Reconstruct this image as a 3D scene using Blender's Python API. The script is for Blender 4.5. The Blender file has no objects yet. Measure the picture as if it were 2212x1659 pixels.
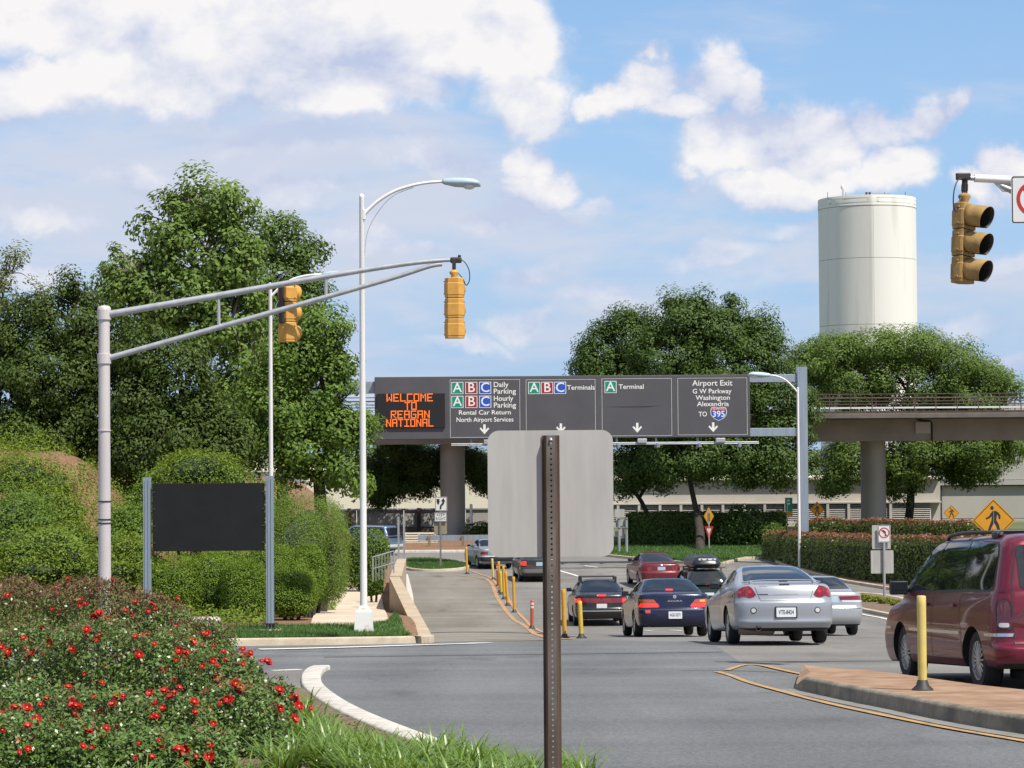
import bpy, bmesh, math, random
import numpy as np
from mathutils import Vector, Matrix, Euler
from mathutils.bvhtree import BVHTree
from mathutils.geometry import delaunay_2d_cdt

random.seed(7)
rng = np.random.default_rng(7)
R = math.radians
scene = bpy.context.scene
col = scene.collection

# ------------------------------------------------------------------ camera
CAM_Z = 1.65
F = 5000.0                     # focal length in pixels of a 2212 x 1659 frame
PITCH, ROLL = math.atan(140.5 / F), R(-0.40)
cd = bpy.data.cameras.new("camera")
cam = bpy.data.objects.new("camera", cd)
col.objects.link(cam)
cd.sensor_fit = 'HORIZONTAL'
cd.sensor_width = 36.0
cd.lens = 36.0 * F / 2212.0
cd.clip_start, cd.clip_end = 0.1, 6000
CAM_R = Matrix.Rotation(math.pi / 2 + PITCH, 4, 'X') @ Matrix.Rotation(ROLL, 4, 'Z')
cam.matrix_world = Matrix.Translation((0, 0, CAM_Z)) @ CAM_R
scene.camera = cam
CAM3 = CAM_R.to_3x3()


def ray(px, py):
    return CAM3 @ Vector(((px - 1106.0) / F, (829.5 - py) / F, -1.0))


def at(px, py, d):
    """the point seen at (px, py) that stands d metres ahead"""
    r = ray(px, py)
    return Vector((0, 0, CAM_Z)) + r * (d / r.y)


# ------------------------------------------------------------------ sky, sun, exposure
SUN_TO = Vector((0.045, -0.044, 0.100)).normalized()      # direction towards the sun
SUN_EL = math.asin(SUN_TO.z)
SUN_AZ = math.atan2(SUN_TO.x, SUN_TO.y)                    # clockwise from +Y
scene.view_settings.view_transform = 'Standard'
scene.view_settings.look = 'None'
scene.view_settings.gamma = 1.0
scene.view_settings.exposure = 0.55
scene.view_settings.use_curve_mapping = False
scene.cycles.max_bounces = 6
scene.cycles.diffuse_bounces = 3
scene.cycles.glossy_bounces = 3
scene.cycles.transparent_max_bounces = 8
scene.cycles.use_denoising = True

sl = bpy.data.lights.new("sun", 'SUN')
sl.energy = 4.5
sl.angle = R(0.53)
sl.color = (1.0, 0.945, 0.84)
sun = bpy.data.objects.new("sun", sl)
col.objects.link(sun)
sun.rotation_euler = (-SUN_TO).to_track_quat('-Z', 'Y').to_euler()

world = bpy.data.worlds.new("World")
scene.world = world
world.use_nodes = True


def build_world():
    nt = world.node_tree
    N, L = nt.nodes, nt.links
    N.clear()
    out = N.new('ShaderNodeOutputWorld')
    bg = N.new('ShaderNodeBackground')
    L.new(bg.outputs[0], out.inputs[0])
    sky = N.new('ShaderNodeTexSky')
    sky.sky_type = 'NISHITA'
    sky.sun_disc = False
    sky.sun_elevation = SUN_EL
    sky.sun_rotation = SUN_AZ
    sky.altitude = 10
    sky.air_density = 1.0
    sky.dust_density = 0.15
    sky.ozone_density = 2.2
    bg.inputs['Strength'].default_value = 0.10
    tc = N.new('ShaderNodeTexCoord')
    nrm = N.new('ShaderNodeVectorMath'); nrm.operation = 'NORMALIZE'
    L.new(tc.outputs['Generated'], nrm.inputs[0])
    P = nrm.outputs[0]

    def vmath(op, a, b):
        n = N.new('ShaderNodeVectorMath'); n.operation = op
        for i, v in enumerate((a, b)):
            if v is None: continue
            if isinstance(v, (tuple, Vector)): n.inputs[i].default_value = tuple(v)
            else: L.new(v, n.inputs[i])
        return n

    def math_(op, a, b=0.0, clamp=False):
        n = N.new('ShaderNodeMath'); n.operation = op; n.use_clamp = clamp
        for i, v in enumerate((a, b)):
            if isinstance(v, (int, float)): n.inputs[i].default_value = v
            else: L.new(v, n.inputs[i])
        return n.outputs[0]

    def smooth(v, lo, hi, a=0.0, b=1.0):
        n = N.new('ShaderNodeMapRange'); n.interpolation_type = 'SMOOTHSTEP'
        L.new(v, n.inputs[0])
        for i, x in enumerate((lo, hi, a, b)): n.inputs[i + 1].default_value = x
        return n.outputs[0]

    def noise(vec, scale, detail, rough, dist=0.0):
        n = N.new('ShaderNodeTexNoise')
        n.inputs['Scale'].default_value = scale
        n.inputs['Detail'].default_value = detail
        n.inputs['Roughness'].default_value = rough
        n.inputs['Distortion'].default_value = dist
        L.new(vec, n.inputs['Vector'])
        return n.outputs[0]

    def bump(px, py, rx, ry, soft=0.0, warp=False):
        c = ray(px, py).normalized()
        d = vmath('SUBTRACT', PW if warp else P, c).outputs[0]
        m = vmath('MULTIPLY', d, (F / rx, F / rx, F / ry)).outputs[0]
        ln = N.new('ShaderNodeVectorMath'); ln.operation = 'LENGTH'
        L.new(m, ln.inputs[0])
        return smooth(ln.outputs['Value'], soft, 1.0, 1.0, 0.0)

    # billows: the cloud outlines are pushed about by two sizes of noise
    def colnoise(scale, detail):
        n = N.new('ShaderNodeTexNoise'); n.inputs['Scale'].default_value = scale; n.inputs['Detail'].default_value = detail; n.inputs['Roughness'].default_value = 0.6
        L.new(P, n.inputs['Vector'])
        return vmath('SUBTRACT', n.outputs['Color'], (0.5, 0.5, 0.5)).outputs[0]
    w1 = vmath('MULTIPLY', colnoise(16.0, 7.0), (0.062, 0.062, 0.050)).outputs[0]
    PW = vmath('ADD', P, w1).outputs[0]

    def total(items):
        acc = None
        for a, o in items:
            t = math_('MULTIPLY', o, a)
            acc = t if acc is None else math_('ADD', acc, t)
        return acc

    def biggest(items):
        acc = None
        for o in items: acc = o if acc is None else math_('MAXIMUM', acc, o)
        return acc

    # clouds lie in flattish layers: stretch the pattern along the horizon
    S = vmath('MULTIPLY', P, (1.0, 1.0, 1.45)).outputs[0]
    sh = vmath('ADD', S, (0.008, 0.0, 0.016)).outputs[0]        # towards the sun side, for relief
    big = noise(S, 3.2, 2.0, 0.5)
    fine = noise(S, 15.0, 8.0, 0.56, 0.15)
    fine2 = noise(sh, 15.0, 8.0, 0.56, 0.15)
    wisp = noise(vmath('MULTIPLY', P, (1.0, 1.0, 3.6)).outputs[0], 10.0, 6.0, 0.58, 0.3)

    puffs = [(180, 20, 460, 230), (560, 50, 440, 230), (900, 50, 380, 220), (1110, 90, 190, 200), (1170, 220, 110, 110), (320, 180, 380, 120), (740, 190, 330, 110), (50, 200, 300, 110), (1140, 330, 90, 80),
             (1310, 205, 110, 60), (1400, 185, 120, 90), (1425, 110, 60, 60), (1560, 165, 140, 95), (1645, 190, 80, 75), (1480, 235, 160, 55),
             (1560, 320, 120, 110), (1650, 300, 140, 110), (1770, 310, 150, 130), (1890, 280, 130, 115), (1990, 260, 110, 95), (2065, 235, 65, 70), (1690, 395, 230, 70), (1910, 370, 190, 95), (1520, 400, 70, 70),
             (2200, 365, 130, 70), (2110, 410, 110, 55), (1150, 400, 120, 90)]
    faint = [(1060, 455, 190, 70), (1240, 480, 150, 55), (620, 300, 350, 55), (980, 330, 280, 70), (300, 400, 300, 50), (640, 420, 300, 60), (80, 470, 200, 40), (60, 590, 200, 45), (1130, 600, 200, 50), (1120, 700, 180, 60), (1300, 650, 140, 40), (1000, 750, 170, 35), (1560, 540, 200, 50), (1780, 490, 160, 40), (2060, 690, 170, 60), (1950, 560, 140, 40), (2160, 560, 120, 50), (850, 520, 220, 50), (1480, 760, 160, 40), (2120, 800, 160, 40)]
    cum = math_('MULTIPLY', biggest([bump(*p, 0.0, True) for p in puffs]), 1.42)
    soft = biggest([bump(*p, 0.0, True) for p in faint])
    frame = bump(1106, 500, 1900, 1300, 0.75)                   # the clouds drawn one by one stand in this part of the sky
    rest = math_('MULTIPLY', smooth(big, 0.42, 0.62), math_('SUBTRACT', 1.0, frame))
    cum = math_('MAXIMUM', cum, rest)
    def density(f): return math_('ADD', cum, math_('MULTIPLY', math_('SUBTRACT', f, 0.5), 1.5))
    dens, dens2 = density(fine), density(fine2)
    cover0 = smooth(dens, 0.08, 0.80)
    veil = smooth(math_('ADD', math_('MULTIPLY', soft, 0.95), math_('MULTIPLY', math_('SUBTRACT', fine, 0.5), 1.4)), 0.12, 0.85, 0.0, 0.72)
    cover = math_('MAXIMUM', cover0, veil)
    # thin layer of haze cloud, thicker on the left
    lay = total([(1.0, bump(420, 420, 1300, 330)), (0.55, bump(1500, 640, 1500, 330)), (0.4, bump(700, 300, 800, 90))])
    thin = smooth(math_('ADD', wisp, math_('MULTIPLY', lay, 0.34)), 0.46, 0.86, 0.0, 0.85)
    # relief: sunlit tops, blue-grey undersides
    lump = noise(S, 11.0, 5.0, 0.55, 0.4)
    rel = math_('ADD', math_('ADD', math_('MULTIPLY', math_('SUBTRACT', dens, dens2), 2.3), 0.50), math_('MULTIPLY', math_('SUBTRACT', lump, 0.5), 1.9))
    base = total([(0.62, bump(250, 292, 720, 62)), (0.45, bump(900, 268, 460, 42)), (0.42, bump(1660, 452, 380, 48)), (0.35, bump(1500, 262, 280, 30)),
                  (0.22, bump(640, 140, 360, 90)), (0.25, bump(1000, 210, 200, 50)), (0.25, bump(1150, 455, 160, 40)), (0.25, bump(1900, 430, 200, 50))])
    lit = math_('SUBTRACT', math_('ADD', rel, smooth(dens, 0.2, 1.2, -0.20, 0.22)), base, True)
    ramp = N.new('ShaderNodeValToRGB')
    L.new(lit, ramp.inputs[0])
    e = ramp.color_ramp.elements
    e[0].position, e[0].color = 0.0, (3.7, 4.15, 5.45, 1)
    e[1].position, e[1].color = 0.95, (6.45, 6.35, 6.35, 1)
    m = e.new(0.5); m.color = (5.2, 5.35, 6.0, 1)

    # clear sky, paler towards the horizon
    tint = N.new('ShaderNodeMix'); tint.data_type = 'RGBA'; tint.blend_type = 'MULTIPLY'
    tint.inputs[0].default_value = 1.0
    L.new(sky.outputs[0], tint.inputs[6])
    tint.inputs[7].default_value = (0.72, 0.90, 1.03, 1)

    sp = N.new('ShaderNodeSeparateXYZ'); L.new(P, sp.inputs[0])
    hz = N.new('ShaderNodeMix'); hz.data_type = 'RGBA'
    L.new(smooth(sp.outputs[2], -0.02, 0.26, 0.95, 0.25), hz.inputs[0]); L.new(tint.outputs[2], hz.inputs[6])
    hz.inputs[7].default_value = (2.65, 3.75, 5.55, 1)
    mix1 = N.new('ShaderNodeMix'); mix1.data_type = 'RGBA'
    L.new(thin, mix1.inputs[0]); L.new(hz.outputs[2], mix1.inputs[6])
    mix1.inputs[7].default_value = (4.55, 4.75, 5.5, 1)
    mix2 = N.new('ShaderNodeMix'); mix2.data_type = 'RGBA'
    L.new(cover, mix2.inputs[0]); L.new(mix1.outputs[2], mix2.inputs[6]); L.new(ramp.outputs[0], mix2.inputs[7])
    L.new(mix2.outputs[2], bg.inputs['Color'])
    world.cycles.sampling_method = 'MANUAL'
    world.cycles.sample_map_resolution = 512


build_world()

# ------------------------------------------------------------------ materials
MATS = {}


def pm(name, base, rough=0.6, metal=0.0, var=0.0, scale=6.0, bump=0.0, bscale=None, spec=0.5, coat=0.0, base2=None,
       emit=None, estr=0.0, aniso=None, detail=5.0, trans=0.0, vstretch=None, contrast=(0.35, 0.65)):
    """a procedural Principled material: noise between base and base2, optional bump"""
    if name in MATS: return MATS[name]
    m = bpy.data.materials.new(name)
    m.use_nodes = True
    nt = m.node_tree
    b = nt.nodes['Principled BSDF']
    c = tuple(base) + (1,)
    b.inputs['Base Color'].default_value = c
    b.inputs['Roughness'].default_value = rough
    b.inputs['Metallic'].default_value = metal
    b.inputs['Specular IOR Level'].default_value = spec
    b.inputs['Coat Weight'].default_value = coat
    b.inputs['Coat Roughness'].default_value = 0.04
    if emit:
        b.inputs['Emission Color'].default_value = tuple(emit) + (1,)
        b.inputs['Emission Strength'].default_value = estr
    tcn = nt.nodes.new('ShaderNodeTexCoord')
    vec = tcn.outputs['Object']
    if vstretch:
        vm = nt.nodes.new('ShaderNodeVectorMath'); vm.operation = 'MULTIPLY'
        nt.links.new(vec, vm.inputs[0]); vm.inputs[1].default_value = vstretch
        vec = vm.outputs[0]
    if var or base2:
        n = nt.nodes.new('ShaderNodeTexNoise')
        n.inputs['Scale'].default_value = scale
        n.inputs['Detail'].default_value = detail
        n.inputs['Roughness'].default_value = 0.62
        nt.links.new(vec, n.inputs['Vector'])
        r = nt.nodes.new('ShaderNodeValToRGB')
        nt.links.new(n.outputs[0], r.inputs[0])
        r.color_ramp.elements[0].position, r.color_ramp.elements[1].position = contrast
        if base2:
            c0, c1 = tuple(base) + (1,), tuple(base2) + (1,)
        else:
            c0 = tuple(x * (1 - var) for x in base) + (1,)
            c1 = tuple(min(1, x * (1 + var)) for x in base) + (1,)
        r.color_ramp.elements[0].color, r.color_ramp.elements[1].color = c0, c1
        nt.links.new(r.outputs[0], b.inputs['Base Color'])
    if bump:
        n2 = nt.nodes.new('ShaderNodeTexNoise')
        n2.inputs['Scale'].default_value = bscale or scale * 4
        n2.inputs['Detail'].default_value = 4
        nt.links.new(tcn.outputs['Object'], n2.inputs['Vector'])
        bp = nt.nodes.new('ShaderNodeBump')
        bp.inputs['Strength'].default_value = bump
        bp.inputs['Distance'].default_value = 0.02
        nt.links.new(n2.outputs[0], bp.inputs['Height'])
        nt.links.new(bp.outputs[0], b.inputs['Normal'])
    MATS[name] = m
    return m


def leafmat(name, dark, light, trans=0.35, rough=0.55, spec=0.22, tip=None, tipz=None):
    """leaf: colour differs leaf by leaf; light shines through"""
    if name in MATS: return MATS[name]
    m = bpy.data.materials.new(name); m.use_nodes = True
    nt = m.node_tree; b = nt.nodes['Principled BSDF']; o = nt.nodes['Material Output']
    g = nt.nodes.new('ShaderNodeNewGeometry')
    r = nt.nodes.new('ShaderNodeValToRGB')
    r.color_ramp.elements[0].color = tuple(a + (b_ - a) * 0.18 for a, b_ in zip(dark, light)) + (1,)
    r.color_ramp.elements[1].color = tuple(a + (b_ - a) * 0.82 for a, b_ in zip(dark, light)) + (1,)
    nt.links.new(g.outputs['Random Per Island'], r.inputs[0])
    colr = r.outputs[0]
    if tip:
        tcn = nt.nodes.new('ShaderNodeTexCoord')
        sp = nt.nodes.new('ShaderNodeSeparateXYZ'); nt.links.new(tcn.outputs['Object'], sp.inputs[0])
        no = nt.nodes.new('ShaderNodeTexNoise'); no.inputs['Scale'].default_value = 1.6
        nt.links.new(tcn.outputs['Object'], no.inputs['Vector'])
        ad = nt.nodes.new('ShaderNodeMath'); ad.operation = 'MULTIPLY_ADD'
        nt.links.new(no.outputs[0], ad.inputs[0]); ad.inputs[1].default_value = 0.5
        nt.links.new(sp.outputs[2], ad.inputs[2])
        mr = nt.nodes.new('ShaderNodeMapRange')
        nt.links.new(ad.outputs[0], mr.inputs[0])
        mr.inputs[1].default_value, mr.inputs[2].default_value = tipz[0] + 0.25, tipz[1] + 0.25
        mx = nt.nodes.new('ShaderNodeMix'); mx.data_type = 'RGBA'
        nt.links.new(mr.outputs[0], mx.inputs[0]); nt.links.new(colr, mx.inputs[6])
        mx.inputs[7].default_value = tuple(tip) + (1,)
        colr = mx.outputs[2]
    nt.links.new(colr, b.inputs['Base Color'])
    b.inputs['Roughness'].default_value = rough
    b.inputs['Specular IOR Level'].default_value = spec
    t = nt.nodes.new('ShaderNodeBsdfTranslucent')
    hs = nt.nodes.new('ShaderNodeHueSaturation')
    hs.inputs['Hue'].default_value = 0.48; hs.inputs['Saturation'].default_value = 1.1; hs.inputs['Value'].default_value = 1.5
    nt.links.new(colr, hs.inputs['Color']); nt.links.new(hs.outputs[0], t.inputs[0])
    ms = nt.nodes.new('ShaderNodeMixShader'); ms.inputs[0].default_value = trans
    nt.links.new(b.outputs[0], ms.inputs[1]); nt.links.new(t.outputs[0], ms.inputs[2])
    nt.links.new(ms.outputs[0], o.inputs[0])
    MATS[name] = m
    return m


# ------------------------------------------------------------------ mesh helpers
class MB:
    """collects boxes, tubes, lathes and sheets; build() links them as ONE mesh object"""

    def __init__(s):
        s.v, s.f, s.m, s.mats = [], [], [], []

    def mi(s, mat):
        if mat not in s.mats: s.mats.append(mat)
        return s.mats.index(mat)

    def add(s, vs, fs, mat=None):
        o = len(s.v)
        s.v += [tuple(p) for p in vs]
        s.f += [tuple(i + o for i in f) for f in fs]
        k = s.mi(mat) if mat else 0
        s.m += [k] * len(fs)
        return s

    def box(s, lo, hi, mat=None, M=None, bev=0.0):
        (x0, y0, z0), (x1, y1, z1) = lo, hi
        if bev:
            bm = bmesh.new(); bmesh.ops.create_cube(bm, size=1)
            for v in bm.verts:
                v.co = Vector((x0 + (v.co.x + .5) * (x1 - x0), y0 + (v.co.y + .5) * (y1 - y0), z0 + (v.co.z + .5) * (z1 - z0)))
            bmesh.ops.bevel(bm, geom=bm.edges[:], offset=bev, segments=2, affect='EDGES', profile=0.5)
            bm.verts.index_update()
            vs = [v.co.copy() for v in bm.verts]; fs = [[v.index for v in f.verts] for f in bm.faces]
            bm.free()
        else:
            vs = [Vector(p) for p in ((x0, y0, z0), (x1, y0, z0), (x1, y1, z0), (x0, y1, z0), (x0, y0, z1), (x1, y0, z1), (x1, y1, z1), (x0, y1, z1))]
            fs = [(0, 3, 2, 1), (4, 5, 6, 7), (0, 1, 5, 4), (1, 2, 6, 5), (2, 3, 7, 6), (3, 0, 4, 7)]
        if M: vs = [M @ Vector(p) for p in vs]
        return s.add(vs, fs, mat)

    def tube(s, pts, rad, n=12, mat=None, caps=True):
        pts = [Vector(p) for p in pts]
        if not hasattr(rad, '__len__'): rad = [rad] * len(pts)
        rings = []
        up = None
        for i, p in enumerate(pts):
            t = (pts[min(i + 1, len(pts) - 1)] - pts[max(i - 1, 0)])
            t = t.normalized() if t.length > 1e-9 else Vector((0, 0, 1))
            if up is None:
                up = Vector((1, 0, 0)) if abs(t.x) < 0.9 else Vector((0, 1, 0))
            a = t.cross(up)
            if a.length < 1e-6: a = t.cross(Vector((0, 1, 0.3)))
            a.normalize(); b = t.cross(a).normalized()
            up = a.cross(t) if False else -b
            rings.append([p + (a * math.cos(2 * math.pi * k / n) + b * math.sin(2 * math.pi * k / n)) * rad[i] for k in range(n)])
        vs = [q for r in rings for q in r]
        fs = []
        for i in range(len(rings) - 1):
            for k in range(n):
                fs.append((i * n + k, i * n + (k + 1) % n, (i + 1) * n + (k + 1) % n, (i + 1) * n + k))
        if caps:
            fs.append(tuple(range(n - 1, -1, -1)))
            fs.append(tuple((len(rings) - 1) * n + k for k in range(n)))
        return s.add(vs, fs, mat)

    def lathe(s, prof, n=24, mat=None, M=None, axis='Z', caps=True):
        """prof: list of (radius, height)"""
        vs = []
        for r, h in prof:
            for k in range(n):
                a = 2 * math.pi * k / n
                if axis == 'Z': p = Vector((r * math.cos(a), r * math.sin(a), h))
                elif axis == 'X': p = Vector((h, r * math.cos(a), r * math.sin(a)))
                else: p = Vector((r * math.cos(a), h, r * math.sin(a)))
                vs.append(M @ p if M else p)
        fs = [(i * n + k, i * n + (k + 1) % n, (i + 1) * n + (k + 1) % n, (i + 1) * n + k) for i in range(len(prof) - 1) for k in range(n)]
        if caps and prof[0][0] > 1e-6: fs.append(tuple(range(n - 1, -1, -1)))
        if caps and prof[-1][0] > 1e-6: fs.append(tuple((len(prof) - 1) * n + k for k in range(n)))
        return s.add(vs, fs, mat)

    def prism(s, outline, y0, y1, mat=None, M=None):
        """outline (x, z) extruded along y from y0 (front) to y1; any simple polygon"""
        vv, ff = fill2d(outline)
        n = len(vv)
        vs = [Vector((x, y0, z)) for x, z in vv] + [Vector((x, y1, z)) for x, z in vv]
        fs = [tuple(f) for f in ff] + [tuple(i + n for i in reversed(f)) for f in ff]
        k = len(outline); o = len(vs)
        vs += [Vector((x, y0, z)) for x, z in outline] + [Vector((x, y1, z)) for x, z in outline]
        fs += [(o + i, o + (i + 1) % k, o + k + (i + 1) % k, o + k + i) for i in range(k)]
        if M: vs = [M @ p for p in vs]
        return s.add(vs, fs, mat)

    def sweep(s, path, prof, mat=None, closed=False, up=Vector((0, 0, 1)), caps=True):
        """prof: list of (side, height), side to the right of travel"""
        path = [Vector(p) for p in path]
        n, k = len(path), len(prof)
        vs = []
        for i, p in enumerate(path):
            if closed: a, b = path[i - 1], path[(i + 1) % n]
            else: a, b = path[max(i - 1, 0)], path[min(i + 1, n - 1)]
            t = (b - a); t.z = 0
            t = t.normalized() if t.length > 1e-9 else Vector((0, 1, 0))
            side = t.cross(up).normalized()
            vs += [p + side * u + up * h for u, h in prof]
        fs = []
        for i in range(n if closed else n - 1):
            j = (i + 1) % n
            for q in range(k):
                r_ = (q + 1) % k
                fs.append((i * k + q, i * k + r_, j * k + r_, j * k + q))
        if not closed and caps:
            fs.append(tuple(range(k - 1, -1, -1))); fs.append(tuple((n - 1) * k + q for q in range(k)))
        return s.add(vs, fs, mat)

    def build(s, name, mat=None, parent=None, smooth=None, M=None):
        me = bpy.data.meshes.new(name)
        me.from_pydata(s.v, [], s.f)
        mats = s.mats or [mat]
        for k in mats: me.materials.append(k)
        if len(mats) > 1: me.polygons.foreach_set('material_index', s.m)
        bm = bmesh.new(); bm.from_mesh(me)
        bmesh.ops.recalc_face_normals(bm, faces=bm.faces)
        bm.to_mesh(me); bm.free()
        o = bpy.data.objects.new(name, me)
        col.objects.link(o)
        if smooth is not None:
            me.polygons.foreach_set('use_smooth', [True] * len(me.polygons))
            try: me.set_sharp_from_angle(angle=R(smooth))
            except Exception: pass
        if parent: o.parent = parent
        if M: o.matrix_local = M
        return o


def fill2d(outline, grid=None):
    pts = [Vector((x, y)) for x, y in outline]
    n = len(pts)
    edges = [(i, (i + 1) % n) for i in range(n)]
    if grid:
        xs = [p.x for p in pts]; ys = [p.y for p in pts]
        gx = np.arange(min(xs) + grid * .5, max(xs), grid); gy = np.arange(min(ys) + grid * .5, max(ys), grid)
        if len(gx) * len(gy) < 200000:
            inside = []
            ax = np.array(xs); ay = np.array(ys)
            X, Y = np.meshgrid(gx, gy); X = X.ravel(); Y = Y.ravel()
            c = np.zeros(len(X), bool)
            mind = np.full(len(X), 1e9)
            for i in range(n):
                x0, y0, x1, y1 = ax[i], ay[i], ax[(i + 1) % n], ay[(i + 1) % n]
                cond = ((y0 > Y) != (y1 > Y))
                xi = (x1 - x0) * (Y - y0) / ((y1 - y0) if abs(y1 - y0) > 1e-12 else 1e-12) + x0
                c ^= cond & (X < xi)
                dx, dy = x1 - x0, y1 - y0
                t = np.clip(((X - x0) * dx + (Y - y0) * dy) / max(dx * dx + dy * dy, 1e-12), 0, 1)
                mind = np.minimum(mind, np.hypot(X - x0 - t * dx, Y - y0 - t * dy))
            sel = c & (mind > grid * 0.3)
            pts += [Vector((x, y)) for x, y in zip(X[sel], Y[sel])]
    r = delaunay_2d_cdt(pts, edges, [], 1, 1e-7)
    return [(v.x, v.y) for v in r[0]], [tuple(f) for f in r[2]]


def tag(o, label=None, cat=None, group=None, kind=None):
    if label: o['label'] = label
    if cat: o['category'] = cat
    if group: o['group'] = group
    if kind: o['kind'] = kind
    return o


def thing(name, loc, label, cat, group=None, rz=0.0):
    o = bpy.data.objects.new(name, None)
    o.empty_display_size = 0.2
    col.objects.link(o)
    o.location = loc
    o.rotation_euler = (0, 0, rz)
    return tag(o, label, cat, group)


def copy_tree(o, parent=None):
    c = o.copy(); col.objects.link(c); c.parent = parent
    for ch in list(o.children): copy_tree(ch, c)
    return c


def text_mesh(txt, size, bold=0.0, align='CENTER', spacing=1.0, line=1.0):
    cu = bpy.data.curves.new('lettering', 'FONT')
    cu.body = txt; cu.size = size; cu.align_x = align; cu.align_y = 'CENTER'
    cu.offset = bold; cu.space_character = spacing; cu.space_line = line
    cu.resolution_u = 3
    o = bpy.data.objects.new('lettering', cu)
    col.objects.link(o)
    bpy.context.view_layer.update()
    me = bpy.data.meshes.new_from_object(o.evaluated_get(bpy.context.evaluated_depsgraph_get()))
    bpy.data.objects.remove(o)
    return me


def put_text(txt, size, mat, parent, loc, name='lettering', bold=0.0, align='CENTER', width=None, spacing=1.0, face='-Y'):
    """flat lettering facing -Y of its parent"""
    me = text_mesh(txt, size, bold, align, spacing)
    me.materials.clear(); me.materials.append(mat)
    o = bpy.data.objects.new(name, me); col.objects.link(o)
    o.parent = parent; o.location = loc
    o.rotation_euler = (math.pi / 2, 0, 0)
    if width:
        xs = [v.co.x for v in me.vertices]
        w = max(xs) - min(xs)
        o.scale = (width / w, 1, 1)
    return o


def rrect(x0, z0, x1, z1, r, n=5):
    out = []
    for cx, cz, a0 in ((x1 - r, z1 - r, 0), (x0 + r, z1 - r, 90), (x0 + r, z0 + r, 180), (x1 - r, z0 + r, 270)):
        for k in range(n + 1):
            a = R(a0 + 90 * k / n)
            out.append((cx + r * math.cos(a), cz + r * math.sin(a)))
    return out


def circle(cx, cz, r, n=28):
    return [(cx + r * math.cos(2 * math.pi * k / n), cz + r * math.sin(2 * math.pi * k / n)) for k in range(n)]


def polyline_smooth(pts, sub=6):
    """Catmull-Rom through 2-D or 3-D points"""
    P = [Vector(p) for p in pts]
    out = []
    for i in range(len(P) - 1):
        p0, p1, p2, p3 = P[max(i - 1, 0)], P[i], P[i + 1], P[min(i + 2, len(P) - 1)]
        for k in range(sub):
            t = k / sub
            out.append(0.5 * ((2 * p1) + (p2 - p0) * t + (2 * p0 - 5 * p1 + 4 * p2 - p3) * t * t + (3 * p1 - p0 - 3 * p2 + p3) * t ** 3))
    out.append(P[-1])
    return out
# ------------------------------------------------------------------ terrain
_MT = [(-30, -1.2), (0, -1.65), (10, -2.05), (17, -2.35), (20, -2.45), (26, -2.72), (29, -2.90), (34, -3.10), (40, -3.38), (48, -3.95), (56, -4.55),
       (64, -5.10), (73, -5.57), (82, -5.75), (100, -5.75), (128, -5.60), (160, -5.40), (260, -5.2), (6000, -5.2)]
_LT = [(-30, -3.1), (38, -3.35), (44, -3.40), (49, -3.52), (56, -3.95), (68, -4.70), (85, -5.00), (110, -5.3), (130, -5.45), (400, -5.3)]


def _table(t):
    y = np.arange(-30, 400, 0.25)
    z = np.interp(y, [a for a, _ in t], [b for _, b in t])
    k = np.hanning(21); k /= k.sum()
    zz = np.convolve(np.pad(z, 10, mode='edge'), k, mode='valid')
    return y, zz + CAM_Z


_my, _mz = _table(_MT)
_ly, _lz = _table(_LT)


def zt(x, y):
    return float(np.interp(y, _my, _mz))


def ss(t):
    t = min(1.0, max(0.0, t)); return t * t * (3 - 2 * t)


def zl(x, y):
    z = float(np.interp(y, _ly, _lz))
    t = ss((y - float(np.interp(x, [-14, -5.06, -3.46, -2.5, -1.92], [39.6, 41.63, 42.35, 43.14, 43.86]))) / 3.0)
    z = (zt(x, y) + 0.125) * (1 - t) + z * t                 # level with the kerb at the street
    hill = 4.0 * ss((-x - 6.0) / 5.0) * ss((y - 46.0) / 10.0) + max(0.0, -x - 11) * 0.06 * ss((y - 46) / 10)
    return z + hill


def ground(px, py, fn=zt, lift=0.0):
    """where the line of sight through (px, py) meets the ground"""
    r = ray(px, py); y = 9.0
    prev = None
    while y < 395:
        p = Vector((0, 0, CAM_Z)) + r * (y / r.y)
        g = p.z - fn(p.x, p.y) - lift
        if g <= 0:
            if prev is None: return Vector((p.x, p.y, fn(p.x, p.y) + lift))
            lo, hi = prev, y
            for _ in range(24):
                m = (lo + hi) / 2
                q = Vector((0, 0, CAM_Z)) + r * (m / r.y)
                if q.z - fn(q.x, q.y) - lift > 0: lo = m
                else: hi = m
            q = Vector((0, 0, CAM_Z)) + r * (hi / r.y)
            return Vector((q.x, q.y, fn(q.x, q.y) + lift))
        prev = y; y += 0.25
    q = Vector((0, 0, CAM_Z)) + r * (395 / r.y)
    return q


def drape(name, outline, fn, lift, mat, grid, parent=None, kind='structure', skirt=0.0, smooth=True):
    vs, fs = fill2d(outline, grid)
    mb = MB()
    mb.add([(x, y, fn(x, y) + lift) for x, y in vs], fs)
    if skirt:
        k = len(outline)
        mb.add([(x, y, fn(x, y) + lift) for x, y in outline] + [(x, y, fn(x, y) + lift - skirt) for x, y in outline],
               [(i, (i + 1) % k, k + (i + 1) % k, k + i) for i in range(k)])
    o = mb.build(name, mat, parent, smooth=30 if smooth else None)
    if o.data.polygons and sum(p.normal.z for p in o.data.polygons) < 0:
        o.data.flip_normals()
    if kind and not parent: o['kind'] = kind
    return o


def dense(pts, step=0.8):
    out = []
    n = len(pts)
    for i in range(n - 1):
        a, b = Vector(pts[i][:2]), Vector(pts[i + 1][:2])
        k = max(1, int((b - a).length / step))
        for j in range(k): out.append(tuple(a.lerp(b, j / k)))
    out.append(tuple(pts[-1][:2]))
    return out


def px_path(pts, fn=zt, sub=5, lift=0.0):
    return [tuple(p) for p in polyline_smooth([ground(x, y, fn, lift).xy for x, y in pts], sub)]


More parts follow.
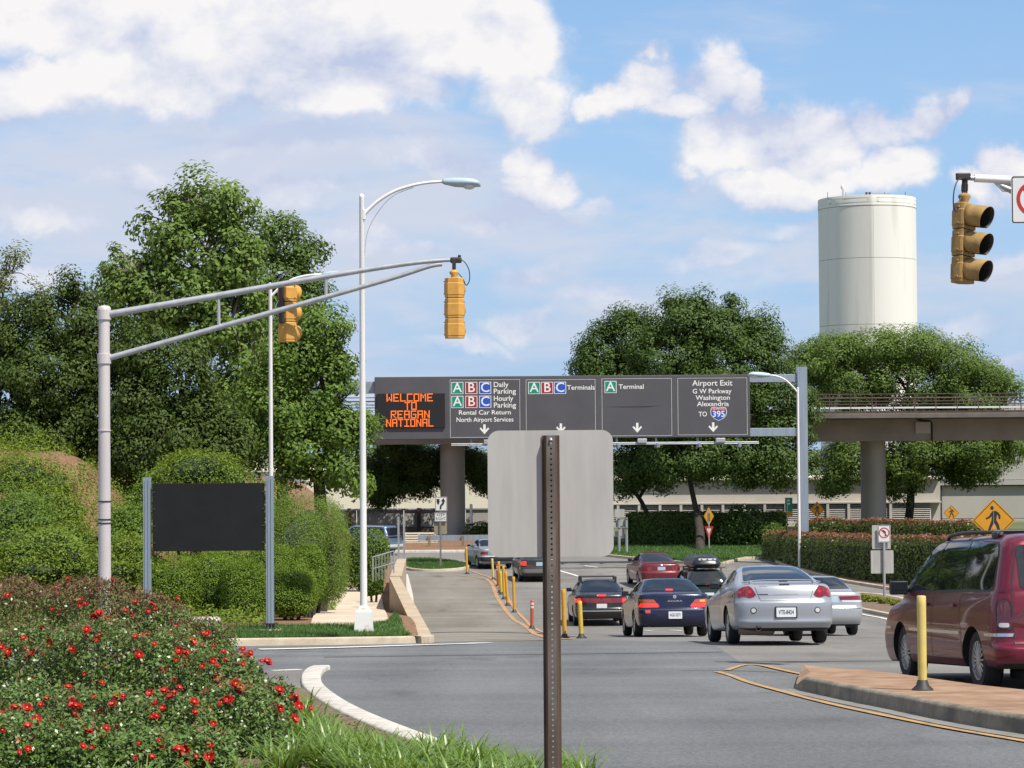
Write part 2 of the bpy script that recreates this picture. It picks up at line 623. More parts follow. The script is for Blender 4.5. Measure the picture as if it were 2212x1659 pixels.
def stripe(name, path, w, mat, fn=zt, lift=0.012, worn=True, kind='structure'):
    mb = MB()
    path = dense(path, 0.5)
    n = len(path); vs = []; fs = []
    for i, p in enumerate(path):
        a, b = Vector(path[max(i - 1, 0)]), Vector(path[min(i + 1, n - 1)])
        t = (b - a).normalized(); s = Vector((t.y, -t.x))
        for e in (-.5, .5):
            q = Vector(p) + s * w * e
            vs.append((q.x, q.y, fn(q.x, q.y) + lift))
    fs = [(2 * i, 2 * i + 1, 2 * i + 3, 2 * i + 2) for i in range(n - 1)]
    mb.add(vs, fs)
    o = mb.build(name, mat)
    if sum(p.normal.z for p in o.data.polygons) < 0: o.data.flip_normals()
    if kind: o['kind'] = kind
    return o


def kerb(name, path, mat, w=0.16, h=0.13, fn=zt, closed=False, depth=0.3, step=0.7, side=0):
    """a kerb with a rounded nose along path; top at h above the ground"""
    path = dense(path, step) if not closed else dense(list(path) + [path[0]], step)[:-1]
    b = 0.025
    o = {0: -w / 2, 1: 0.0, -1: -w}[side]
    prof = [(o, -depth), (o, h - b), (o + b * .3, h - b * .3), (o + b, h), (o + w - b, h), (o + w - b * .3, h - b * .3), (o + w, h - b), (o + w, -depth)]
    mb = MB().sweep([(x, y, fn(x, y)) for x, y in path], prof, closed=closed)
    ob = mb.build(name, mat, smooth=50)
    ob['kind'] = 'structure'
    return ob


def asphalt(name, c, c2, spec=0.25, speck=0.35):
    if name in MATS: return MATS[name]
    m = bpy.data.materials.new(name); m.use_nodes = True
    nt = m.node_tree; N, L = nt.nodes, nt.links; b = N['Principled BSDF']
    g = N.new('ShaderNodeNewGeometry')
    def noi(s, d=4, st=None):
        n = N.new('ShaderNodeTexNoise'); n.inputs['Scale'].default_value = s; n.inputs['Detail'].default_value = d
        v = g.outputs['Position']
        if st:
            vm = N.new('ShaderNodeVectorMath'); vm.operation = 'MULTIPLY'; L.new(v, vm.inputs[0]); vm.inputs[1].default_value = st; v = vm.outputs[0]
        L.new(v, n.inputs['Vector']); return n.outputs[0]
    big = noi(0.35, 6); mid = noi(22.0, 3); track = noi(0.5, 5, (1.0, 0.12, 1.0)); fine = noi(75.0, 2); cross = noi(0.35, 4, (0.10, 2.2, 1))
    def mx(f, a, bb, lo, hi):
        mr = N.new('ShaderNodeMapRange'); L.new(f, mr.inputs[0]); mr.inputs[1].default_value = lo; mr.inputs[2].default_value = hi
        k = N.new('ShaderNodeMix'); k.data_type = 'RGBA'; L.new(mr.outputs[0], k.inputs[0])
        for i, x in ((6, a), (7, bb)):
            if isinstance(x, tuple): k.inputs[i].default_value = x + (1,)
            else: L.new(x, k.inputs[i])
        return k.outputs[2]
    def mul(a, f, lo, hi, v0, v1):
        mr = N.new('ShaderNodeMapRange'); L.new(f, mr.inputs[0])
        for i, x in enumerate((lo, hi, v0, v1)): mr.inputs[i + 1].default_value = x
        k = N.new('ShaderNodeMix'); k.data_type = 'RGBA'; k.blend_type = 'MULTIPLY'; k.inputs[0].default_value = 1
        L.new(a, k.inputs[6]); L.new(mr.outputs[0], k.inputs[7]); return k.outputs[2]
    cc = mx(big, c, c2, 0.3, 0.7)
    cc = mul(cc, cross, 0.35, 0.65, 0.86, 1.07)
    cc = mul(cc, track, 0.38, 0.62, 0.85, 1.07)
    cc = mul(cc, fine, 0.3, 0.72, 1 - speck, 1 + speck)
    cc = mul(cc, mid, 0.32, 0.70, 1 - speck * 0.55, 1 + speck * 0.55)
    blot = noi(1.1, 7, (1.0, 0.35, 1.0))
    cc = mul(cc, blot, 0.60, 0.76, 1.0, 0.66)
    vo = N.new('ShaderNodeTexVoronoi'); vo.feature = 'DISTANCE_TO_EDGE'; vo.inputs['Scale'].default_value = 0.33
    wn = N.new('ShaderNodeTexNoise'); wn.inputs['Scale'].default_value = 1.3; wn.inputs['Detail'].default_value = 6; L.new(g.outputs['Position'], wn.inputs['Vector'])
    wm = N.new('ShaderNodeVectorMath'); wm.operation = 'MULTIPLY_ADD'; L.new(wn.outputs['Color'], wm.inputs[0]); wm.inputs[1].default_value = (1.3, 1.3, 0); L.new(g.outputs['Position'], wm.inputs[2])
    L.new(wm.outputs[0], vo.inputs['Vector'])
    msk = noi(0.22, 3)
    ck = N.new('ShaderNodeMath'); ck.operation = 'ADD'; L.new(vo.outputs['Distance'], ck.inputs[0])
    mr = N.new('ShaderNodeMapRange'); L.new(msk, mr.inputs[0]); mr.inputs[1].default_value = 0.50; mr.inputs[2].default_value = 0.58; mr.inputs[3].default_value = 0.05; mr.inputs[4].default_value = 0.0
    L.new(mr.outputs[0], ck.inputs[1])
    cc = mul(cc, ck.outputs[0], 0.0, 0.006, 0.55, 1.0)
    L.new(cc, b.inputs['Base Color'])
    b.inputs['Roughness'].default_value = 0.85; b.inputs['Specular IOR Level'].default_value = spec
    MATS[name] = m
    return m


def paint(name, c, under, wear=0.45):
    """road paint worn through to the asphalt in patches"""
    if name in MATS: return MATS[name]
    m = bpy.data.materials.new(name); m.use_nodes = True
    nt = m.node_tree; N, L = nt.nodes, nt.links; b = N['Principled BSDF']
    g = N.new('ShaderNodeNewGeometry')
    n = N.new('ShaderNodeTexNoise'); n.inputs['Scale'].default_value = 5; n.inputs['Detail'].default_value = 8; n.inputs['Roughness'].default_value = 0.75
    L.new(g.outputs['Position'], n.inputs['Vector'])
    r = N.new('ShaderNodeValToRGB'); L.new(n.outputs[0], r.inputs[0])
    r.color_ramp.elements[0].position = wear - 0.12; r.color_ramp.elements[0].color = tuple(under) + (1,)
    r.color_ramp.elements[1].position = wear + 0.06; r.color_ramp.elements[1].color = tuple(c) + (1,)
    L.new(r.outputs[0], b.inputs['Base Color'])
    b.inputs['Roughness'].default_value = 0.7
    MATS[name] = m
    return m


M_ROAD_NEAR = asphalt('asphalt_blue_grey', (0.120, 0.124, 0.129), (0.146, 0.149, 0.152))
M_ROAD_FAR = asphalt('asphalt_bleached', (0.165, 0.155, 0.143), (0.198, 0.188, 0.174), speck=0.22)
M_RAMP = asphalt('asphalt_ramp', (0.155, 0.143, 0.123), (0.215, 0.195, 0.165), speck=0.22)
M_YELLOW = paint('paint_yellow', (0.42, 0.235, 0.065), (0.18, 0.155, 0.115), 0.47)
M_ORANGE = paint('paint_orange_yellow', (0.40, 0.215, 0.085), (0.20, 0.17, 0.13), 0.48)
M_WHITE_PAINT = paint('paint_white', (0.62, 0.60, 0.56), (0.16, 0.16, 0.16), 0.36)
M_KERB = pm('kerb_concrete', (0.34, 0.275, 0.20), 0.85, base2=(0.46, 0.39, 0.30), scale=2.2, bump=0.25, bscale=30)
M_KERB_DIRTY = pm('kerb_concrete_dirty', (0.12, 0.105, 0.080), 0.9, base2=(0.26, 0.22, 0.165), scale=2.6, bump=0.4, bscale=24)
M_KERB_WHITE = pm('kerb_concrete_white', (0.36, 0.33, 0.29), 0.85, base2=(0.54, 0.50, 0.45), scale=3.5, bump=0.2, bscale=30)
M_RUST_TOP = pm('rust_stained_concrete', (0.20, 0.110, 0.060), 0.9, base2=(0.31, 0.205, 0.130), scale=2.4, bump=0.25, bscale=35, detail=8)
M_SIDEWALK = pm('sidewalk_concrete', (0.42, 0.34, 0.25), 0.85, base2=(0.55, 0.46, 0.36), scale=0.9, bump=0.15, bscale=40)
M_WALL_TAN = pm('tan_concrete', (0.33, 0.255, 0.175), 0.85, base2=(0.43, 0.345, 0.245), scale=1.5, bump=0.2, bscale=25)
M_MULCH = pm('mulch', (0.12, 0.060, 0.030), 0.95, base2=(0.26, 0.15, 0.085), scale=14, bump=0.9, bscale=45, detail=8)
M_LAWN = pm('lawn', (0.045, 0.085, 0.020), 0.9, base2=(0.085, 0.15, 0.035), scale=5.0, bump=0.6, bscale=60, detail=8)
M_SOIL = pm('dry_soil', (0.085, 0.058, 0.036), 0.95, base2=(0.19, 0.135, 0.088), scale=9, bump=0.6, bscale=40, detail=8)
M_FIELD = pm('field_grass', (0.05, 0.085, 0.025), 0.95, base2=(0.11, 0.12, 0.05), scale=0.3, bump=0.3, bscale=8, detail=8)


def build_ground():
    # one sheet to the horizon
    ys = list(np.arange(-30, 60, 2.0)) + list(np.arange(60, 200, 5.0)) + [220, 260, 320, 420, 600, 1000, 2000, 4500]
    xs = [-3500, -1500, -600, -300, -150, -90] + list(np.arange(-60, 61, 4.0)) + [90, 150, 300, 600, 1500, 3500]
    mb = MB()
    vs = [(x, y, zt(x, min(y, 399)) - 0.06) for y in ys for x in xs]
    w = len(xs)
    fs = [(j * w + i, j * w + i + 1, (j + 1) * w + i + 1, (j + 1) * w + i) for j in range(len(ys) - 1) for i in range(w - 1)]
    mb.add(vs, fs)
    tag(mb.build('ground', M_FIELD, smooth=60), 'grassy open ground reaching to the horizon', 'ground', kind='structure')

    # ---- roads
    split = [ground(x, y).xy for x, y in ((905, 1388), (1050, 1385.5), (1210, 1384), (1500, 1383.5), (1545, 1394), (1600, 1431), (1690, 1455))]
    isl_back = [ground(x, y).xy for x, y in ((1771, 1468), (1924, 1480), (2086, 1503), (2212, 1519))]
    line = [(-70, 39.6), (-12, 39.8)] + [tuple(p) for p in split] + [tuple(p) for p in isl_back] + [(16, 17.0), (40, 9)]
    near = [(-70, -20)] + dense(line, 1.5) + [(40, -20)]
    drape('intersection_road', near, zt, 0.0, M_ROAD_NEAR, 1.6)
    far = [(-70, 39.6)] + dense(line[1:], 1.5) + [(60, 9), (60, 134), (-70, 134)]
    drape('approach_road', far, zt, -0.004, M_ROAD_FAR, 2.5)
    # the older, patched surface of the ramp on the near side of the yellow line
    ramp_r = px_path(((981, 1241), (1056, 1254.5), (1066, 1270), (1073, 1289), (1085, 1308), (1099, 1327), (1113, 1341), (1137, 1355), (1176, 1378), (1200, 1383.6)), sub=3)
    ramp_l = px_path(((905, 1387.5), (893, 1345), (884, 1305), (877, 1262), (876, 1243)), sub=3)
    drape('ramp_road', dense([tuple(p) for p in ramp_r] + [ramp_l[0]], 1.2)[:-1] + dense(ramp_l, 1.2), zt, 0.004, M_RAMP, 1.5)

    # ---- painted lines
    stripe('yellow_edge_line', px_path(((1548, 1452), (1580, 1461), (1637, 1481), (1719, 1503), (1811, 1526), (1933, 1552), (2055, 1576), (2212, 1603), (2300, 1618))), 0.085, M_YELLOW)
    stripe('yellow_nose_line', px_path(((1570, 1449), (1606, 1438), (1637, 1437), (1683, 1447), (1735, 1458), (1780, 1466))), 0.085, M_YELLOW)
    stripe('yellow_centre_line', px_path(((981, 1242), (1030, 1248), (1056, 1254.5), (1066, 1270), (1073, 1289), (1085, 1308), (1099, 1327), (1113, 1341), (1137, 1355), (1176, 1377), (1240, 1382))), 0.15, M_ORANGE, lift=0.014)
    stripe('yellow_far_line', px_path(((1014, 1232), (1040, 1242), (1063, 1251), (1094, 1289), (1110, 1313), (1134, 1339), (1155, 1357), (1176, 1367), (1260, 1376))), 0.12, M_ORANGE, lift=0.012)
    stripe('white_stop_line', px_path(((560, 1403.5), (640, 1402), (820, 1397), (1000, 1391.5), (1045, 1389.5))), 0.42, M_WHITE_PAINT, lift=0.012)
    for a, b in (((1262, 1222), (1290, 1226)), ((1205, 1232), (1256, 1247)), ((1450, 1361.5), (1474, 1363)), ((1395, 1363), (1408, 1364)), ((1560, 1213), (1620, 1212))):
        stripe('white_lane_dash', [ground(*a).xy, ground(*b).xy], 0.16, M_WHITE_PAINT)
    stripe('white_edge_line', px_path(((1840, 1322), (1870, 1329), (1916, 1338), (1980, 1352)), sub=3), 0.14, M_WHITE_PAINT)
    stripe('white_apron_line', px_path(((590, 1450), (650, 1447.5)), sub=2), 0.14, M_WHITE_PAINT)

    M_TAR = paint('tar_seal', (0.035, 0.035, 0.037), (0.10, 0.10, 0.10), 0.40)
    for pts, w in ((((906, 1369), (960, 1366.5), (1030, 1366), (1100, 1367), (1180, 1369)), 0.5), (((1180, 1227), (1262, 1227), (1330, 1226), (1365, 1226.5)), 0.35), (((1470, 1449), (1560, 1449), (1700, 1453), (1925, 1462)), 0.05),
                   (((700, 1420), (1000, 1416), (1400, 1411), (1560, 1409)), 0.10), (((1250, 1389.5), (1540, 1390.5)), 0.06)):
        stripe('tar_seam', px_path(pts, sub=4), w, M_TAR, lift=0.008)

    # ---- far-left corner block: lawn strip, mulch bed, hill
    wall0, wall1, wall2 = at(903, 1379, 45.0), at(841, 1246, 68.0), at(858, 1207, 88.0)
    near_k = [(-60.0, 39.2), (-14, 39.6)] + [tuple(ground(x, y).xy) for x, y in ((500, 1395.5), (700, 1393), (820, 1391), (890, 1389.5))]
    edge = near_k + [(wall0.x - 0.05, wall0.y - 0.6), (wall0.x, wall0.y), (wall1.x, wall1.y), (wall2.x, wall2.y), (-6.0, 112), (-60, 118)]
    drape('corner_block', dense(edge, 0.7)[:-1] + [(-60, 118)], zl, -0.012, M_MULCH, 0.8, skirt=1.5)
    kerb('corner_kerb', near_k + [(wall0.x - 0.02, wall0.y - 1.3), (wall0.x + 0.10, wall0.y - 0.7), (wall0.x + 0.16, wall0.y + 0.1)], M_KERB, 0.30, 0.14, lambda x, y: zt(x, y), side=0)
    gl = lambda x, y: tuple(ground(x, y, zl).xy)
    lawn = [(-22, 40.0), tuple(Vector(near_k[2])), near_k[3], near_k[4], near_k[5], (wall0.x - 0.30, wall0.y + 0.4), (wall0.x - 0.75, wall0.y + 6.0), gl(838, 1345), gl(775, 1353), gl(690, 1353), gl(480, 1358), (-22, 43)]
    lawn = [(x, y + (0.02 if i in (0, 1, 2, 3, 4) else 0)) for i, (x, y) in enumerate(lawn)]
    drape('lawn_strip', dense(lawn + [lawn[0]], 0.4)[:-1], zl, 0.03, M_LAWN, 0.4)
    sw = [gl(671, 1352), gl(706, 1290), gl(733, 1257), gl(744, 1240), gl(806, 1240), gl(815, 1262), gl(828, 1305), gl(838, 1345)]
    # sidewalk slabs with open joints, each its own piece
    par = bpy.data.objects.new('sidewalk', None); col.objects.link(par)
    tag(par, 'pale concrete sidewalk leading back between hedge and wing wall', 'sidewalk', kind='structure')
    nsl = 7
    Lp = [Vector(sw[0]), Vector(sw[1]), Vector(sw[2]), Vector(sw[3])]; Rp = [Vector(sw[7]), Vector(sw[6]), Vector(sw[5]), Vector(sw[4])]
    def along(P, t):
        ln = [(P[i + 1] - P[i]).length for i in range(len(P) - 1)]; s = t * sum(ln)
        for i, l in enumerate(ln):
            if s <= l or i == len(ln) - 1: return P[i].lerp(P[i + 1], min(1, s / l))
            s -= l
    for i in range(nsl):
        t0, t1 = i / nsl + 0.0008, (i + 1) / nsl - 0.0008
        q = [along(Lp, t0), along(Rp, t0), along(Rp, t1), along(Lp, t1)]
        drape('paving_slab', dense([tuple(p) for p in q] + [tuple(q[0])], 1.0)[:-1], zl, 0.045, M_SIDEWALK, 0.6, parent=par, skirt=0.08)
    # wing wall beside the ramp
    def wall_piece(a, b, th, mb):
        n = 14
        for i in range(n):
            pass
        d = Vector((b.x - a.x, b.y - a.y, 0)).normalized(); s = Vector((d.y, -d.x, 0)) * th
        rows = []
        for i in range(n + 1):
            p = a.lerp(b, i / n); zb = zt(p.x, p.y) - 0.6
            rows.append([Vector((p.x, p.y, zb)), Vector((p.x, p.y, p.z)), Vector((p.x, p.y, p.z)) + s, Vector((p.x, p.y, zb)) + s])
        vs = [v for r in rows for v in r]
        fs = [(i * 4 + k, i * 4 + (k + 1) % 4, (i + 1) * 4 + (k + 1) % 4, (i + 1) * 4 + k) for i in range(n) for k in range(4)]
        fs += [(0, 1, 2, 3), (n * 4, n * 4 + 1, n * 4 + 2, n * 4 + 3)]
        mb.add(vs, fs)
    w = thing('retaining_wall', (wall0.x, wall0.y, zt(0, wall0.y)), 'sloping tan concrete wing wall between sidewalk and ramp', 'wall')
    mb = MB(); wall_piece(wall0, wall1, 0.30, mb); o = mb.build('wing', M_WALL_TAN); o.parent = w; o.matrix_parent_inverse = Matrix.Translation(w.location).inverted()
    mb = MB(); wall_piece(wall1 + Vector((0.02, 0.02, 0.03)), wall2, 0.34, mb); o = mb.build('parapet', M_WALL_TAN); o.parent = w; o.matrix_parent_inverse = Matrix.Translation(w.location).inverted()
    kerb('ramp_kerb', px_path(((907, 1388), (896, 1352), (888, 1316), (886, 1290), (880, 1262), (876, 1245)), sub=4), M_KERB_WHITE, 0.22, 0.10)
    # low rail on the wall
    rail = thing('pipe_railing', wall1, 'short grey picket railing on top of the wing wall', 'railing')
    MG = pm('galvanised_dull', (0.36, 0.37, 0.38), 0.55, 0.5, var=0.15, scale=8)
    a, b = Vector((-0.50, 0.25, -0.05)), Vector((0.02, 2.2, 0.0))
    MB().tube([a + Vector((0, 0, 0.62)), b + Vector((0, 0, 0.66))], 0.018, 8).tube([a + Vector((0, 0, 0.28)), b + Vector((0, 0, 0.30))], 0.014, 8).build('rail', MG, rail)
    for i in range(8):
        p = a.lerp(b, i / 7)
        MB().tube([p - Vector((0, 0, .1)), p + Vector((0, 0, 0.64))], 0.022 if i in (0, 7) else 0.012, 8).build('picket', MG, rail)

    g = ground(425, 1352, zl)
    t = thing('drain_inlet', g, 'pale concrete drain inlet behind the rose bushes', 'drain inlet')
    MB().box((-0.45, -0.35, -0.2), (0.45, 0.35, 0.16), bev=0.06).build('slab', M_KERB_WHITE, t, smooth=50)
    MB().box((-0.3, -0.362, 0.0), (0.3, -0.34, 0.07)).build('throat', pm('drain_dark', (0.01, 0.01, 0.01), 0.9), t)

    # ---- near bed with roses and lilies
    kpath = px_path(((694, 1446), (680, 1453), (672, 1468), (678, 1490), (708, 1516), (762, 1547), (845, 1583), (960, 1626), (1100, 1672), (1260, 1720)), sub=5)
    kerb('near_kerb', kpath, M_KERB_WHITE, 0.25, 0.06, step=0.35)
    inner = [tuple(p) for p in kpath]
    k0 = Vector(kpath[0])
    bed = [(-24, -4), (-24, 27.0), tuple(ground(520, 1478).xy), tuple(ground(620, 1492).xy), tuple(ground(672, 1493).xy)] + [p for p in inner if p[1] < ground(678, 1492).y] + [(inner[-1][0] + 0.5, 11), (inner[-1][0] + 0.4, -4)]
    drape('planting_bed', dense(bed + [bed[0]], 0.8)[:-1], zt, 0.035, M_SOIL, 0.8, skirt=0.3)
    ap = [tuple(ground(520, 1478).xy), tuple(ground(560, 1451).xy), tuple(ground(655, 1448.5).xy), tuple(ground(660, 1470).xy), tuple(ground(672, 1491).xy), tuple(ground(620, 1490).xy)]
    drape('apron', dense(ap + [ap[0]], 0.6)[:-1], zt, 0.012, M_ROAD_FAR, 0.8)

    # ---- traffic island at the right
    nb = px_path(((1712, 1488), (1750, 1497), (1842, 1517), (1933, 1535), (2025, 1555), (2147, 1577), (2212, 1587), (2330, 1606)), sub=4)
    bk = px_path(((1735, 1462), (1790, 1470), (1872, 1476), (1924, 1483), (2086, 1508), (2212, 1524), (2330, 1539)), sub=4)
    def hn(x, y):      # the nose ramps up
        d = (Vector((x, y)) - Vector(nb[0])).length
        return zt(x, y) + 0.155 * ss((d + 0.25) / 0.9)
    oi = [nb[0]] + nb[1:] + list(reversed(bk))
    isl = bpy.data.objects.new('traffic_island', None); col.objects.link(isl)
    tag(isl, 'raised traffic island with rust stained top and dirty kerb', 'traffic island', kind='structure')
    din = dense(nb, 0.35)
    mb = MB()
    ring = []
    vs = []; fs = []
    for (x, y) in din:
        d = Vector((0.06, 0.16))
        z = hn(x, y)
        vs += [(x, y, zt(x, y) - 0.2), (x + 0.012, y + 0.02, z - 0.03), (x + 0.03, y + 0.04, z - 0.006), (x + 0.05, y + 0.07, z), (x + 0.055, y + 0.13, z)]
    n = len(din)
    fs = [(i * 5 + k, (i + 1) * 5 + k, (i + 1) * 5 + k + 1, i * 5 + k + 1) for i in range(n - 1) for k in range(4)]
    fs.append((0, 1, 2, 3, 4))
    mb.add(vs, fs); mb.build('kerb', M_KERB_DIRTY, isl, smooth=50)
    top = [(x + 0.05, y + 0.10) for x, y in din] + list(reversed(dense(bk, 0.5)))
    vv, ff = fill2d(top, 0.5)
    mb = MB(); mb.add([(x, y, hn(x, y) + 0.003) for x, y in vv], ff)
    k = len(top)
    mb.add([(x, y, hn(x, y) + 0.003) for x, y in top] + [(x, y, zt(x, y) - 0.2) for x, y in top], [(i, (i + 1) % k, k + (i + 1) % k, k + i) for i in range(n, k)])
    mb.build('concrete_top', M_RUST_TOP, isl)
    # gutter strip of bare concrete at the island foot
    stripe('gutter', [(x - 0.03, y - 0.13) for x, y in nb], 0.30, pm('gutter_concrete', (0.15, 0.145, 0.13), 0.9, base2=(0.21, 0.20, 0.18), scale=3), lift=0.006)

    # ---- far islands
    def island(name, poly, mat, label, h=0.12, kmat=M_KERB, grid=1.2, kw=0.2):
        poly = [tuple(p) for p in poly]
        pd = dense(poly + [poly[0]], 0.8)[:-1]
        p = bpy.data.objects.new(name, None); col.objects.link(p); tag(p, label, name.replace('_', ' '), kind='structure')
        drape('surface', pd, zt, h - 0.012, mat, grid, parent=p)
        kb = kerb('kerb', poly, kmat, kw, h, closed=True); kb.parent = p
        if 'kind' in kb: del kb['kind']
        return p
    island('median_strip', px_path(((873, 1221), (880, 1231), (930, 1235), (990, 1232), (1010, 1226), (985, 1217), (930, 1211), (880, 1212), (873, 1221)), sub=3)[:-1], M_LAWN, 'small oval grass median with kerb beside the ramp')
    island('far_lawn', [ground(x, y).xy for x, y in ((1255, 1196), (1330, 1204), (1420, 1213), (1500, 1219), (1560, 1220), (1585, 1213), (1610, 1208), (1690, 1206))] + [(16.5, 134), (3.6, 134)], M_LAWN, 'mown grass verge with tan kerb in front of the dark hedge')
    island('hedge_bed', [ground(x, y).xy for x, y in ((1665, 1205), (1690, 1222), (1760, 1242), (1830, 1259), (1935, 1276), (2100, 1296), (2300, 1316))] + [(45, 80), (45, 134), (14.6, 134)], M_MULCH, 'long mulched bed under the red tipped hedges')
    island('side_median', [ground(x, y).xy for x, y in ((1826, 1297), (1850, 1285), (1900, 1289), (1945, 1297), (2010, 1316), (2060, 1332), (2010, 1340), (1925, 1333), (1860, 1320), (1832, 1306))], M_SOIL, 'narrow planted median beneath the no left turn sign')
    island('far_verge', [(-40, 127.5), (-1.6, 126.6), (0.8, 126.0), (3.2, 127.5), (3.2, 150), (-40, 150)], M_MULCH, 'bare brown verge beyond the far road', kmat=M_KERB_WHITE, kw=0.5)


build_ground()
# ------------------------------------------------------------------ street furniture and far structures
M_GALV = pm('galvanised_steel', (0.42, 0.43, 0.44), 0.45, 0.55, var=0.12, scale=6, vstretch=(1, 1, 0.2))
M_POLE_PINK = pm('weathered_steel_pole', (0.50, 0.46, 0.45), 0.55, 0.15, var=0.10, scale=3, vstretch=(1, 1, 0.15))
M_POLE_WHITE = pm('white_pole_paint', (0.70, 0.68, 0.65), 0.5, 0.0, var=0.06, scale=2.0, vstretch=(1, 1, 0.2))
M_RUSTY_WHITE = pm('rusting_white_paint', (0.70, 0.68, 0.66), 0.6, base2=(0.42, 0.20, 0.10), scale=3.4, contrast=(0.58, 0.70), detail=8)
M_LAMP = pm('lamp_head_grey_blue', (0.38, 0.47, 0.52), 0.5, 0.1, var=0.05)
M_GLASS_LENS = pm('lamp_lens', (0.62, 0.64, 0.64), 0.15, 0.0, spec=0.8)
M_SIGNAL = pm('signal_amber_paint', (0.56, 0.285, 0.052), 0.55, var=0.10, scale=7)
M_SIGNAL_PALE = pm('signal_faded_paint', (0.33, 0.205, 0.075), 0.7, var=0.22, scale=6, spec=0.2)
M_BLACK = pm('black_rubber', (0.018, 0.018, 0.018), 0.6)
M_DARK_METAL = pm('dark_metal', (0.05, 0.045, 0.045), 0.5, 0.4)
M_STEEL_BLUE = pm('blue_grey_steel', (0.26, 0.31, 0.37), 0.5, 0.3, var=0.12, scale=2, vstretch=(3, 3, 0.2))
M_PANEL_DARK = pm('dark_sign_panel', (0.011, 0.0115, 0.0125), 0.8, var=0.15, scale=2, spec=0.25)
M_GANTRY = pm('gantry_panel_grey', (0.070, 0.068, 0.075), 0.6, var=0.07, scale=0.8)
M_WHITE = pm('sign_white', (0.62, 0.62, 0.60), 0.5)
M_SIGN_BACK = pm('sign_back_aluminium', (0.37, 0.355, 0.335), 0.65, 0.0, var=0.10, scale=3.0, vstretch=(4, 1, 0.4), detail=9)
M_CONC = pm('guideway_concrete', (0.24, 0.228, 0.205), 0.85, base2=(0.31, 0.297, 0.272), scale=0.5, bump=0.1, bscale=10)
M_CONC_DIRTY = pm('guideway_stained_concrete', (0.085, 0.078, 0.068), 0.9, base2=(0.155, 0.142, 0.125), scale=0.6, detail=8)
M_RUST_RAIL = pm('rusted_rail', (0.055, 0.036, 0.030), 0.8, base2=(0.10, 0.062, 0.050), scale=4)
M_BUILD = pm('building_limestone', (0.38, 0.35, 0.31), 0.8, base2=(0.44, 0.41, 0.365), scale=0.35)
M_BUILD_GREY = pm('building_grey_wall', (0.34, 0.325, 0.30), 0.8, var=0.05, scale=0.4)
M_CREAM = pm('building_cream', (0.66, 0.59, 0.47), 0.8, var=0.04, scale=0.3)
M_LOUVRE = pm('louvre_slat', (0.36, 0.34, 0.31), 0.7)
M_DARKGAP = pm('louvre_dark_gap', (0.02, 0.02, 0.02), 0.9)
M_YEL_SIGN = pm('sign_yellow', (0.52, 0.235, 0.008), 0.5, var=0.05)
M_BLK_INK = pm('sign_black_ink', (0.012, 0.012, 0.014), 0.6)
M_RED_INK = pm('sign_red', (0.42, 0.020, 0.018), 0.5)
M_GREEN_INK = pm('sign_green', (0.0, 0.22, 0.15), 0.5)
M_MAROON_INK = pm('sign_maroon', (0.30, 0.012, 0.030), 0.5)
M_BLUE_INK = pm('sign_blue', (0.012, 0.075, 0.42), 0.5)
M_TEXT = pm('sign_lettering', (0.70, 0.70, 0.66), 0.5)
M_LED = pm('led_orange', (0.3, 0.05, 0.0), 0.6, emit=(1.0, 0.17, 0.012), estr=0.95)
M_LEDBOX = pm('led_black_face', (0.008, 0.008, 0.009), 0.5)


def base_on(px, py, fn=zt, lift=0.0):
    return ground(px, py, fn, lift)


# ---- left signal mast with two arms
def build_left_mast():
    d = 40.3; k = d / F
    top = at(225, 665, d)
    zb = zl(top.x, d)
    H = top.z - zb
    t = thing('signal_mast', (top.x, d, zb), 'weathered steel signal mast with twin long arms rising from behind the roses', 'signal mast')
    MB().lathe([(0.115, -0.4), (0.112, 0), (0.095, H - 0.12), (0.092, H - 0.06), (0.115, H - 0.06), (0.115, H), (0.09, H + 0.03), (0.0, H + 0.045)], 28).build('pole', M_POLE_PINK, t, smooth=40)
    for py in (1083, 1130, 1122, 930):
        z = at(225, py, d).z - zb
        MB().lathe([(0.108, -0.012), (0.1155, -0.010), (0.1155, 0.010), (0.108, 0.012)], 28, M=Matrix.Translation((0, 0, z))).build('band', M_DARK_METAL if py != 930 else M_POLE_PINK, t, smooth=40)
    def L(px, py, dd=d): return at(px, py, dd) - Vector((top.x, d, zb))
    up = polyline_smooth([L(230, 680), L(480, 637), L(700, 598), L(850, 574), L(935, 564), L(990, 561)], 6)
    MB().tube(up, list(np.linspace(0.064, 0.030, len(up))), 16).build('upper_arm', M_GALV, t, smooth=60)
    lo = polyline_smooth([L(230, 775), L(480, 705), L(700, 643), L(850, 600), L(925, 576), L(955, 571)], 6)
    MB().tube(lo, list(np.linspace(0.052, 0.036, len(lo))), 16).build('lower_arm', M_GALV, t, smooth=60)
    for a, b in (((472, 640), (473, 706)), ((704, 598), (704, 640))):
        MB().tube([L(*a), L(*b)], 0.03, 10).build('strut', M_GALV, t, smooth=60)
    MB().box((-0.10, -0.05, -0.05), (0.10, 0.05, 0.05), bev=0.02, M=Matrix.Translation(L(985, 562))).tube([L(991, 560), L(993, 551)], 0.028, 8).build('end_clamp', M_DARK_METAL, t)
    for py0, py1 in ((680, 690), (775, 785)):
        MB().lathe([(0.10, -0.09), (0.12, -0.085), (0.12, 0.085), (0.10, 0.09)], 24, M=Matrix.Translation((0, 0, at(225, py0, d).z - zb))).build('collar', M_POLE_PINK, t, smooth=40)


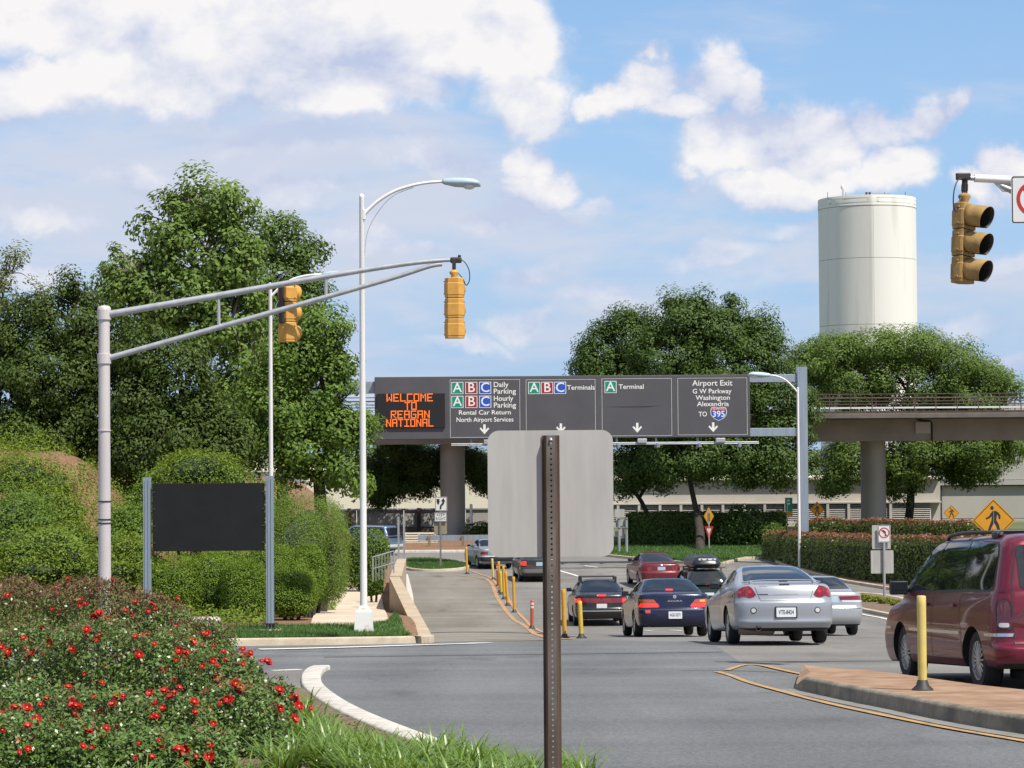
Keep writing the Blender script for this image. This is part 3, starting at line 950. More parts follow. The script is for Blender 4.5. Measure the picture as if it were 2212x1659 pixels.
def make_signal(name, loc, label, mat, rz, tilt=0.0, hood=0.30, wire=True, wire_side=1, lens=True, bell=True):
    """three-section traffic signal hung from its top, front facing -Y"""
    t = thing(name, loc, label, 'traffic signal', 'overhead traffic signals')
    t.rotation_euler = (0, tilt, rz)
    hs = 0.355
    plan = [(-0.165, -0.09), (0.165, -0.09), (0.175, -0.06), (0.175, 0.02), (0.095, 0.125), (-0.095, 0.125), (-0.175, 0.02), (-0.175, -0.06)]
    for i in range(3):
        z1 = -0.02 - i * hs; z0 = z1 - hs + 0.012
        mb = MB()
        def ring(s, z): return [Vector((x * s, y * s, z)) for x, y in plan]
        lv = [(0.93, z0), (0.95, z0 + 0.01), (0.95, z0 + 0.045), (1.0, z0 + 0.05), (1.0, z1 - 0.10), (0.94, z1 - 0.085), (0.94, z1 - 0.01), (0.90, z1)]
        vs = [p for s, z in lv for p in ring(s, z)]; n = 8
        fs = [(a * n + b, a * n + (b + 1) % n, (a + 1) * n + (b + 1) % n, (a + 1) * n + b) for a in range(len(lv) - 1) for b in range(n)]
        fs += [tuple(range(n)), tuple((len(lv) - 1) * n + b for b in range(n))]
        mb.add(vs, fs)
        for sx in (-1, 1):
            for zz in (z0 + 0.07, z1 - 0.06):
                mb.box((sx * 0.176 - 0.012, -0.035, zz - 0.012), (sx * 0.176 + 0.012, 0.0, zz + 0.012), bev=0.004)
        sec = mb.build('section', mat, t)
        zc = (z0 + z1) / 2
        # visor: a tunnel open at the bottom, cut slanting at the mouth
        vs = []; n = 22; rows = 5
        for j in range(rows):
            for q in range(n + 1):
                a = R(-58 + 296 * q / n)
                cx, cz = math.cos(a), math.sin(a)
                ln = hood * (0.62 + 0.38 * (cz * 0.5 + 0.5)) * j / (rows - 1)
                vs.append((0.157 * cx, -0.088 - ln, 0.157 * cz - ln * 0.16))
        fs = [(j * (n + 1) + q, j * (n + 1) + q + 1, (j + 1) * (n + 1) + q + 1, (j + 1) * (n + 1) + q) for j in range(rows - 1) for q in range(n)]
        mb = MB(); mb.add([Vector(p) + Vector((0, 0, zc)) for p in vs], fs)
        v = mb.build('visor', mat, sec, smooth=60)
        md = v.modifiers.new('thick', 'SOLIDIFY'); md.thickness = 0.006; md.offset = -1
        v.data.materials.append(M_BLACK); md.material_offset = 1; md.material_offset_rim = 0
        if lens:
            c = ((0.10, 0.008, 0.008), (0.12, 0.05, 0.006), (0.004, 0.06, 0.035))[i]
            MB().lathe([(0.0, -0.125), (0.08, -0.115), (0.13, -0.098), (0.14, -0.09)], 24, axis='Y', M=Matrix.Translation((0, 0, zc))).build('lens', pm('lens_%d' % i, c, 0.25, spec=0.4), sec, smooth=60)
    if not bell:
        MB().box((-0.05, 0.10, -0.75), (0.05, 0.17, -0.05), bev=0.01).build('arm_bracket', M_DARK_METAL, t)
        return t
    MB().lathe([(0.0, -0.03), (0.06, -0.025), (0.055, 0.02), (0.085, 0.07), (0.075, 0.10), (0.03, 0.125), (0.0, 0.125)], 16).build('hanger_bell', mat, t, smooth=50)
    MB().box((-0.03, -0.03, 0.12), (0.03, 0.03, 0.30), bev=0.006).box((-0.012, -0.045, 0.15), (0.012, 0.045, 0.24)).build('hanger', M_DARK_METAL, t)
    if wire:
        w = wire_side
        pts = polyline_smooth([(0.03 * w, 0, 0.31), (0.17 * w, 0, 0.27), (0.26 * w, 0, 0.12), (0.27 * w, 0, -0.06), (0.21 * w, 0, -0.15), (0.15 * w, 0, -0.03), (0.06 * w, 0, 0.07)], 6)
        MB().tube(pts, 0.009, 8).build('cable', M_DARK_METAL, t, smooth=60)
    return t


def cobra_head(parent, p, length, mat, lens_mat, sgn=1, tilt=0.0, name='lamp_head', lens=True):
    """street lamp luminaire; p = root end, grows along +X * sgn"""
    rows = [(0.0, 0.045, 0.05, -0.03), (0.06, 0.07, 0.075, -0.055), (0.35, 0.12, 0.10, -0.10), (0.62, 0.165, 0.10, -0.105), (0.82, 0.175, 0.085, -0.09), (0.94, 0.135, 0.045, -0.085), (1.0, 0.04, -0.03, -0.08)]
    n = 20; vs = []
    for u, hw, up, dn in rows:
        for q in range(n):
            a = 2 * math.pi * q / n
            c, s = math.cos(a), math.sin(a)
            vs.append(Vector((sgn * u * length, hw * c * length / 0.8, (up * s if s > 0 else -dn * s) * length / 0.8)))
    fs = [(i * n + q, i * n + (q + 1) % n, (i + 1) * n + (q + 1) % n, (i + 1) * n + q) for i in range(len(rows) - 1) for q in range(n)] + [tuple(range(n)), tuple((len(rows) - 1) * n + q for q in range(n))]
    M = Matrix.Translation(p) @ Matrix.Rotation(tilt, 4, 'Y')
    mb = MB(); mb.add([M @ v for v in vs], fs)
    h = mb.build(name, mat, parent, smooth=70)
    if lens:
        s = length / 0.8
        MB().lathe([(0.0, -0.165 * s), (0.06 * s, -0.155 * s), (0.11 * s, -0.12 * s), (0.135 * s, -0.075 * s), (0.135 * s, -0.04 * s)], 20,
                   M=M @ Matrix.Translation((sgn * 0.70 * length, 0, 0.02 * s)) @ Matrix.Diagonal((1.15, 1.0, 1.0, 1))).build('lens', lens_mat, h, smooth=60)
    return h


def build_lamps():
    # tall white lamp on the corner
    d = 41.3; b = ground(786, 1366, zl); d = b.y; k = d / F
    t = thing('street_lamp', b, 'tall white street lamp with rusty white pedestal on the lawn strip', 'street lamp', 'street lamps')
    def L(px, py): return at(px, py, d) - b
    w0, w1, hp = 0.185, 0.15, 0.42
    rows = [(w0, -0.2), (w0, 0.02), (w0 - 0.01, 0.05), (w1, hp - 0.02), (w1 - 0.015, hp), (0.10, hp + 0.03), (0.085, hp + 0.10)]
    mb = MB()
    vs = [Vector((sx * w, sy * w, z)) for w, z in rows for sx, sy in ((-1, -1), (1, -1), (1, 1), (-1, 1))]
    mb.add(vs, [(i * 4 + q, i * 4 + (q + 1) % 4, (i + 1) * 4 + (q + 1) % 4, (i + 1) * 4 + q) for i in range(len(rows) - 1) for q in range(4)] + [(0, 1, 2, 3)])
    mb.build('pedestal', M_RUSTY_WHITE, t)
    topz = L(781, 428).z
    MB().lathe([(0.075, hp), (0.068, hp + 0.2), (0.047, topz), (0.05, topz + 0.01), (0.05, topz + 0.05), (0.03, topz + 0.075), (0.0, topz + 0.09)], 20).build('pole', M_POLE_WHITE, t, smooth=40)
    MB().lathe([(0.11, hp - 0.005), (0.115, hp + 0.015), (0.112, hp + 0.04), (0.08, hp + 0.07)], 16).build('base_flange', pm('rusted_flange', (0.40, 0.20, 0.11), 0.8, base2=(0.62, 0.5, 0.42), scale=12), t, smooth=40)
    # the photograph's pole leans a hair, so arm points are measured from its top
    off = Vector((-L(781, 428).x, 0, 0))
    arm = [L(x, y) + off for x, y in ((783, 467), (800, 449), (820, 432), (850, 414), (885, 402), (920, 395), (957, 392))]
    arm = polyline_smooth(arm, 5)
    MB().tube(arm, list(np.linspace(0.036, 0.028, len(arm))), 14).build('arm', M_POLE_WHITE, t, smooth=60)
    cab = polyline_smooth([L(x, y) + off for x, y in ((787, 555), (790, 520), (798, 490), (815, 460), (838, 432), (862, 416), (893, 405))], 5)
    MB().tube(cab, 0.007, 6).build('cable', M_GALV, t)
    MB().box((0.02, -0.05, L(781, 475).z), (0.075, 0.05, L(781, 452).z), bev=0.01).build('arm_bracket', M_POLE_WHITE, t)
    cobra_head(t, L(955, 393) + off, 0.74, M_LAMP, M_GLASS_LENS, 1, R(2))
    # middle lamp behind the signal arm
    d2 = 50.0; p = at(585, 900, d2); z = zl(p.x, d2)
    t2 = thing('street_lamp', (p.x, d2, z), 'slimmer street lamp behind the blank dark sign', 'street lamp', 'street lamps')
    o2 = Vector((p.x, d2, z))
    tz = at(581, 617, d2).z - z
    MB().lathe([(0.054, -0.3), (0.052, 0), (0.039, tz), (0.044, tz + 0.02), (0.035, tz + 0.05), (0, tz + 0.07)], 18).build('pole', M_POLE_WHITE, t2, smooth=40)
    def L2(px, py): return at(px, py, d2) - at(581, py, d2) + Vector((0, 0, at(px, py, d2).z - z))
    arm = polyline_smooth([L2(583, 640), L2(605, 618), L2(630, 603), L2(660, 595), L2(694, 592)], 5)
    MB().tube(arm, 0.028, 12).build('arm', M_POLE_WHITE, t2, smooth=60)
    MB().tube(polyline_smooth([L2(586, 690), L2(595, 655), L2(620, 622)], 5), 0.008, 6).build('cable', M_GALV, t2)
    cobra_head(t2, L2(692, 593), 0.55, M_LAMP, M_GLASS_LENS, 1, R(-3), lens=False)
    # small lamp by the gantry post
    d3 = 108.0; p = at(1725, 1000, d3); z = zt(p.x, d3)
    t3 = thing('street_lamp', (p.x, d3, z), 'thin white street lamp standing against the gantry post', 'street lamp', 'street lamps')
    tz = at(1722, 838, d3).z - z
    MB().lathe([(0.075, -0.2), (0.072, 0), (0.05, tz), (0.0, tz + 0.04)], 14).build('pole', M_POLE_WHITE, t3, smooth=40)
    def L3(px, py): return Vector(((px - 1722) * d3 / F, 0, at(px, py, d3).z - z))
    MB().tube(polyline_smooth([L3(1722, 848), L3(1708, 832), L3(1694, 820), L3(1678, 813), L3(1660, 810)], 5), 0.04, 10).build('arm', M_POLE_WHITE, t3, smooth=60)
    cobra_head(t3, L3(1663, 811), 1.05, M_LAMP, M_GLASS_LENS, -1, R(4))


def build_right_mast():
    d = 30.5; k = d / F
    tip = at(2078, 384, d)
    pz = zt(9.0, d)
    t = thing('signal_mast', (9.2, d, pz), 'bright steel signal mast arm reaching in above the red minivan', 'signal mast')
    o = Vector((9.2, d, pz))
    def L(px, py): return at(px, py, d) - o
    H = L(2200, 360).z
    MB().lathe([(0.13, -0.3), (0.125, 0), (0.10, H), (0.0, H + 0.05)], 24).build('pole', M_POLE_PINK, t, smooth=40)
    a = L(2092, 382); b = Vector((-0.05, 0, L(2212, 392).z - 0.02))
    MB().tube([L(2074, 383), L(2106, 385)], 0.034, 14).build('arm_tip', M_GALV, t, smooth=60)
    MB().tube([L(2105, 385), L(2150, 387), L(2212, 391), b], [0.052, 0.052, 0.056, 0.07], 16).build('upper_arm', M_POLE_WHITE, t, smooth=60)
    MB().tube([L(2160, 400), L(2186, 412), L(2240, 440), Vector((-0.05, 0, L(2212, 392).z - 1.2))], [0.03, 0.045, 0.05, 0.055], 14).build('lower_arm', M_GALV, t, smooth=60)
    MB().prism([(0, 0), (0.36, -0.02), (0.36, -0.16), (0.15, -0.15)], -0.02, 0.02, M=Matrix.Translation(L(2142, 390))).build('gusset', M_GALV, t)
    MB().box((-0.11, -0.045, -0.04), (0.08, 0.045, 0.05), bev=0.015, M=Matrix.Translation(L(2083, 382))).tube([L(2071, 388), L(2068, 374)], 0.026, 8).build('end_clamp', M_DARK_METAL, t)
    make_signal('traffic_signal', at(2083, 437, d), 'three section signal with dark visors facing sideways above the red minivan', M_SIGNAL_PALE, R(48), tilt=R(4.0), hood=0.32, wire_side=-1)
    # no-turn sign clamped to the arm
    s = at(2185, 483, d - 0.12)
    g = thing('turn_sign', s, 'white no turn sign with red ring on the bright signal arm', 'road sign')
    w = 0.61; h = 0.63
    MB().prism(rrect(0, 0, w, h, 0.035), 0, 0.004).build('sign_plate', M_WHITE, g)
    border(g, rrect(0.008, 0.008, w - 0.008, h - 0.008, 0.03), rrect(0.022, 0.022, w - 0.022, h - 0.022, 0.022), M_BLK_INK)
    no_turn_symbol(g, w / 2, h / 2 + 0.01, 0.235, right=False)
    MB().box((0.2, 0.005, h * 0.72), (0.4, 0.14, h * 0.86)).build('clamp', M_GALV, g)


def border(parent, outer, inner, mat, y=-0.0022, name='border'):
    n = len(outer)
    mb = MB()
    vs = [(x, y, z) for x, z in outer] + [(x, y, z) for x, z in inner]
    mb.add(vs, [(i, (i + 1) % n, n + (i + 1) % n, n + i) for i in range(n)])
    return mb.build(name, mat, parent)


def flat(parent, outline, mat, y=-0.002, name='symbol'):
    vv, ff = fill2d(outline)
    mb = MB(); mb.add([(x, y, z) for x, z in vv], ff)
    return mb.build(name, mat, parent)


def no_turn_symbol(g, cx, cz, r, right=False):
    s = 1 if right else -1
    q = r / 0.235
    def T(pts): return [(cx + s * x * q, cz + z * q) for x, z in pts]
    flat(g, T([(-0.075, -0.155), (-0.025, -0.155), (-0.025, 0.02), (0.03, 0.06), (0.03, 0.02), (0.13, 0.085), (0.03, 0.15), (0.03, 0.11), (-0.045, 0.085), (-0.075, 0.04)]), M_BLK_INK, -0.0024, 'arrow')
    border(g, circle(cx, cz, r, 40), circle(cx, cz, r * 0.80, 40), M_RED_INK, -0.0032, 'ring')
    a = R(45 if not right else 135)
    u = (math.cos(R(135)), math.sin(R(135))) if True else 0
    v = (-u[1], u[0]); hw = r * 0.085; L_ = r * 0.84
    flat(g, [(cx + u[0] * e * L_ + v[0] * f * hw, cz + u[1] * e * L_ + v[1] * f * hw) for e, f in ((-1, -1), (1, -1), (1, 1), (-1, 1))], M_RED_INK, -0.0040, 'slash')


def build_blank_sign():
    b = ground(584, 1363, zl); d = b.y; k = d / F
    left = at(318, 1200, d)
    t = thing('blank_sign', (b.x, d, b.z), 'blank dark panel on two blue grey posts before the boxwoods', 'sign')
    def L(px, py): return at(px, py, d) - Vector((b.x, d, b.z))
    for px, top in ((318, 1031), (583, 1028)):
        x = L(px, 1100).x if px == 318 else 0.0
        zt_ = L(px, top).z
        zb_ = zl(b.x + x, d) - b.z
        w = 0.070
        prof = [(-w, -0.06), (w, -0.06), (w, -0.048), (0.008, -0.048), (0.008, 0.048), (w, 0.048), (w, 0.06), (-w, 0.06), (-w, 0.048), (-0.008, 0.048), (-0.008, -0.048), (-w, -0.048)]
        mb = MB(); n = len(prof)
        vs = [(x + a, c, z) for z in (zb_ + 0.02, zt_) for a, c in prof]
        mb.add(vs, [(i, (i + 1) % n, n + (i + 1) % n, n + i) for i in range(n)])
        vv, ff = fill2d(prof); mb.add([(x + a, c, zt_) for a, c in vv], ff)
        mb.tube([(x - 0.035, -0.066, zb_ + 0.05), (x - 0.035, -0.066, zt_ - 0.05)], 0.008, 6).tube([(x + 0.03, -0.066, zb_ + 0.05), (x + 0.03, -0.066, zt_ - 0.05)], 0.008, 6)
        mb.build('post', M_STEEL_BLUE, t)
        MB().box((x - 0.14, -0.10, zb_ + 0.13), (x + 0.14, 0.10, zb_ + 0.155), bev=0.004).box((x - 0.075, -0.07, zb_ - 0.1), (x + 0.075, 0.07, zb_ + 0.13)).build('base_plate', M_DARK_METAL, t)
        MB().box((x - 0.22, -0.2, zb_ - 0.1), (x + 0.22, 0.2, zb_ + 0.035), bev=0.01).build('footing', M_SIDEWALK, t)
    p0, p1 = L(330, 1191), L(571, 1043)
    MB().box((p0.x, -0.02, p0.z), (p1.x, 0.02, p1.z), bev=0.004).build('panel', M_PANEL_DARK, t)
    for px in (330, 571):
        for i in range(4):
            z = p0.z + (p1.z - p0.z) * (0.12 + 0.25 * i); x = L(px, 1100).x
            MB().box((x - 0.05, -0.03, z - 0.015), (x + 0.05, -0.021, z + 0.015), bev=0.003).build('clip', M_DARK_METAL, t)


def build_near_sign():
    d = 11.14; k = d / F
    c = at(1191, 1203, d)
    zg = zt(c.x, d) + 0.1
    t = thing('road_sign', (c.x, d, zg), 'grey back of a large square road sign on a rusty perforated post', 'road sign')
    t.rotation_euler = (0, 0, R(1.5))
    z0 = c.z - zg; z1 = z0 + 273 * k
    xa, xb = (1055 - 1191) * k, (1326 - 1191) * k
    MB().prism(rrect(xa, z0, xb, z1, 0.055, 8), 0.0, 0.003).build('sign_plate', M_SIGN_BACK, t)
    # hat-section post, web with punched holes towards the camera
    M_POST = pm('rusted_channel', (0.075, 0.055, 0.045), 0.75, 0.2, base2=(0.16, 0.14, 0.125), scale=9, vstretch=(1, 1, 0.25), detail=8)
    M_POST2 = pm('rusted_flange_side', (0.060, 0.036, 0.026), 0.8, 0.1, base2=(0.115, 0.075, 0.05), scale=12, vstretch=(1, 1, 0.3), detail=8)
    ztop = z1 - 11 * k
    wy, fy = -0.046, -0.0035
    wx, sx, fx = 0.0205, 0.030, 0.0425
    mb = MB()
    step = 0.0254; n = int((ztop + 0.5) / step); rh = 0.0052
    oc = [(rh * math.cos(2 * math.pi * q / 8 + math.pi / 8), rh * math.sin(2 * math.pi * q / 8 + math.pi / 8)) for q in range(8)]
    for i in range(n):
        za = ztop - step * (i + 1); zc = za + step / 2
        sq = [(wx, 0.005), (0.009, step / 2), (-0.009, step / 2), (-wx, 0.005), (-wx, -0.005), (-0.009, -step / 2), (0.009, -step / 2), (wx, -0.005)]
        # web split: square ring round the hole plus corners
        vs = [(x, wy, zc + z) for x, z in sq] + [(x, wy, zc + z) for x, z in oc]
        order = [0, 1, 2, 3, 4, 5, 6, 7]
        fs = []
        for q in range(8):
            fs.append((q, (q + 1) % 8, 8 + (q + 1) % 8, 8 + q))
        cor = [(wx, step / 2), (-wx, step / 2), (-wx, -step / 2), (wx, -step / 2)]
        vs += [(x, wy, zc + z) for x, z in cor]
        fs += [(0, 16, 1), (2, 17, 3), (4, 18, 5), (6, 19, 7)]
        vs += [(x, wy + 0.004, zc + z) for x, z in oc]
        fs += [(8 + q, 8 + (q + 1) % 8, 20 + (q + 1) % 8, 20 + q) for q in range(8)]
        mb.add(vs, fs, M_POST)
    zb = ztop - step * n
    for s in (-1, 1):
        pr = [(wx, wy), (sx, fy), (fx, fy), (fx, fy - 0.0035), (sx + 0.002, fy - 0.0035), (wx + 0.0032, wy - 0.0)]
        vs = [(s * x, y, z) for z in (zb, ztop) for x, y in pr]
        m = len(pr)
        mb.add(vs, [(i, (i + 1) % m, m + (i + 1) % m, m + i) for i in range(m)] + [tuple(range(m)), tuple(range(m, 2 * m))], M_POST2)
    mb.build('post', M_POST, t)
    MB().lathe([(0.0, -0.012), (0.006, -0.011), (0.0085, -0.005), (0.009, 0.0)], 12, axis='Y', M=Matrix.Translation((0, wy, ztop - 0.022))).build('bolt', M_GALV, t, smooth=60)


# ---- 5 x 7 dot lettering for the message board
GLYPH = {'W': '10001 10001 10001 10101 10101 11011 10001', 'E': '11111 10000 10000 11110 10000 10000 11111', 'L': '10000 10000 10000 10000 10000 10000 11111',
         'C': '11111 10000 10000 10000 10000 10000 11111', 'O': '11111 10001 10001 10001 10001 10001 11111', 'M': '10001 11011 10101 10101 10001 10001 10001',
         'T': '11111 00100 00100 00100 00100 00100 00100', 'R': '11111 10001 10001 11110 10100 10010 10001', 'A': '11111 10001 10001 11111 10001 10001 10001',
         'G': '11111 10000 10000 10111 10001 10001 11111', 'N': '10001 11001 11001 10101 10011 10011 10001', 'I': '11111 00100 00100 00100 00100 00100 11111'}


def build_gantry():
    d = 112.0; k = d / F
    o = at(1738, 1145, d); zg = zt(o.x, d)
    org = Vector((o.x, d, zg))
    t = thing('sign_gantry', org, 'wide dark overhead direction sign gantry spanning the approach road', 'sign gantry')
    zr = at(1300, 878, d).z - zg           # centre line of the panel
    def X(px): return (px - 1738) * k
    def Z(py): return zr + (878 - py) * k
    P = lambda px, py: (X(px), Z(py))
    MB().box((X(812), 0.0, Z(946)), (X(1623), 0.35, Z(811)), bev=0.02).build('panel', M_GANTRY, t)
    for a, b in ((811, 828), (927, 945)):
        MB().box((X(1623), 0.16, Z(b)), (X(1728), 0.5, Z(a)), bev=0.015).build('beam', M_STEEL_BLUE, t)
    MB().box((X(640), 0.36, Z(846)), (X(812), 0.7, Z(820)), bev=0.02).box((X(640), 0.36, Z(945)), (X(812), 0.7, Z(927)), bev=0.02).build('end_beam', M_STEEL_BLUE, t)
    for px in (1737, 640):
        w = 10.5 * k
        mb = MB()
        mb.box((X(px) - w, 0.05, -0.3 if px > 1000 else 0.4), (X(px) + w, 0.13, Z(795))).box((X(px) - w, 0.55, -0.3), (X(px) + w, 0.62, Z(795))).box((X(px) - w * 0.35, 0.13, -0.3), (X(px) + w * 0.35, 0.55, Z(795)))
        mb.build('post', M_STEEL_BLUE, t)
    yf = -0.004
    def frame(px0, py0, px1, py1):
        a = 0.6 * k
        border(t, [P(px0, py1), P(px1, py1), P(px1, py0), P(px0, py0)], [(X(px0) + a, Z(py1) + a), (X(px1) - a, Z(py1) + a), (X(px1) - a, Z(py0) - a), (X(px0) + a, Z(py0) - a)], M_TEXT, yf, 'frame_line')
    for f in ((975, 818, 1126, 943), (1139, 819, 1289, 942), (1303, 818, 1454, 942), (1467, 818, 1617, 941)): frame(*f)
    def arrow(px, py):
        q = k
        pts = [(-2.6, 10), (2.6, 10), (2.6, -2), (8, 3.5), (10.2, 0.5), (0, -11), (-10.2, 0.5), (-8, 3.5), (-2.6, -2)]
        flat(t, [(X(px) + a * q, Z(py) + b * q) for a, b in pts], M_TEXT, yf, 'arrow')
    for a in ((1049, 925), (1214, 924), (1379, 924), (1543, 924)): arrow(*a)
    def badge(px, py, ch, mat, s=26):
        h = s / 2
        flat(t, [P(px - h, py + h), P(px + h, py + h), P(px + h, py - h), P(px - h, py - h)], M_TEXT, yf, 'badge_edge')
        h -= 1.3
        b = flat(t, [P(px - h, py + h), P(px + h, py + h), P(px + h, py - h), P(px - h, py - h)], mat, yf - 0.004, 'badge')
        put_text(ch, 29 * k, M_TEXT, t, (X(px), yf - 0.009, Z(py)), bold=0.004)
    for y in (836, 866):
        for x, c, m in ((991, 'A', M_GREEN_INK), (1021, 'B', M_MAROON_INK), (1051, 'C', M_BLUE_INK)): badge(x, y, c, m)
    for x, c, m in ((1157, 'A', M_GREEN_INK), (1185, 'B', M_MAROON_INK), (1213, 'C', M_BLUE_INK)): badge(x, 837, c, m)
    badge(1322, 836, 'A', M_GREEN_INK)
    def txt(s, px, py, cap, width, align='CENTER'):
        ob = put_text(s, cap * 1.42 * k, M_TEXT, t, (X(px), yf, Z(py)), align='CENTER', bold=0.0035, width=width * k)
        return ob
    txt('Daily', 1085, 829.5, 11, 32); txt('Parking', 1093, 844, 11, 48)
    txt('Hourly', 1090, 859.5, 11, 42); txt('Parking', 1093, 874, 11, 48)
    txt('Rental Car Return', 1050, 889.5, 9.5, 112); txt('North Airport Services', 1050, 905, 9.5, 123)
    txt('Terminals', 1258, 837, 10, 60); txt('Terminal', 1367, 836, 10, 54)
    txt('Airport Exit', 1542, 829.5, 12, 87); txt('G W Parkway', 1541, 847, 10, 84); txt('Washington', 1543, 861, 10, 74); txt('Alexandria', 1543, 874.5, 10, 69)
    txt('TO', 1521, 896.5, 10, 18)
    # interstate shield
    def sh(s, dy=0): return [P(1555 + a * s, 895 - (b * s + dy)) for a, b in ((-15, 12), (-8, 13.5), (0, 12), (8, 13.5), (15, 12), (17, 4), (15.5, -4), (10, -10), (0, -15), (-10, -10), (-15.5, -4), (-17, 4))]
    flat(t, sh(1.06), M_TEXT, yf, 'shield_edge')
    flat(t, sh(0.98), M_BLUE_INK, yf - 0.004, 'shield')
    flat(t, [P(1555 + a, 895 - b) for a, b in ((-14.6, 11.6), (-8, 13.1), (0, 11.7), (8, 13.1), (14.6, 11.6), (16, 6.5), (-16, 6.5))], M_RED_INK, yf - 0.008, 'shield_band')
    put_text('395', 18.5 * k, M_TEXT, t, (X(1555), yf - 0.012, Z(896.5)), width=26 * k, bold=0.006)
    put_text('INTERSTATE', 5 * k, M_TEXT, t, (X(1555), yf - 0.014, Z(885.2)), width=25 * k, bold=0.001)
    # dark smear on the third panel
    flat(t, [P(1310, 879), P(1395, 878.5), P(1428, 877.5), P(1400, 880), P(1350, 880)], M_LEDBOX, yf, 'stain')
    # message board
    box = MB().box((X(817), -0.10, Z(921)), (X(964), 0.01, Z(847)), bev=0.01).build('message_board', M_LEDBOX, t)
    for s, cx, cy, wd in (('WELCOME', 888, 856, 100), ('TO', 890, 874, 26), ('REAGAN', 889, 892.5, 84), ('NATIONAL', 888, 910.5, 102)):
        n = len(s); cell = wd / (n * 6 - 1); hh = 17.0 / 7
        mb = MB()
        for i, ch in enumerate(s):
            for r_, row in enumerate(GLYPH[ch].split()):
                for c_, bit in enumerate(row):
                    if bit == '1':
                        x = cx - wd / 2 + (i * 6 + c_) * cell; y = cy - 8.5 + r_ * hh
                        e = 0.06
                        mb.add([(X(x + cell * e), -0.104, Z(y + hh * (1 - e))), (X(x + cell * (1 - e)), -0.104, Z(y + hh * (1 - e))), (X(x + cell * (1 - e)), -0.104, Z(y + hh * e)), (X(x + cell * e), -0.104, Z(y + hh * e))], [(0, 1, 2, 3)])
        mb.build('dot_lettering', M_LED, box)
    # lighting rail below
    MB().tube([(X(978), -0.55, Z(957)), (X(1638), -0.55, Z(957))], 0.035, 8).tube([(X(978), -0.75, Z(960)), (X(1638), -0.75, Z(960))], 0.03, 8).build('light_rail', M_GALV, t)
    for px in (1020, 1100, 1180, 1335, 1420, 1510, 1596):
        MB().box((X(px) - 0.05, -0.8, Z(962)), (X(px) + 0.05, 0.3, Z(957.5))).box((X(px) - 0.05, 0.2, Z(962)), (X(px) + 0.05, 0.3, Z(944))).box((X(px) - 0.09, -0.15, Z(967)), (X(px) + 0.16, 0.1, Z(961.5))).build('bracket', M_STEEL_BLUE, t)
    for px in (1058, 1220, 1387, 1555):
        MB().box((X(px) - 10 * k, -1.0, Z(958)), (X(px) + 10 * k, -0.45, Z(948)), bev=0.03).build('flood_light', M_GALV, t)


def build_guideway():
    d = 138.0; k = d / F
    zb = at(2000, 952, d).z; zlip = at(2000, 904, d).z; ztp = at(2000, 893.5, d).z
    zg = zt(0, d)
    t = thing('railway_viaduct', (0, d, zg), 'long concrete railway viaduct with rusty railings crossing behind the gantry', 'viaduct')
    x0, x1 = -48.0, 58.0
    def B(lo, hi, name, mat, bev=0.03, par=t):
        return MB().box((lo[0], lo[1], lo[2] - zg), (hi[0], hi[1], hi[2] - zg), bev=bev).build(name, mat, par)
    B((x0, 1.1, zb), (x1, 7.0, zlip), 'girder', M_CONC)
    B((x0, -2.3, zlip), (x1, 8.2, ztp), 'deck_slab', M_CONC_DIRTY)
    for cx in (977, 1892, 40, 2790):
        p = at(cx, 1050, d + 3)
        MB().lathe([(1, -0.5), (1, zb + 0.01 - zg)], 40, M=Matrix.Translation((p.x, 4.0, 0)) @ Matrix.Diagonal((0.76, 1.15, 1, 1))).build('column', pm('column_concrete', (0.30, 0.28, 0.25), 0.85, base2=(0.37, 0.35, 0.315), scale=0.6, vstretch=(1, 1, .3)), t, smooth=40)
    def rz(py): return at(2000, py, d).z - zg
    for yy, nm in ((-2.0, 0), (7.7, 1)):
        off = 0.0 if nm == 0 else 0.0
        for py in (852.5, 861, 874):
            MB().tube([(x0, yy, rz(py)), (x1, yy, rz(py))], 0.028, 6).build('rail', M_RUST_RAIL, t)
        me = None
        for i in range(int((x1 - x0) / 1.25)):
            x = x0 + 0.4 + i * 1.25 + nm * 0.5
            if me is None:
                ob = MB().box((-0.025, -0.03, rz(896)), (0.025, 0.03, rz(852))).build('post', M_RUST_RAIL, t); me = ob.data
            else:
                ob = bpy.data.objects.new('post', me); col.objects.link(ob); ob.parent = t
            ob.location = (x, yy, 0)
    MB().box((x0, 1.6, rz(881)), (x1, 1.9, rz(877.5))).build('third_rail_cover', M_WHITE, t)
    for yy in (2.3, 3.8):
        MB().box((x0, yy, rz(892)), (x1, yy + 0.08, rz(886))).build('track_rail', M_RUST_RAIL, t)
    p = at(2000, 930, d)
    MB().box((p.x - 0.45, 0.93, rz(936)), (p.x + 0.45, 1.095, rz(911)), bev=0.01).build('equipment_box', pm('viaduct_box', (0.42, 0.42, 0.40), 0.6), t)
    q = p.x + 0.55
    MB().tube(polyline_smooth([(q - 1.0, 0.9, rz(904)), (q - 0.95, 1.0, rz(903)), (q - 0.6, 1.03, rz(908)), (q - 0.1, 1.04, rz(910)), (q, 1.04, rz(915))], 4) + [Vector((q, 1.04, rz(953)))], 0.05, 8).build('conduit', M_BLACK, t)


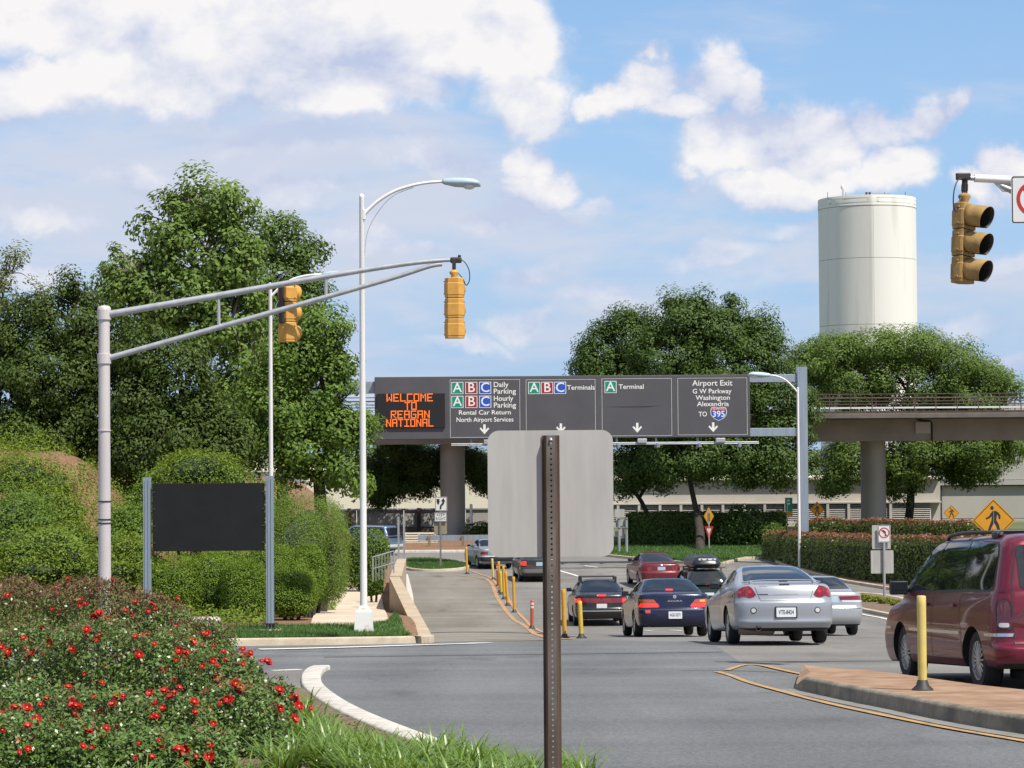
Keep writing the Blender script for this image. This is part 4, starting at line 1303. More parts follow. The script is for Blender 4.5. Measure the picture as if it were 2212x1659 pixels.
def build_buildings():
    # low terminal wall behind the trees
    d = 160.0; k = d / F
    zg = zt(0, d)
    def Xp(px): return at(px, 1100, d).x
    def Zp(py): return at(1800, py, d).z - zg
    t = thing('terminal_building', (0, d, zg), 'low pale building with louvred band seen through the dark trees', 'building')
    MB().box((Xp(1290), 0.6, -1), (Xp(2035), 12, Zp(1036)), bev=0.02).build('wall', M_BUILD, t)
    MB().box((Xp(1288), 0.15, Zp(1036)), (Xp(2034), 12, Zp(1031)), bev=0.02).build('coping', M_CREAM, t)
    MB().box((Xp(1288), 0.0, Zp(1088)), (Xp(2034), 0.6, Zp(1084)), bev=0.02).build('ledge', M_BUILD, t)
    MB().box((Xp(1288), -0.1, -1), (Xp(2034), 0.598, Zp(1127)), bev=0.02).build('plinth', M_BUILD, t)
    bays = [1290 + 45.3 * i for i in range(17)]
    sl = None
    for i, b in enumerate(bays[:-1]):
        xa, xb = Xp(b) + 0.09, Xp(b + 45.3) - 0.09
        if i == 0:
            mb = MB()
            h = Zp(1089) - Zp(1126)
            for q in range(9):
                z = Zp(1126) + h * (q + 0.5) / 9
                mb.add([(0, 0.05, z - 0.05), (xb - xa, 0.05, z - 0.05), (xb - xa, 0.17, z + 0.05), (0, 0.17, z + 0.05)], [(0, 1, 2, 3)], M_LOUVRE)
                mb.add([(0, 0.05, z - 0.07), (xb - xa, 0.05, z - 0.07), (xb - xa, 0.05, z - 0.05), (0, 0.05, z - 0.05)], [(0, 1, 2, 3)], M_LOUVRE)
            mb.add([(0, 0.3, Zp(1126)), (xb - xa, 0.3, Zp(1126)), (xb - xa, 0.3, Zp(1089)), (0, 0.3, Zp(1089))], [(0, 1, 2, 3)], M_DARKGAP)
            ob = mb.build('louvre', M_LOUVRE, t); me = ob.data
        else:
            ob = bpy.data.objects.new('louvre', me); col.objects.link(ob); ob.parent = t
        ob.location = (xa, 0.1, 0)
        MB().box((Xp(b) - 0.09, 0.02, Zp(1127)), (Xp(b) + 0.09, 0.59, Zp(1088))).build('mullion', M_BUILD, t)
    # taller block at the right
    d2 = 166.0
    def X2(px): return at(px, 1100, d2).x
    def Z2(py): return at(2100, py, d2).z - zg
    t2 = thing('concrete_building', (0, d2, zg), 'tall grey concrete building with horizontal joints behind the pedestrian signs', 'building')
    courses = [(1160, 1121), (1120, 1050), (1048, 1038), (1037, 958), (957, 872)]
    for i, (a, b) in enumerate(courses):
        MB().box((X2(2030), 0.0 if i != 2 else -0.35, Z2(a) if i else -1), (X2(2900), 14, Z2(b)), bev=0.015).build('wall_course', M_BUILD_GREY, t2)
    MB().box((X2(2012), 0.5, -1), (X2(2030), 6, Z2(955)), bev=0.02).build('end_pier', M_BUILD_GREY, t2)
    MB().tube([(X2(2031), -0.12, 0), (X2(2031), -0.12, Z2(980))], 0.11, 10).build('downpipe', M_BLACK, t2)
    # cream wall at the left, with the grey screen wall in front of it
    d3 = 174.0
    def X3(px): return at(px, 1080, d3).x
    def Z3(py): return at(900, py, d3).z - zg
    t3 = thing('cream_building', (0, d3, zg), 'long sunlit cream building beyond the left viaduct column', 'building')
    MB().box((X3(300), 0.0, -1), (X3(1290), 14, Z3(1018)), bev=0.03).build('wall', M_CREAM, t3)
    MB().box((X3(298), -0.2, Z3(1018)), (X3(1290), 14, Z3(1012)), bev=0.03).build('parapet', M_CREAM, t3)
    for px in (640, 660):
        MB().box((X3(px) - 0.4, -0.12, -1), (X3(px) + 0.1, 0.0, Z3(1018))).build('pilaster', M_BUILD_GREY, t3)
    d4 = 151.0
    def X4(px): return at(px, 1080, d4).x
    def Z4(py): return at(900, py, d4).z - zg
    t4 = thing('screen_wall', (0, d4, zg), 'grey panelled screen wall with brown base below the cream building', 'wall')
    ps = [560, 668, 770, 872, 905, 1005, 1060, 1140, 1240]
    for a, b in zip(ps[:-1], ps[1:]):
        MB().box((X4(a) + 0.03, 0.0, Z4(1138)), (X4(b) - 0.03, 0.25, Z4(1102)), bev=0.01).build('panel', M_BUILD_GREY, t4)
    MB().box((X4(560), -0.1, Z4(1102)), (X4(1240), 0.35, Z4(1098)), bev=0.02).build('top_rail', pm('screen_rail', (0.30, 0.31, 0.33), 0.6), t4)
    MB().box((X4(560), 0.05, -1), (X4(1240), 0.4, Z4(1138)), bev=0.01).build('base', pm('brown_base', (0.20, 0.155, 0.115), 0.85, var=0.15, scale=0.6), t4)
    for px in (755, 905, 1070):
        MB().box((X4(px) - 0.12, -0.25, -0.5), (X4(px) + 0.12, -0.01, Z4(1097))).build('post', M_RUST_RAIL, t4)


def build_water_tower():
    d = 250.0; k = d / F
    c = at(1892, 700, d)
    zg = zt(c.x, d); rad = 107.0 * k
    zt_ = at(1876, 420, d).z - zg
    t = thing('water_tower', (c.x, d + rad, zg), 'tall cream cylindrical water tower rising above the right trees', 'water tower')
    m = bpy.data.materials.new('tower_concrete'); m.use_nodes = True
    nt = m.node_tree; N, L = nt.nodes, nt.links; b = N['Principled BSDF']
    tc = N.new('ShaderNodeTexCoord')
    vm = N.new('ShaderNodeVectorMath'); vm.operation = 'MULTIPLY'; L.new(tc.outputs['Object'], vm.inputs[0]); vm.inputs[1].default_value = (1, 1, 0.10)
    n = N.new('ShaderNodeTexNoise'); n.inputs['Scale'].default_value = 0.42; n.inputs['Detail'].default_value = 6; L.new(vm.outputs[0], n.inputs['Vector'])
    r = N.new('ShaderNodeValToRGB'); L.new(n.outputs[0], r.inputs[0])
    r.color_ramp.elements[0].position, r.color_ramp.elements[1].position = 0.30, 0.46
    r.color_ramp.elements[0].color = (0.46, 0.435, 0.385, 1); r.color_ramp.elements[1].color = (0.67, 0.645, 0.60, 1)
    sx = N.new('ShaderNodeSeparateXYZ'); L.new(tc.outputs['Object'], sx.inputs[0])
    def mr(v, a, b_, c_, d_):
        q = N.new('ShaderNodeMapRange'); L.new(v, q.inputs[0])
        for i, x in enumerate((a, b_, c_, d_)): q.inputs[i + 1].default_value = x
        return q.outputs[0]
    def mu(a, b_):
        q = N.new('ShaderNodeMath'); q.operation = 'MULTIPLY'; L.new(a, q.inputs[0]); L.new(b_, q.inputs[1]); return q.outputs[0]
    # a dark water stain running down beside the middle joint
    st = mu(mu(mr(sx.outputs[0], -4.2, -0.9, 0, 1), mr(sx.outputs[0], -0.45, -0.15, 1, 0)), mr(n.outputs[0], 0.30, 0.62, 0.35, 1.0))
    st = mu(st, mr(sx.outputs[1], -0.5, 0.5, 1, 0))
    k_ = N.new('ShaderNodeMix'); k_.data_type = 'RGBA'; L.new(mr(st, 0, 1, 0, 0.62), k_.inputs[0]); L.new(r.outputs[0], k_.inputs[6]); k_.inputs[7].default_value = (0.27, 0.26, 0.235, 1)
    L.new(k_.outputs[2], b.inputs['Base Color']); b.inputs['Roughness'].default_value = 0.8
    # rounded-front barrel: stacked storeys of curved panels with open joints
    lev = [0.0, at(1876, 1000, d).z - zg, at(1876, 850, d).z - zg, at(1876, 700, d).z - zg, at(1876, 556, d).z - zg, zt_ - 1.15]
    npan = 6; seg = 20
    a00 = R(-91.5)
    for j in range(len(lev) - 1):
        for p in range(npan):
            a0 = a00 + 2 * math.pi * p / npan + 0.0018; a1 = a00 + 2 * math.pi * (p + 1) / npan - 0.0018
            if not (R(-200) < ((a0 + a1) / 2) < R(30) or ((a0 + a1) / 2) > R(160)): pass
            vs = []
            for q in range(seg + 1):
                a = a0 + (a1 - a0) * q / seg
                for rr, z in ((rad - 0.12, lev[j] + 0.02), (rad, lev[j] + 0.02), (rad, lev[j + 1] - 0.02), (rad - 0.12, lev[j + 1] - 0.02)):
                    vs.append((rr * math.cos(a), rr * math.sin(a), z))
            fs = [(q * 4 + e, (q + 1) * 4 + e, (q + 1) * 4 + e + 1, q * 4 + e + 1) for q in range(seg) for e in range(3)] + [(0, 1, 2, 3), (seg * 4, seg * 4 + 1, seg * 4 + 2, seg * 4 + 3)]
            mb = MB(); mb.add(vs, fs); mb.build('wall_panel', m, t, smooth=30)
    MB().lathe([(rad - 0.10, -0.5), (rad - 0.10, zt_ - 0.2)], 96).build('core', pm('tower_joint', (0.22, 0.20, 0.17), 0.9), t, smooth=30)
    # cornice with recessed panels
    MB().lathe([(rad - 0.2, zt_ - 1.15), (rad + 0.04, zt_ - 1.13), (rad + 0.04, zt_ - 1.0), (rad + 0.02, zt_ - 0.98), (rad + 0.02, zt_ - 0.05), (rad, zt_), (0.5, zt_ + 0.05), (0, zt_ + 0.05)], 112).build('cornice', m, t, smooth=30)
    for p in range(npan):
        a0 = a00 + 2 * math.pi * (p + 0.07) / npan; a1 = a00 + 2 * math.pi * (p + 0.93) / npan
        vs = []; n_ = 20; w = 0.10
        for q in range(n_ + 1):
            a = a0 + (a1 - a0) * q / n_
            for rr, z in ((rad + 0.035, zt_ - 0.80), (rad + 0.035, zt_ - 0.72), (rad + 0.035, zt_ - 0.34), (rad + 0.035, zt_ - 0.26)):
                vs.append((rr * math.cos(a), rr * math.sin(a), z))
        fs = [(q * 4 + e, (q + 1) * 4 + e, (q + 1) * 4 + e + 1, q * 4 + e + 1) for q in range(n_) for e in (0, 2)]
        fs += [(0, 4, 5, 1), (1, 5, 6, 2), (2, 6, 7, 3), ((n_ - 1) * 4 + 1, n_ * 4 + 1, n_ * 4 + 2, (n_ - 1) * 4 + 2)]
        mb = MB(); mb.add(vs, fs); o = mb.build('cornice_moulding', m, t)
        md = o.modifiers.new('thick', 'SOLIDIFY'); md.thickness = 0.06; md.offset = -1
    def roof(px): return (px - 1876) * k
    MB().tube([(roof(1815), -rad * 0.55, zt_ - 0.3), (roof(1815), -rad * 0.55, zt_ + 1.05)], 0.06, 8).build('mast', M_STEEL_BLUE, t)
    MB().lathe([(0, -0.3), (0.16, -0.26), (0.2, 0), (0.15, 0.25), (0, 0.32)], 12, M=Matrix.Translation((roof(1814), -rad * 0.55, zt_ + 1.1))).build('camera_dome', M_WHITE, t, smooth=60)
    for px in (1864, 1871):
        MB().tube([(roof(px), -rad * 0.7, zt_ - 0.2), (roof(px), -rad * 0.7, zt_ + 0.42)], 0.13, 10).build('vent', pm('vent_maroon', (0.12, 0.03, 0.03), 0.6), t)
    MB().box((roof(1880), -rad * 0.6, zt_), (roof(1918), -rad * 0.2, zt_ + 0.32), bev=0.05).build('hatch', pm('hatch_brown', (0.2, 0.15, 0.13), 0.7), t)
    for px in (1782, 1822, 1907, 1952):
        MB().tube([(roof(px), -rad * 0.5, zt_ - 0.2), (roof(px), -rad * 0.5, zt_ + 0.55)], 0.03, 6).build('lightning_rod', M_DARK_METAL, t)


# ---- flexible posts along the yellow lines
def build_delineators():
    PY = pm('delineator_yellow', (0.52, 0.36, 0.05), 0.55, var=0.1)
    PO = pm('delineator_orange_yellow', (0.52, 0.27, 0.02), 0.55, var=0.1)
    PP = pm('delineator_pale', (0.56, 0.44, 0.13), 0.55, var=0.1)
    PR = pm('delineator_red', (0.42, 0.07, 0.03), 0.55, var=0.1)
    PRB = pm('delineator_band', (0.60, 0.50, 0.46), 0.4)
    lst = [(1009, 1240, 1007, 1182, PO, 'amber flexible post standing nearest the grass median', 0), (1066, 1252, 1063, 1207, PP, 'pale yellow flexible post behind the silver saloon', 0),
           (1076, 1266, 1074, 1219, PR, 'red flexible post crowded behind the amber posts', 1), (1080, 1280, 1077, 1213, PO, 'amber flexible post just right of the crowded red post', 0),
           (1083, 1284, 1081, 1235, PY, 'short yellow flexible post half hidden between amber posts', 0),
           (1089, 1294, 1087, 1223, PO, 'amber flexible post third before the ramp bend', 0), (1097, 1308, 1092, 1235, PO, 'leaning amber flexible post second before the ramp bend', 0),
           (1111, 1323, 1109, 1246, PO, 'amber flexible post on a white worn patch of the yellow line', 0), (1149, 1358.5, 1149.5, 1297, PR, 'lone red flexible post with pale bands between the yellow lines', 1),
           (1220, 1378.5, 1217, 1273, PO, 'tall amber flexible post just right of the rusty sign post', 0), (1256, 1378.5, 1252, 1298.5, PY, 'yellow flexible post in front of the black hatchback', 0),
           (1993, 1491, 1991, 1288, PP, 'large pale yellow flexible post on the rust stained island', 0)]
    for bx, by, tx, ty, mat, lab, red in lst:
        if bx > 1900: b = at(bx, by, 26.6); b = ground(bx, by, lambda x, y: zt(x, y) + 0.158)
        else: b = ground(bx, by)
        d = b.y
        H = max(0.75, (by - ty) * d / F)
        lean = math.atan2((tx - bx) - (-(by - ty) * 0.007), (by - ty))
        o = thing('flexible_post', b, lab, 'flexible post', 'flexible posts along the yellow lines')
        o.rotation_euler = (0, lean, 0)
        r = 0.044 if bx > 1900 else 0.05
        MB().lathe([(r, 0.06), (r * 1.04, H * 0.55), (r * 1.06, H * 0.9), (r * 1.06, H - 0.01), (r * 0.9, H), (0, H)], 18).build('tube', mat, o, smooth=40)
        MB().lathe([(r * 2.5, -0.005), (r * 2.45, 0.012), (r * 1.5, 0.05), (r * 1.15, 0.10), (r * 1.02, 0.105), (r * 0.9, 0.06)], 20).build('base', M_BLACK, o, smooth=40)
        if red:
            for z in (0.72, 0.84):
                MB().lathe([(r * 1.07, H * z), (r * 1.10, H * z + 0.005), (r * 1.10, H * z + 0.06), (r * 1.07, H * z + 0.065)], 18).build('band', PRB, o, smooth=40)


def diamond(cx, cz, h): return [(cx, cz - h), (cx + h, cz), (cx, cz + h), (cx - h, cz)]


def walker(g, cx, cz, s, y=-0.003):
    flat(g, circle(cx - 0.06 * s, cz + 0.60 * s, 0.095 * s, 16), M_BLK_INK, y, 'head')
    body = [(-0.02, 0.47), (0.10, 0.46), (0.22, 0.40), (0.33, 0.25), (0.34, 0.10), (0.28, 0.05), (0.24, 0.10), (0.23, 0.22), (0.17, 0.28), (0.13, 0.02), (0.25, -0.20), (0.34, -0.58), (0.22, -0.60),
            (0.12, -0.27), (0.02, -0.12), (-0.10, -0.33), (-0.18, -0.60), (-0.31, -0.58), (-0.20, -0.26), (-0.10, 0.0), (-0.08, 0.20), (-0.20, 0.10), (-0.36, 0.04), (-0.39, 0.11), (-0.22, 0.20), (-0.12, 0.36)]
    flat(g, [(cx + x * s, cz + z * s) for x, z in body], M_BLK_INK, y, 'walking_figure')


def build_small_signs():
    def sign_at(px, d, label, ground_fn=zt, lift=0.1, name='road_sign', cat='road sign'):
        p = at(px, 1100, d); z = ground_fn(p.x, d) + lift
        t = thing(name, (p.x, d, z), label, cat)
        kk = d / F
        return t, (lambda x, px0=px: (x - px0) * kk), (lambda py, px0=px: at(px0, py, d).z - z), kk
    def diamond_sign(t, X, Z, k, px, py, half, walk=True, postw=0.035, mat=M_YEL_SIGN, rot=0.0):
        h = half * k
        cz = Z(py)
        MB().tube([(0, 0.03, -0.2), (0, 0.03, cz + h * 0.7)], postw, 8).build('post', M_GALV, t)
        MB().prism(diamond(0, cz, h), 0.0, 0.004).build('sign_plate', mat, t)
        q = h * 0.93; q2 = h * 0.885
        border(t, diamond(0, cz, q), diamond(0, cz, q2), M_BLK_INK)
        if walk: walker(t, 0, cz, h * 0.95)
        if rot: t.rotation_euler = (0, 0, rot)
    t, X, Z, k = sign_at(2146, 66.0, 'large yellow pedestrian crossing sign behind the red minivan')
    diamond_sign(t, X, Z, k, 2146, 1124, 47)
    MB().box((-0.3, 0.0, Z(1210)), (0.3, 0.004, Z(1166))).build('lower_plate', M_YEL_SIGN, t)
    t, X, Z, k = sign_at(2055, 132.0, 'small yellow pedestrian sign on a stub post above the hedge')
    diamond_sign(t, X, Z, k, 2055, 1108, 17.5)
    MB().box((-0.2, 0.01, Z(1142)), (0.2, 0.05, Z(1127))).build('backing', pm('post_brown', (0.06, 0.035, 0.03), 0.8), t)
    t, X, Z, k = sign_at(1765, 130.0, 'turned yellow pedestrian sign just right of the gantry post')
    diamond_sign(t, X, Z, k, 1765, 1101, 18, rot=R(-38))
    # yellow diamond over a yield sign
    t, X, Z, k = sign_at(1531, 126.0, 'yellow diamond and yield sign sharing a thin post by the trunk')
    MB().tube([(0, 0.03, -0.2), (0, 0.03, Z(1100))], 0.04, 8).build('post', M_GALV, t)
    cz = Z(1115); h = 20 * k
    MB().prism([(0, cz - h), (h * 0.55, cz), (0, cz + h), (-h * 0.55, cz)], 0.0, 0.004).build('diamond_plate', M_YEL_SIGN, t)
    flat(t, [(-0.06, cz - 0.28), (0.06, cz - 0.28), (0.06, cz + 0.1), (0.0, cz + 0.26), (-0.06, cz + 0.1)], M_BLK_INK, -0.003, 'arrow')
    za, zb = Z(1137), Z(1167); w = 9.5 * k
    MB().prism([(0, zb), (w, za), (-w, za)], 0.0, 0.004).build('yield_plate', M_RED_INK, t)
    flat(t, [(0, zb + 0.30), (w * 0.5, za - 0.12), (-w * 0.5, za - 0.12)], M_WHITE, -0.003, 'yield_centre')
    # green information sign
    t, X, Z, k = sign_at(1704, 140.0, 'narrow green information sign with yellow foot panel before the louvres')
    MB().tube([(-0.1, 0.03, -0.2), (-0.1, 0.03, Z(1076))], 0.04, 8).build('post', M_GALV, t)
    MB().box((-8 * k, 0, Z(1104)), (8 * k, 0.03, Z(1075)), bev=0.004).build('green_panel', M_GREEN_INK, t)
    MB().box((-8 * k, 0, Z(1114)), (8 * k, 0.03, Z(1104.5)), bev=0.004).build('yellow_panel', M_YEL_SIGN, t)
    for py, w in ((1081, 4.5), (1088, 5.5)): flat(t, [(-w * k * .5, Z(py + 1.8)), (w * k * .5, Z(py + 1.8)), (w * k * .5, Z(py - 1.8)), (-w * k * .5, Z(py - 1.8))], M_TEXT, -0.004, 'mark')
    # no left turn
    d = ground(1909, 1291, zt, 0.1).y
    t, X, Z, k = sign_at(1909, d, 'no left turn sign with grey sign backs on the planted median')
    MB().tube([(0, 0.05, -0.2), (0, 0.05, Z(1136))], 0.05, 10).build('post', M_GALV, t)
    MB().prism(rrect(X(1895.5), Z(1172), X(1923), Z(1134), 0.02), 0, 0.005).build('sign_plate', M_WHITE, t)
    border(t, rrect(X(1896.2), Z(1171.3), X(1922.3), Z(1134.7), 0.018), rrect(X(1897.4), Z(1170.1), X(1921.1), Z(1135.9), 0.015), M_BLK_INK)
    no_turn_symbol(t, X(1909.2), Z(1151), 11.5 * k)
    MB().prism(rrect(X(1884), Z(1186), X(1924), Z(1134.5), 0.02), 0.10, 0.105).build('back_plate', M_SIGN_BACK, t)
    MB().prism(rrect(X(1881), Z(1239), X(1930), Z(1189), 0.03), 0.11, 0.115).build('back_plate', M_SIGN_BACK, t)
    # keep right
    d = ground(951, 1229).y
    t, X, Z, k = sign_at(951, d, 'keep right sign on the oval grass median')
    MB().box((-0.045, 0.01, -0.2), (0.045, 0.06, Z(1074))).build('post', pm('post_grey', (0.16, 0.16, 0.16), 0.7), t)
    t.rotation_euler = (0, 0, R(-4))
    MB().prism(rrect(X(940), Z(1104), X(966), Z(1073), 0.03), 0, 0.005).build('sign_plate', M_WHITE, t)
    border(t, rrect(X(940.5), Z(1103.5), X(965.5), Z(1073.5), 0.025), rrect(X(941.5), Z(1102.5), X(964.5), Z(1074.5), 0.02), M_BLK_INK)
    flat(t, [(X(943), Z(1078)), (X(949.5), Z(1078)), (X(949.5), Z(1086)), (X(946.5), Z(1091)), (X(943.6), Z(1086))], M_BLK_INK, -0.003, 'median_symbol')
    flat(t, [(X(949.5), Z(1100.5)), (X(953), Z(1100.5)), (X(954), Z(1094)), (X(959.5), Z(1088.5)), (X(959.5), Z(1083.5)), (X(962.5), Z(1084.5)), (X(958), Z(1076)), (X(952.5), Z(1083)), (X(955.5), Z(1083)), (X(955), Z(1087)), (X(950.5), Z(1092))], M_BLK_INK, -0.003, 'arrow')
    MB().prism(rrect(X(938.5), Z(1127), X(965), Z(1107), 0.02), 0, 0.005).build('word_plate', M_WHITE, t)
    border(t, rrect(X(939), Z(1126.5), X(964.5), Z(1107.5), 0.018), rrect(X(940), Z(1125.5), X(963.5), Z(1108.5), 0.012), M_BLK_INK)
    put_text('KEEP', 0.19, M_BLK_INK, t, (X(951.7), -0.003, Z(1112.5)), width=17 * k)
    put_text('RIGHT', 0.19, M_BLK_INK, t, (X(951.7), -0.003, Z(1120.8)), width=20 * k)
    MB().prism(rrect(X(937), Z(1154), X(965), Z(1129), 0.02), 0.08, 0.085).build('back_plate', pm('tan_plate', (0.25, 0.21, 0.15), 0.7), t)
    # backs of a twin post sign by the far lawn
    t, X, Z, k = sign_at(1345, 123.0, 'tall twin post sign seen from behind on the far lawn')
    for px in (1337, 1353):
        MB().tube([(X(px) - 0.0, 0, -0.2), (X(px), 0, Z(1118))], 0.075, 10).build('post', M_GALV, t)
    MB().box((X(1328), 0.10, Z(1118)), (X(1349), 0.13, Z(1100)), bev=0.004).box((X(1330), 0.10, Z(1139)), (X(1354), 0.13, Z(1119)), bev=0.004).build('upper_plate', M_SIGN_BACK, t)
    MB().box((X(1338), 0.12, Z(1163)), (X(1349), 0.15, Z(1141)), bev=0.004).build('lower_plate', M_SIGN_BACK, t)
    MB().box((X(1326), 0.12, Z(1160)), (X(1334), 0.15, Z(1148)), bev=0.004).build('side_plate', M_SIGN_BACK, t)
    for py in (1120, 1140): MB().box((X(1334), -0.09, Z(py + 1.5)), (X(1357), -0.076, Z(py))).build('cross_bar', M_RUST_RAIL, t)
    # two bare posts by the parapet, a white pipe under the viaduct
    for px, top, lab in ((861, 1116, 'taller thin bare post beside the wall railing'), (873, 1118, 'shorter thin bare post left of the slatted barrier')):
        p = at(px, 1180, 118.0); z = zt(p.x, 118.0)
        o = thing('bare_post', (p.x, 118.0, z), lab, 'post')
        MB().box((-0.05, -0.03, -0.2), (0.05, 0.03, at(px, top, 118).z - z)).build('channel', M_GALV, o)
        MB().lathe([(0.12, -0.05), (0.12, 0.03), (0.06, 0.05)], 10).build('base', M_GALV, o)
    p = at(1018, 1140, 140); z = zt(p.x, 140)
    o = thing('white_bollard', (p.x, 140, z), 'slim white post right of the viaduct column', 'post')
    MB().lathe([(0.09, -0.2), (0.09, at(1018, 1090, 140).z - z), (0, at(1018, 1088, 140).z - z)], 12).build('pipe', M_WHITE, o, smooth=40)
    MB().lathe([(0.14, -0.05), (0.14, 0.06), (0.1, 0.08)], 12).build('base', M_GALV, o)


def guardrail(name, label, path, fn=zt, h=0.68, mat=M_STEEL_BLUE, step=1.9):
    p0 = Vector((path[0][0], path[0][1], fn(*path[0][:2])))
    t = thing(name, p0, label, 'guardrail')
    pts = [Vector((x, y, fn(x, y))) - p0 for x, y in dense(path, 0.6)]
    w = [(0.0, 0.155), (0.025, 0.15), (0.06, 0.105), (0.06, 0.07), (0.015, 0.03), (0.015, -0.03), (0.06, -0.07), (0.06, -0.105), (0.025, -0.15), (0.0, -0.155), (-0.006, -0.155), (-0.006, 0.155)]
    MB().sweep(pts, [(u, h - 0.155 + v) for u, v in w]).build('beam', mat, t)
    ln = 0; last = -9
    acc = 0
    for i in range(len(pts)):
        if i: acc += (pts[i] - pts[i - 1]).length
        if acc - last >= step:
            last = acc
            q = pts[i]
            d = (pts[min(i + 1, len(pts) - 1)] - pts[max(i - 1, 0)]); d.z = 0; d.normalize()
            s = Vector((d.y, -d.x, 0))
            M = Matrix.Translation(q - s * 0.10)
            MB().box((-0.075, -0.075, -0.3), (0.075, 0.075, h - 0.02), M=M).build('post', pm('timber_post', (0.20, 0.15, 0.10), 0.8, var=0.2), t)
    return t


def build_barriers():
    guardrail('guardrail', 'blue grey guardrail in front of the slatted barrier', [tuple(at(x, 1180, 131).xy) for x in (1090, 1000, 903)], mat=M_STEEL_BLUE, h=0.75)
    pth = [at(1679, 1200, 116).xy, at(1700, 1200, 112).xy, at(1740, 1200, 108).xy, at(1790, 1200, 105).xy]
    guardrail('guardrail', 'curved grey guardrail end in front of the red tipped hedge', [tuple(p) for p in px_path_xy(pth)][::-1], mat=M_GALV, h=0.62)
    # white slatted barrier left of the column
    d = 136.0; p = at(908, 1170, d); z = zt(p.x, d)
    t = thing('slatted_barrier', (p.x, d, z), 'low cream barrier of wide horizontal slats behind the guardrail', 'fence')
    k = d / F
    me = None
    for i in range(8):
        py = 1152 + 5.2 * i
        zz = at(908, py, d).z - z
        if me is None:
            o = MB().box((-36 * k, -0.03, -0.045), (38 * k, 0.03, 0.045), bev=0.008).build('slat', M_CREAM, t); me = o.data
        else:
            o = bpy.data.objects.new('slat', me); col.objects.link(o); o.parent = t
        o.location = (0.02 * (i % 2), -0.10 - i * 0.05, zz)
    for px in (876, 905, 940):
        MB().box(((px - 908) * k - 0.06, 0.0, -0.3), ((px - 908) * k + 0.06, 0.1, at(908, 1150, d).z - z)).build('post', M_BUILD_GREY, t)


def px_path_xy(p): return polyline_smooth([Vector(q) for q in p], 4)


build_left_mast()
make_signal('traffic_signal', at(981, 598, 40.2), 'amber three section signal seen from behind at the tip of the left arm', M_SIGNAL, R(172), hood=0.24, wire_side=-1)
make_signal('traffic_signal', at(619, 607, 40.62), 'amber three section signal facing away beside the middle street lamp', M_SIGNAL, R(146), hood=0.18, wire=False, bell=False)
build_lamps()
build_right_mast()
build_blank_sign()
build_near_sign()
build_gantry()
build_guideway()
build_buildings()
build_water_tower()
build_delineators()
build_small_signs()
build_barriers()
# ------------------------------------------------------------------ vehicles
def car_paint(name, c, metal=0.5, rough=0.32):
    m = pm(name, c, rough, metal, spec=0.4, coat=0.55)
    return m


M_GLASS = pm('car_glass', (0.010, 0.013, 0.016), 0.03, 0.0, spec=0.55)
M_GLASS_TINT = pm('car_glass_smoked', (0.020, 0.024, 0.028), 0.05, 0.0, spec=0.5)
M_TYRE = pm('tyre_rubber', (0.022, 0.022, 0.022), 0.85, var=0.2, scale=20)
M_RIM = pm('alloy_rim', (0.50, 0.50, 0.49), 0.35, 0.8)
M_RIM_DARK = pm('rim_gap', (0.02, 0.02, 0.02), 0.8)
M_UNDER = pm('underbody', (0.012, 0.012, 0.012), 0.9)
M_TRIM = pm('black_trim', (0.016, 0.016, 0.017), 0.5)
M_CHROME = pm('chrome_trim', (0.62, 0.62, 0.62), 0.18, 0.9)
M_TAIL = pm('tail_lamp_red', (0.17, 0.005, 0.008), 0.15, coat=1.0)
M_TAIL_ON = pm('tail_lamp_lit', (0.55, 0.02, 0.015), 0.2, emit=(1.0, 0.03, 0.02), estr=0.75, coat=1.0)
M_AMBER = pm('lamp_amber', (0.36, 0.075, 0.012), 0.2, coat=1.0)
M_AMBER_ON = pm('lamp_amber_lit', (0.8, 0.2, 0.02), 0.2, emit=(1.0, 0.22, 0.02), estr=0.7, coat=1.0)
M_CLEAR = pm('lamp_clear', (0.55, 0.55, 0.55), 0.12, coat=1.0)
M_PLATE = pm('plate_white', (0.60, 0.62, 0.64), 0.5)
M_PLATE_BLUE = pm('plate_pale_blue', (0.34, 0.44, 0.52), 0.5)
M_PLATE_INK = pm('plate_ink', (0.02, 0.03, 0.10), 0.6)


def pchip(ts, ys, tq):
    ts, ys = np.array(ts, float), np.array(ys, float)
    h = np.diff(ts); dl = np.diff(ys) / h
    m = np.zeros_like(ys)
    m[0], m[-1] = dl[0], dl[-1]
    for i in range(1, len(ys) - 1):
        m[i] = 0 if dl[i - 1] * dl[i] <= 0 else 2 * dl[i - 1] * dl[i] / (dl[i - 1] + dl[i])
    i = np.clip(np.searchsorted(ts, tq, 'right') - 1, 0, len(h) - 1)
    t = (tq - ts[i]) / h[i]
    return ((1 + 2 * t) * (1 - t) ** 2 * ys[i] + t * (1 - t) ** 2 * h[i] * m[i] + t * t * (3 - 2 * t) * ys[i + 1] + t * t * (t - 1) * h[i] * m[i + 1])


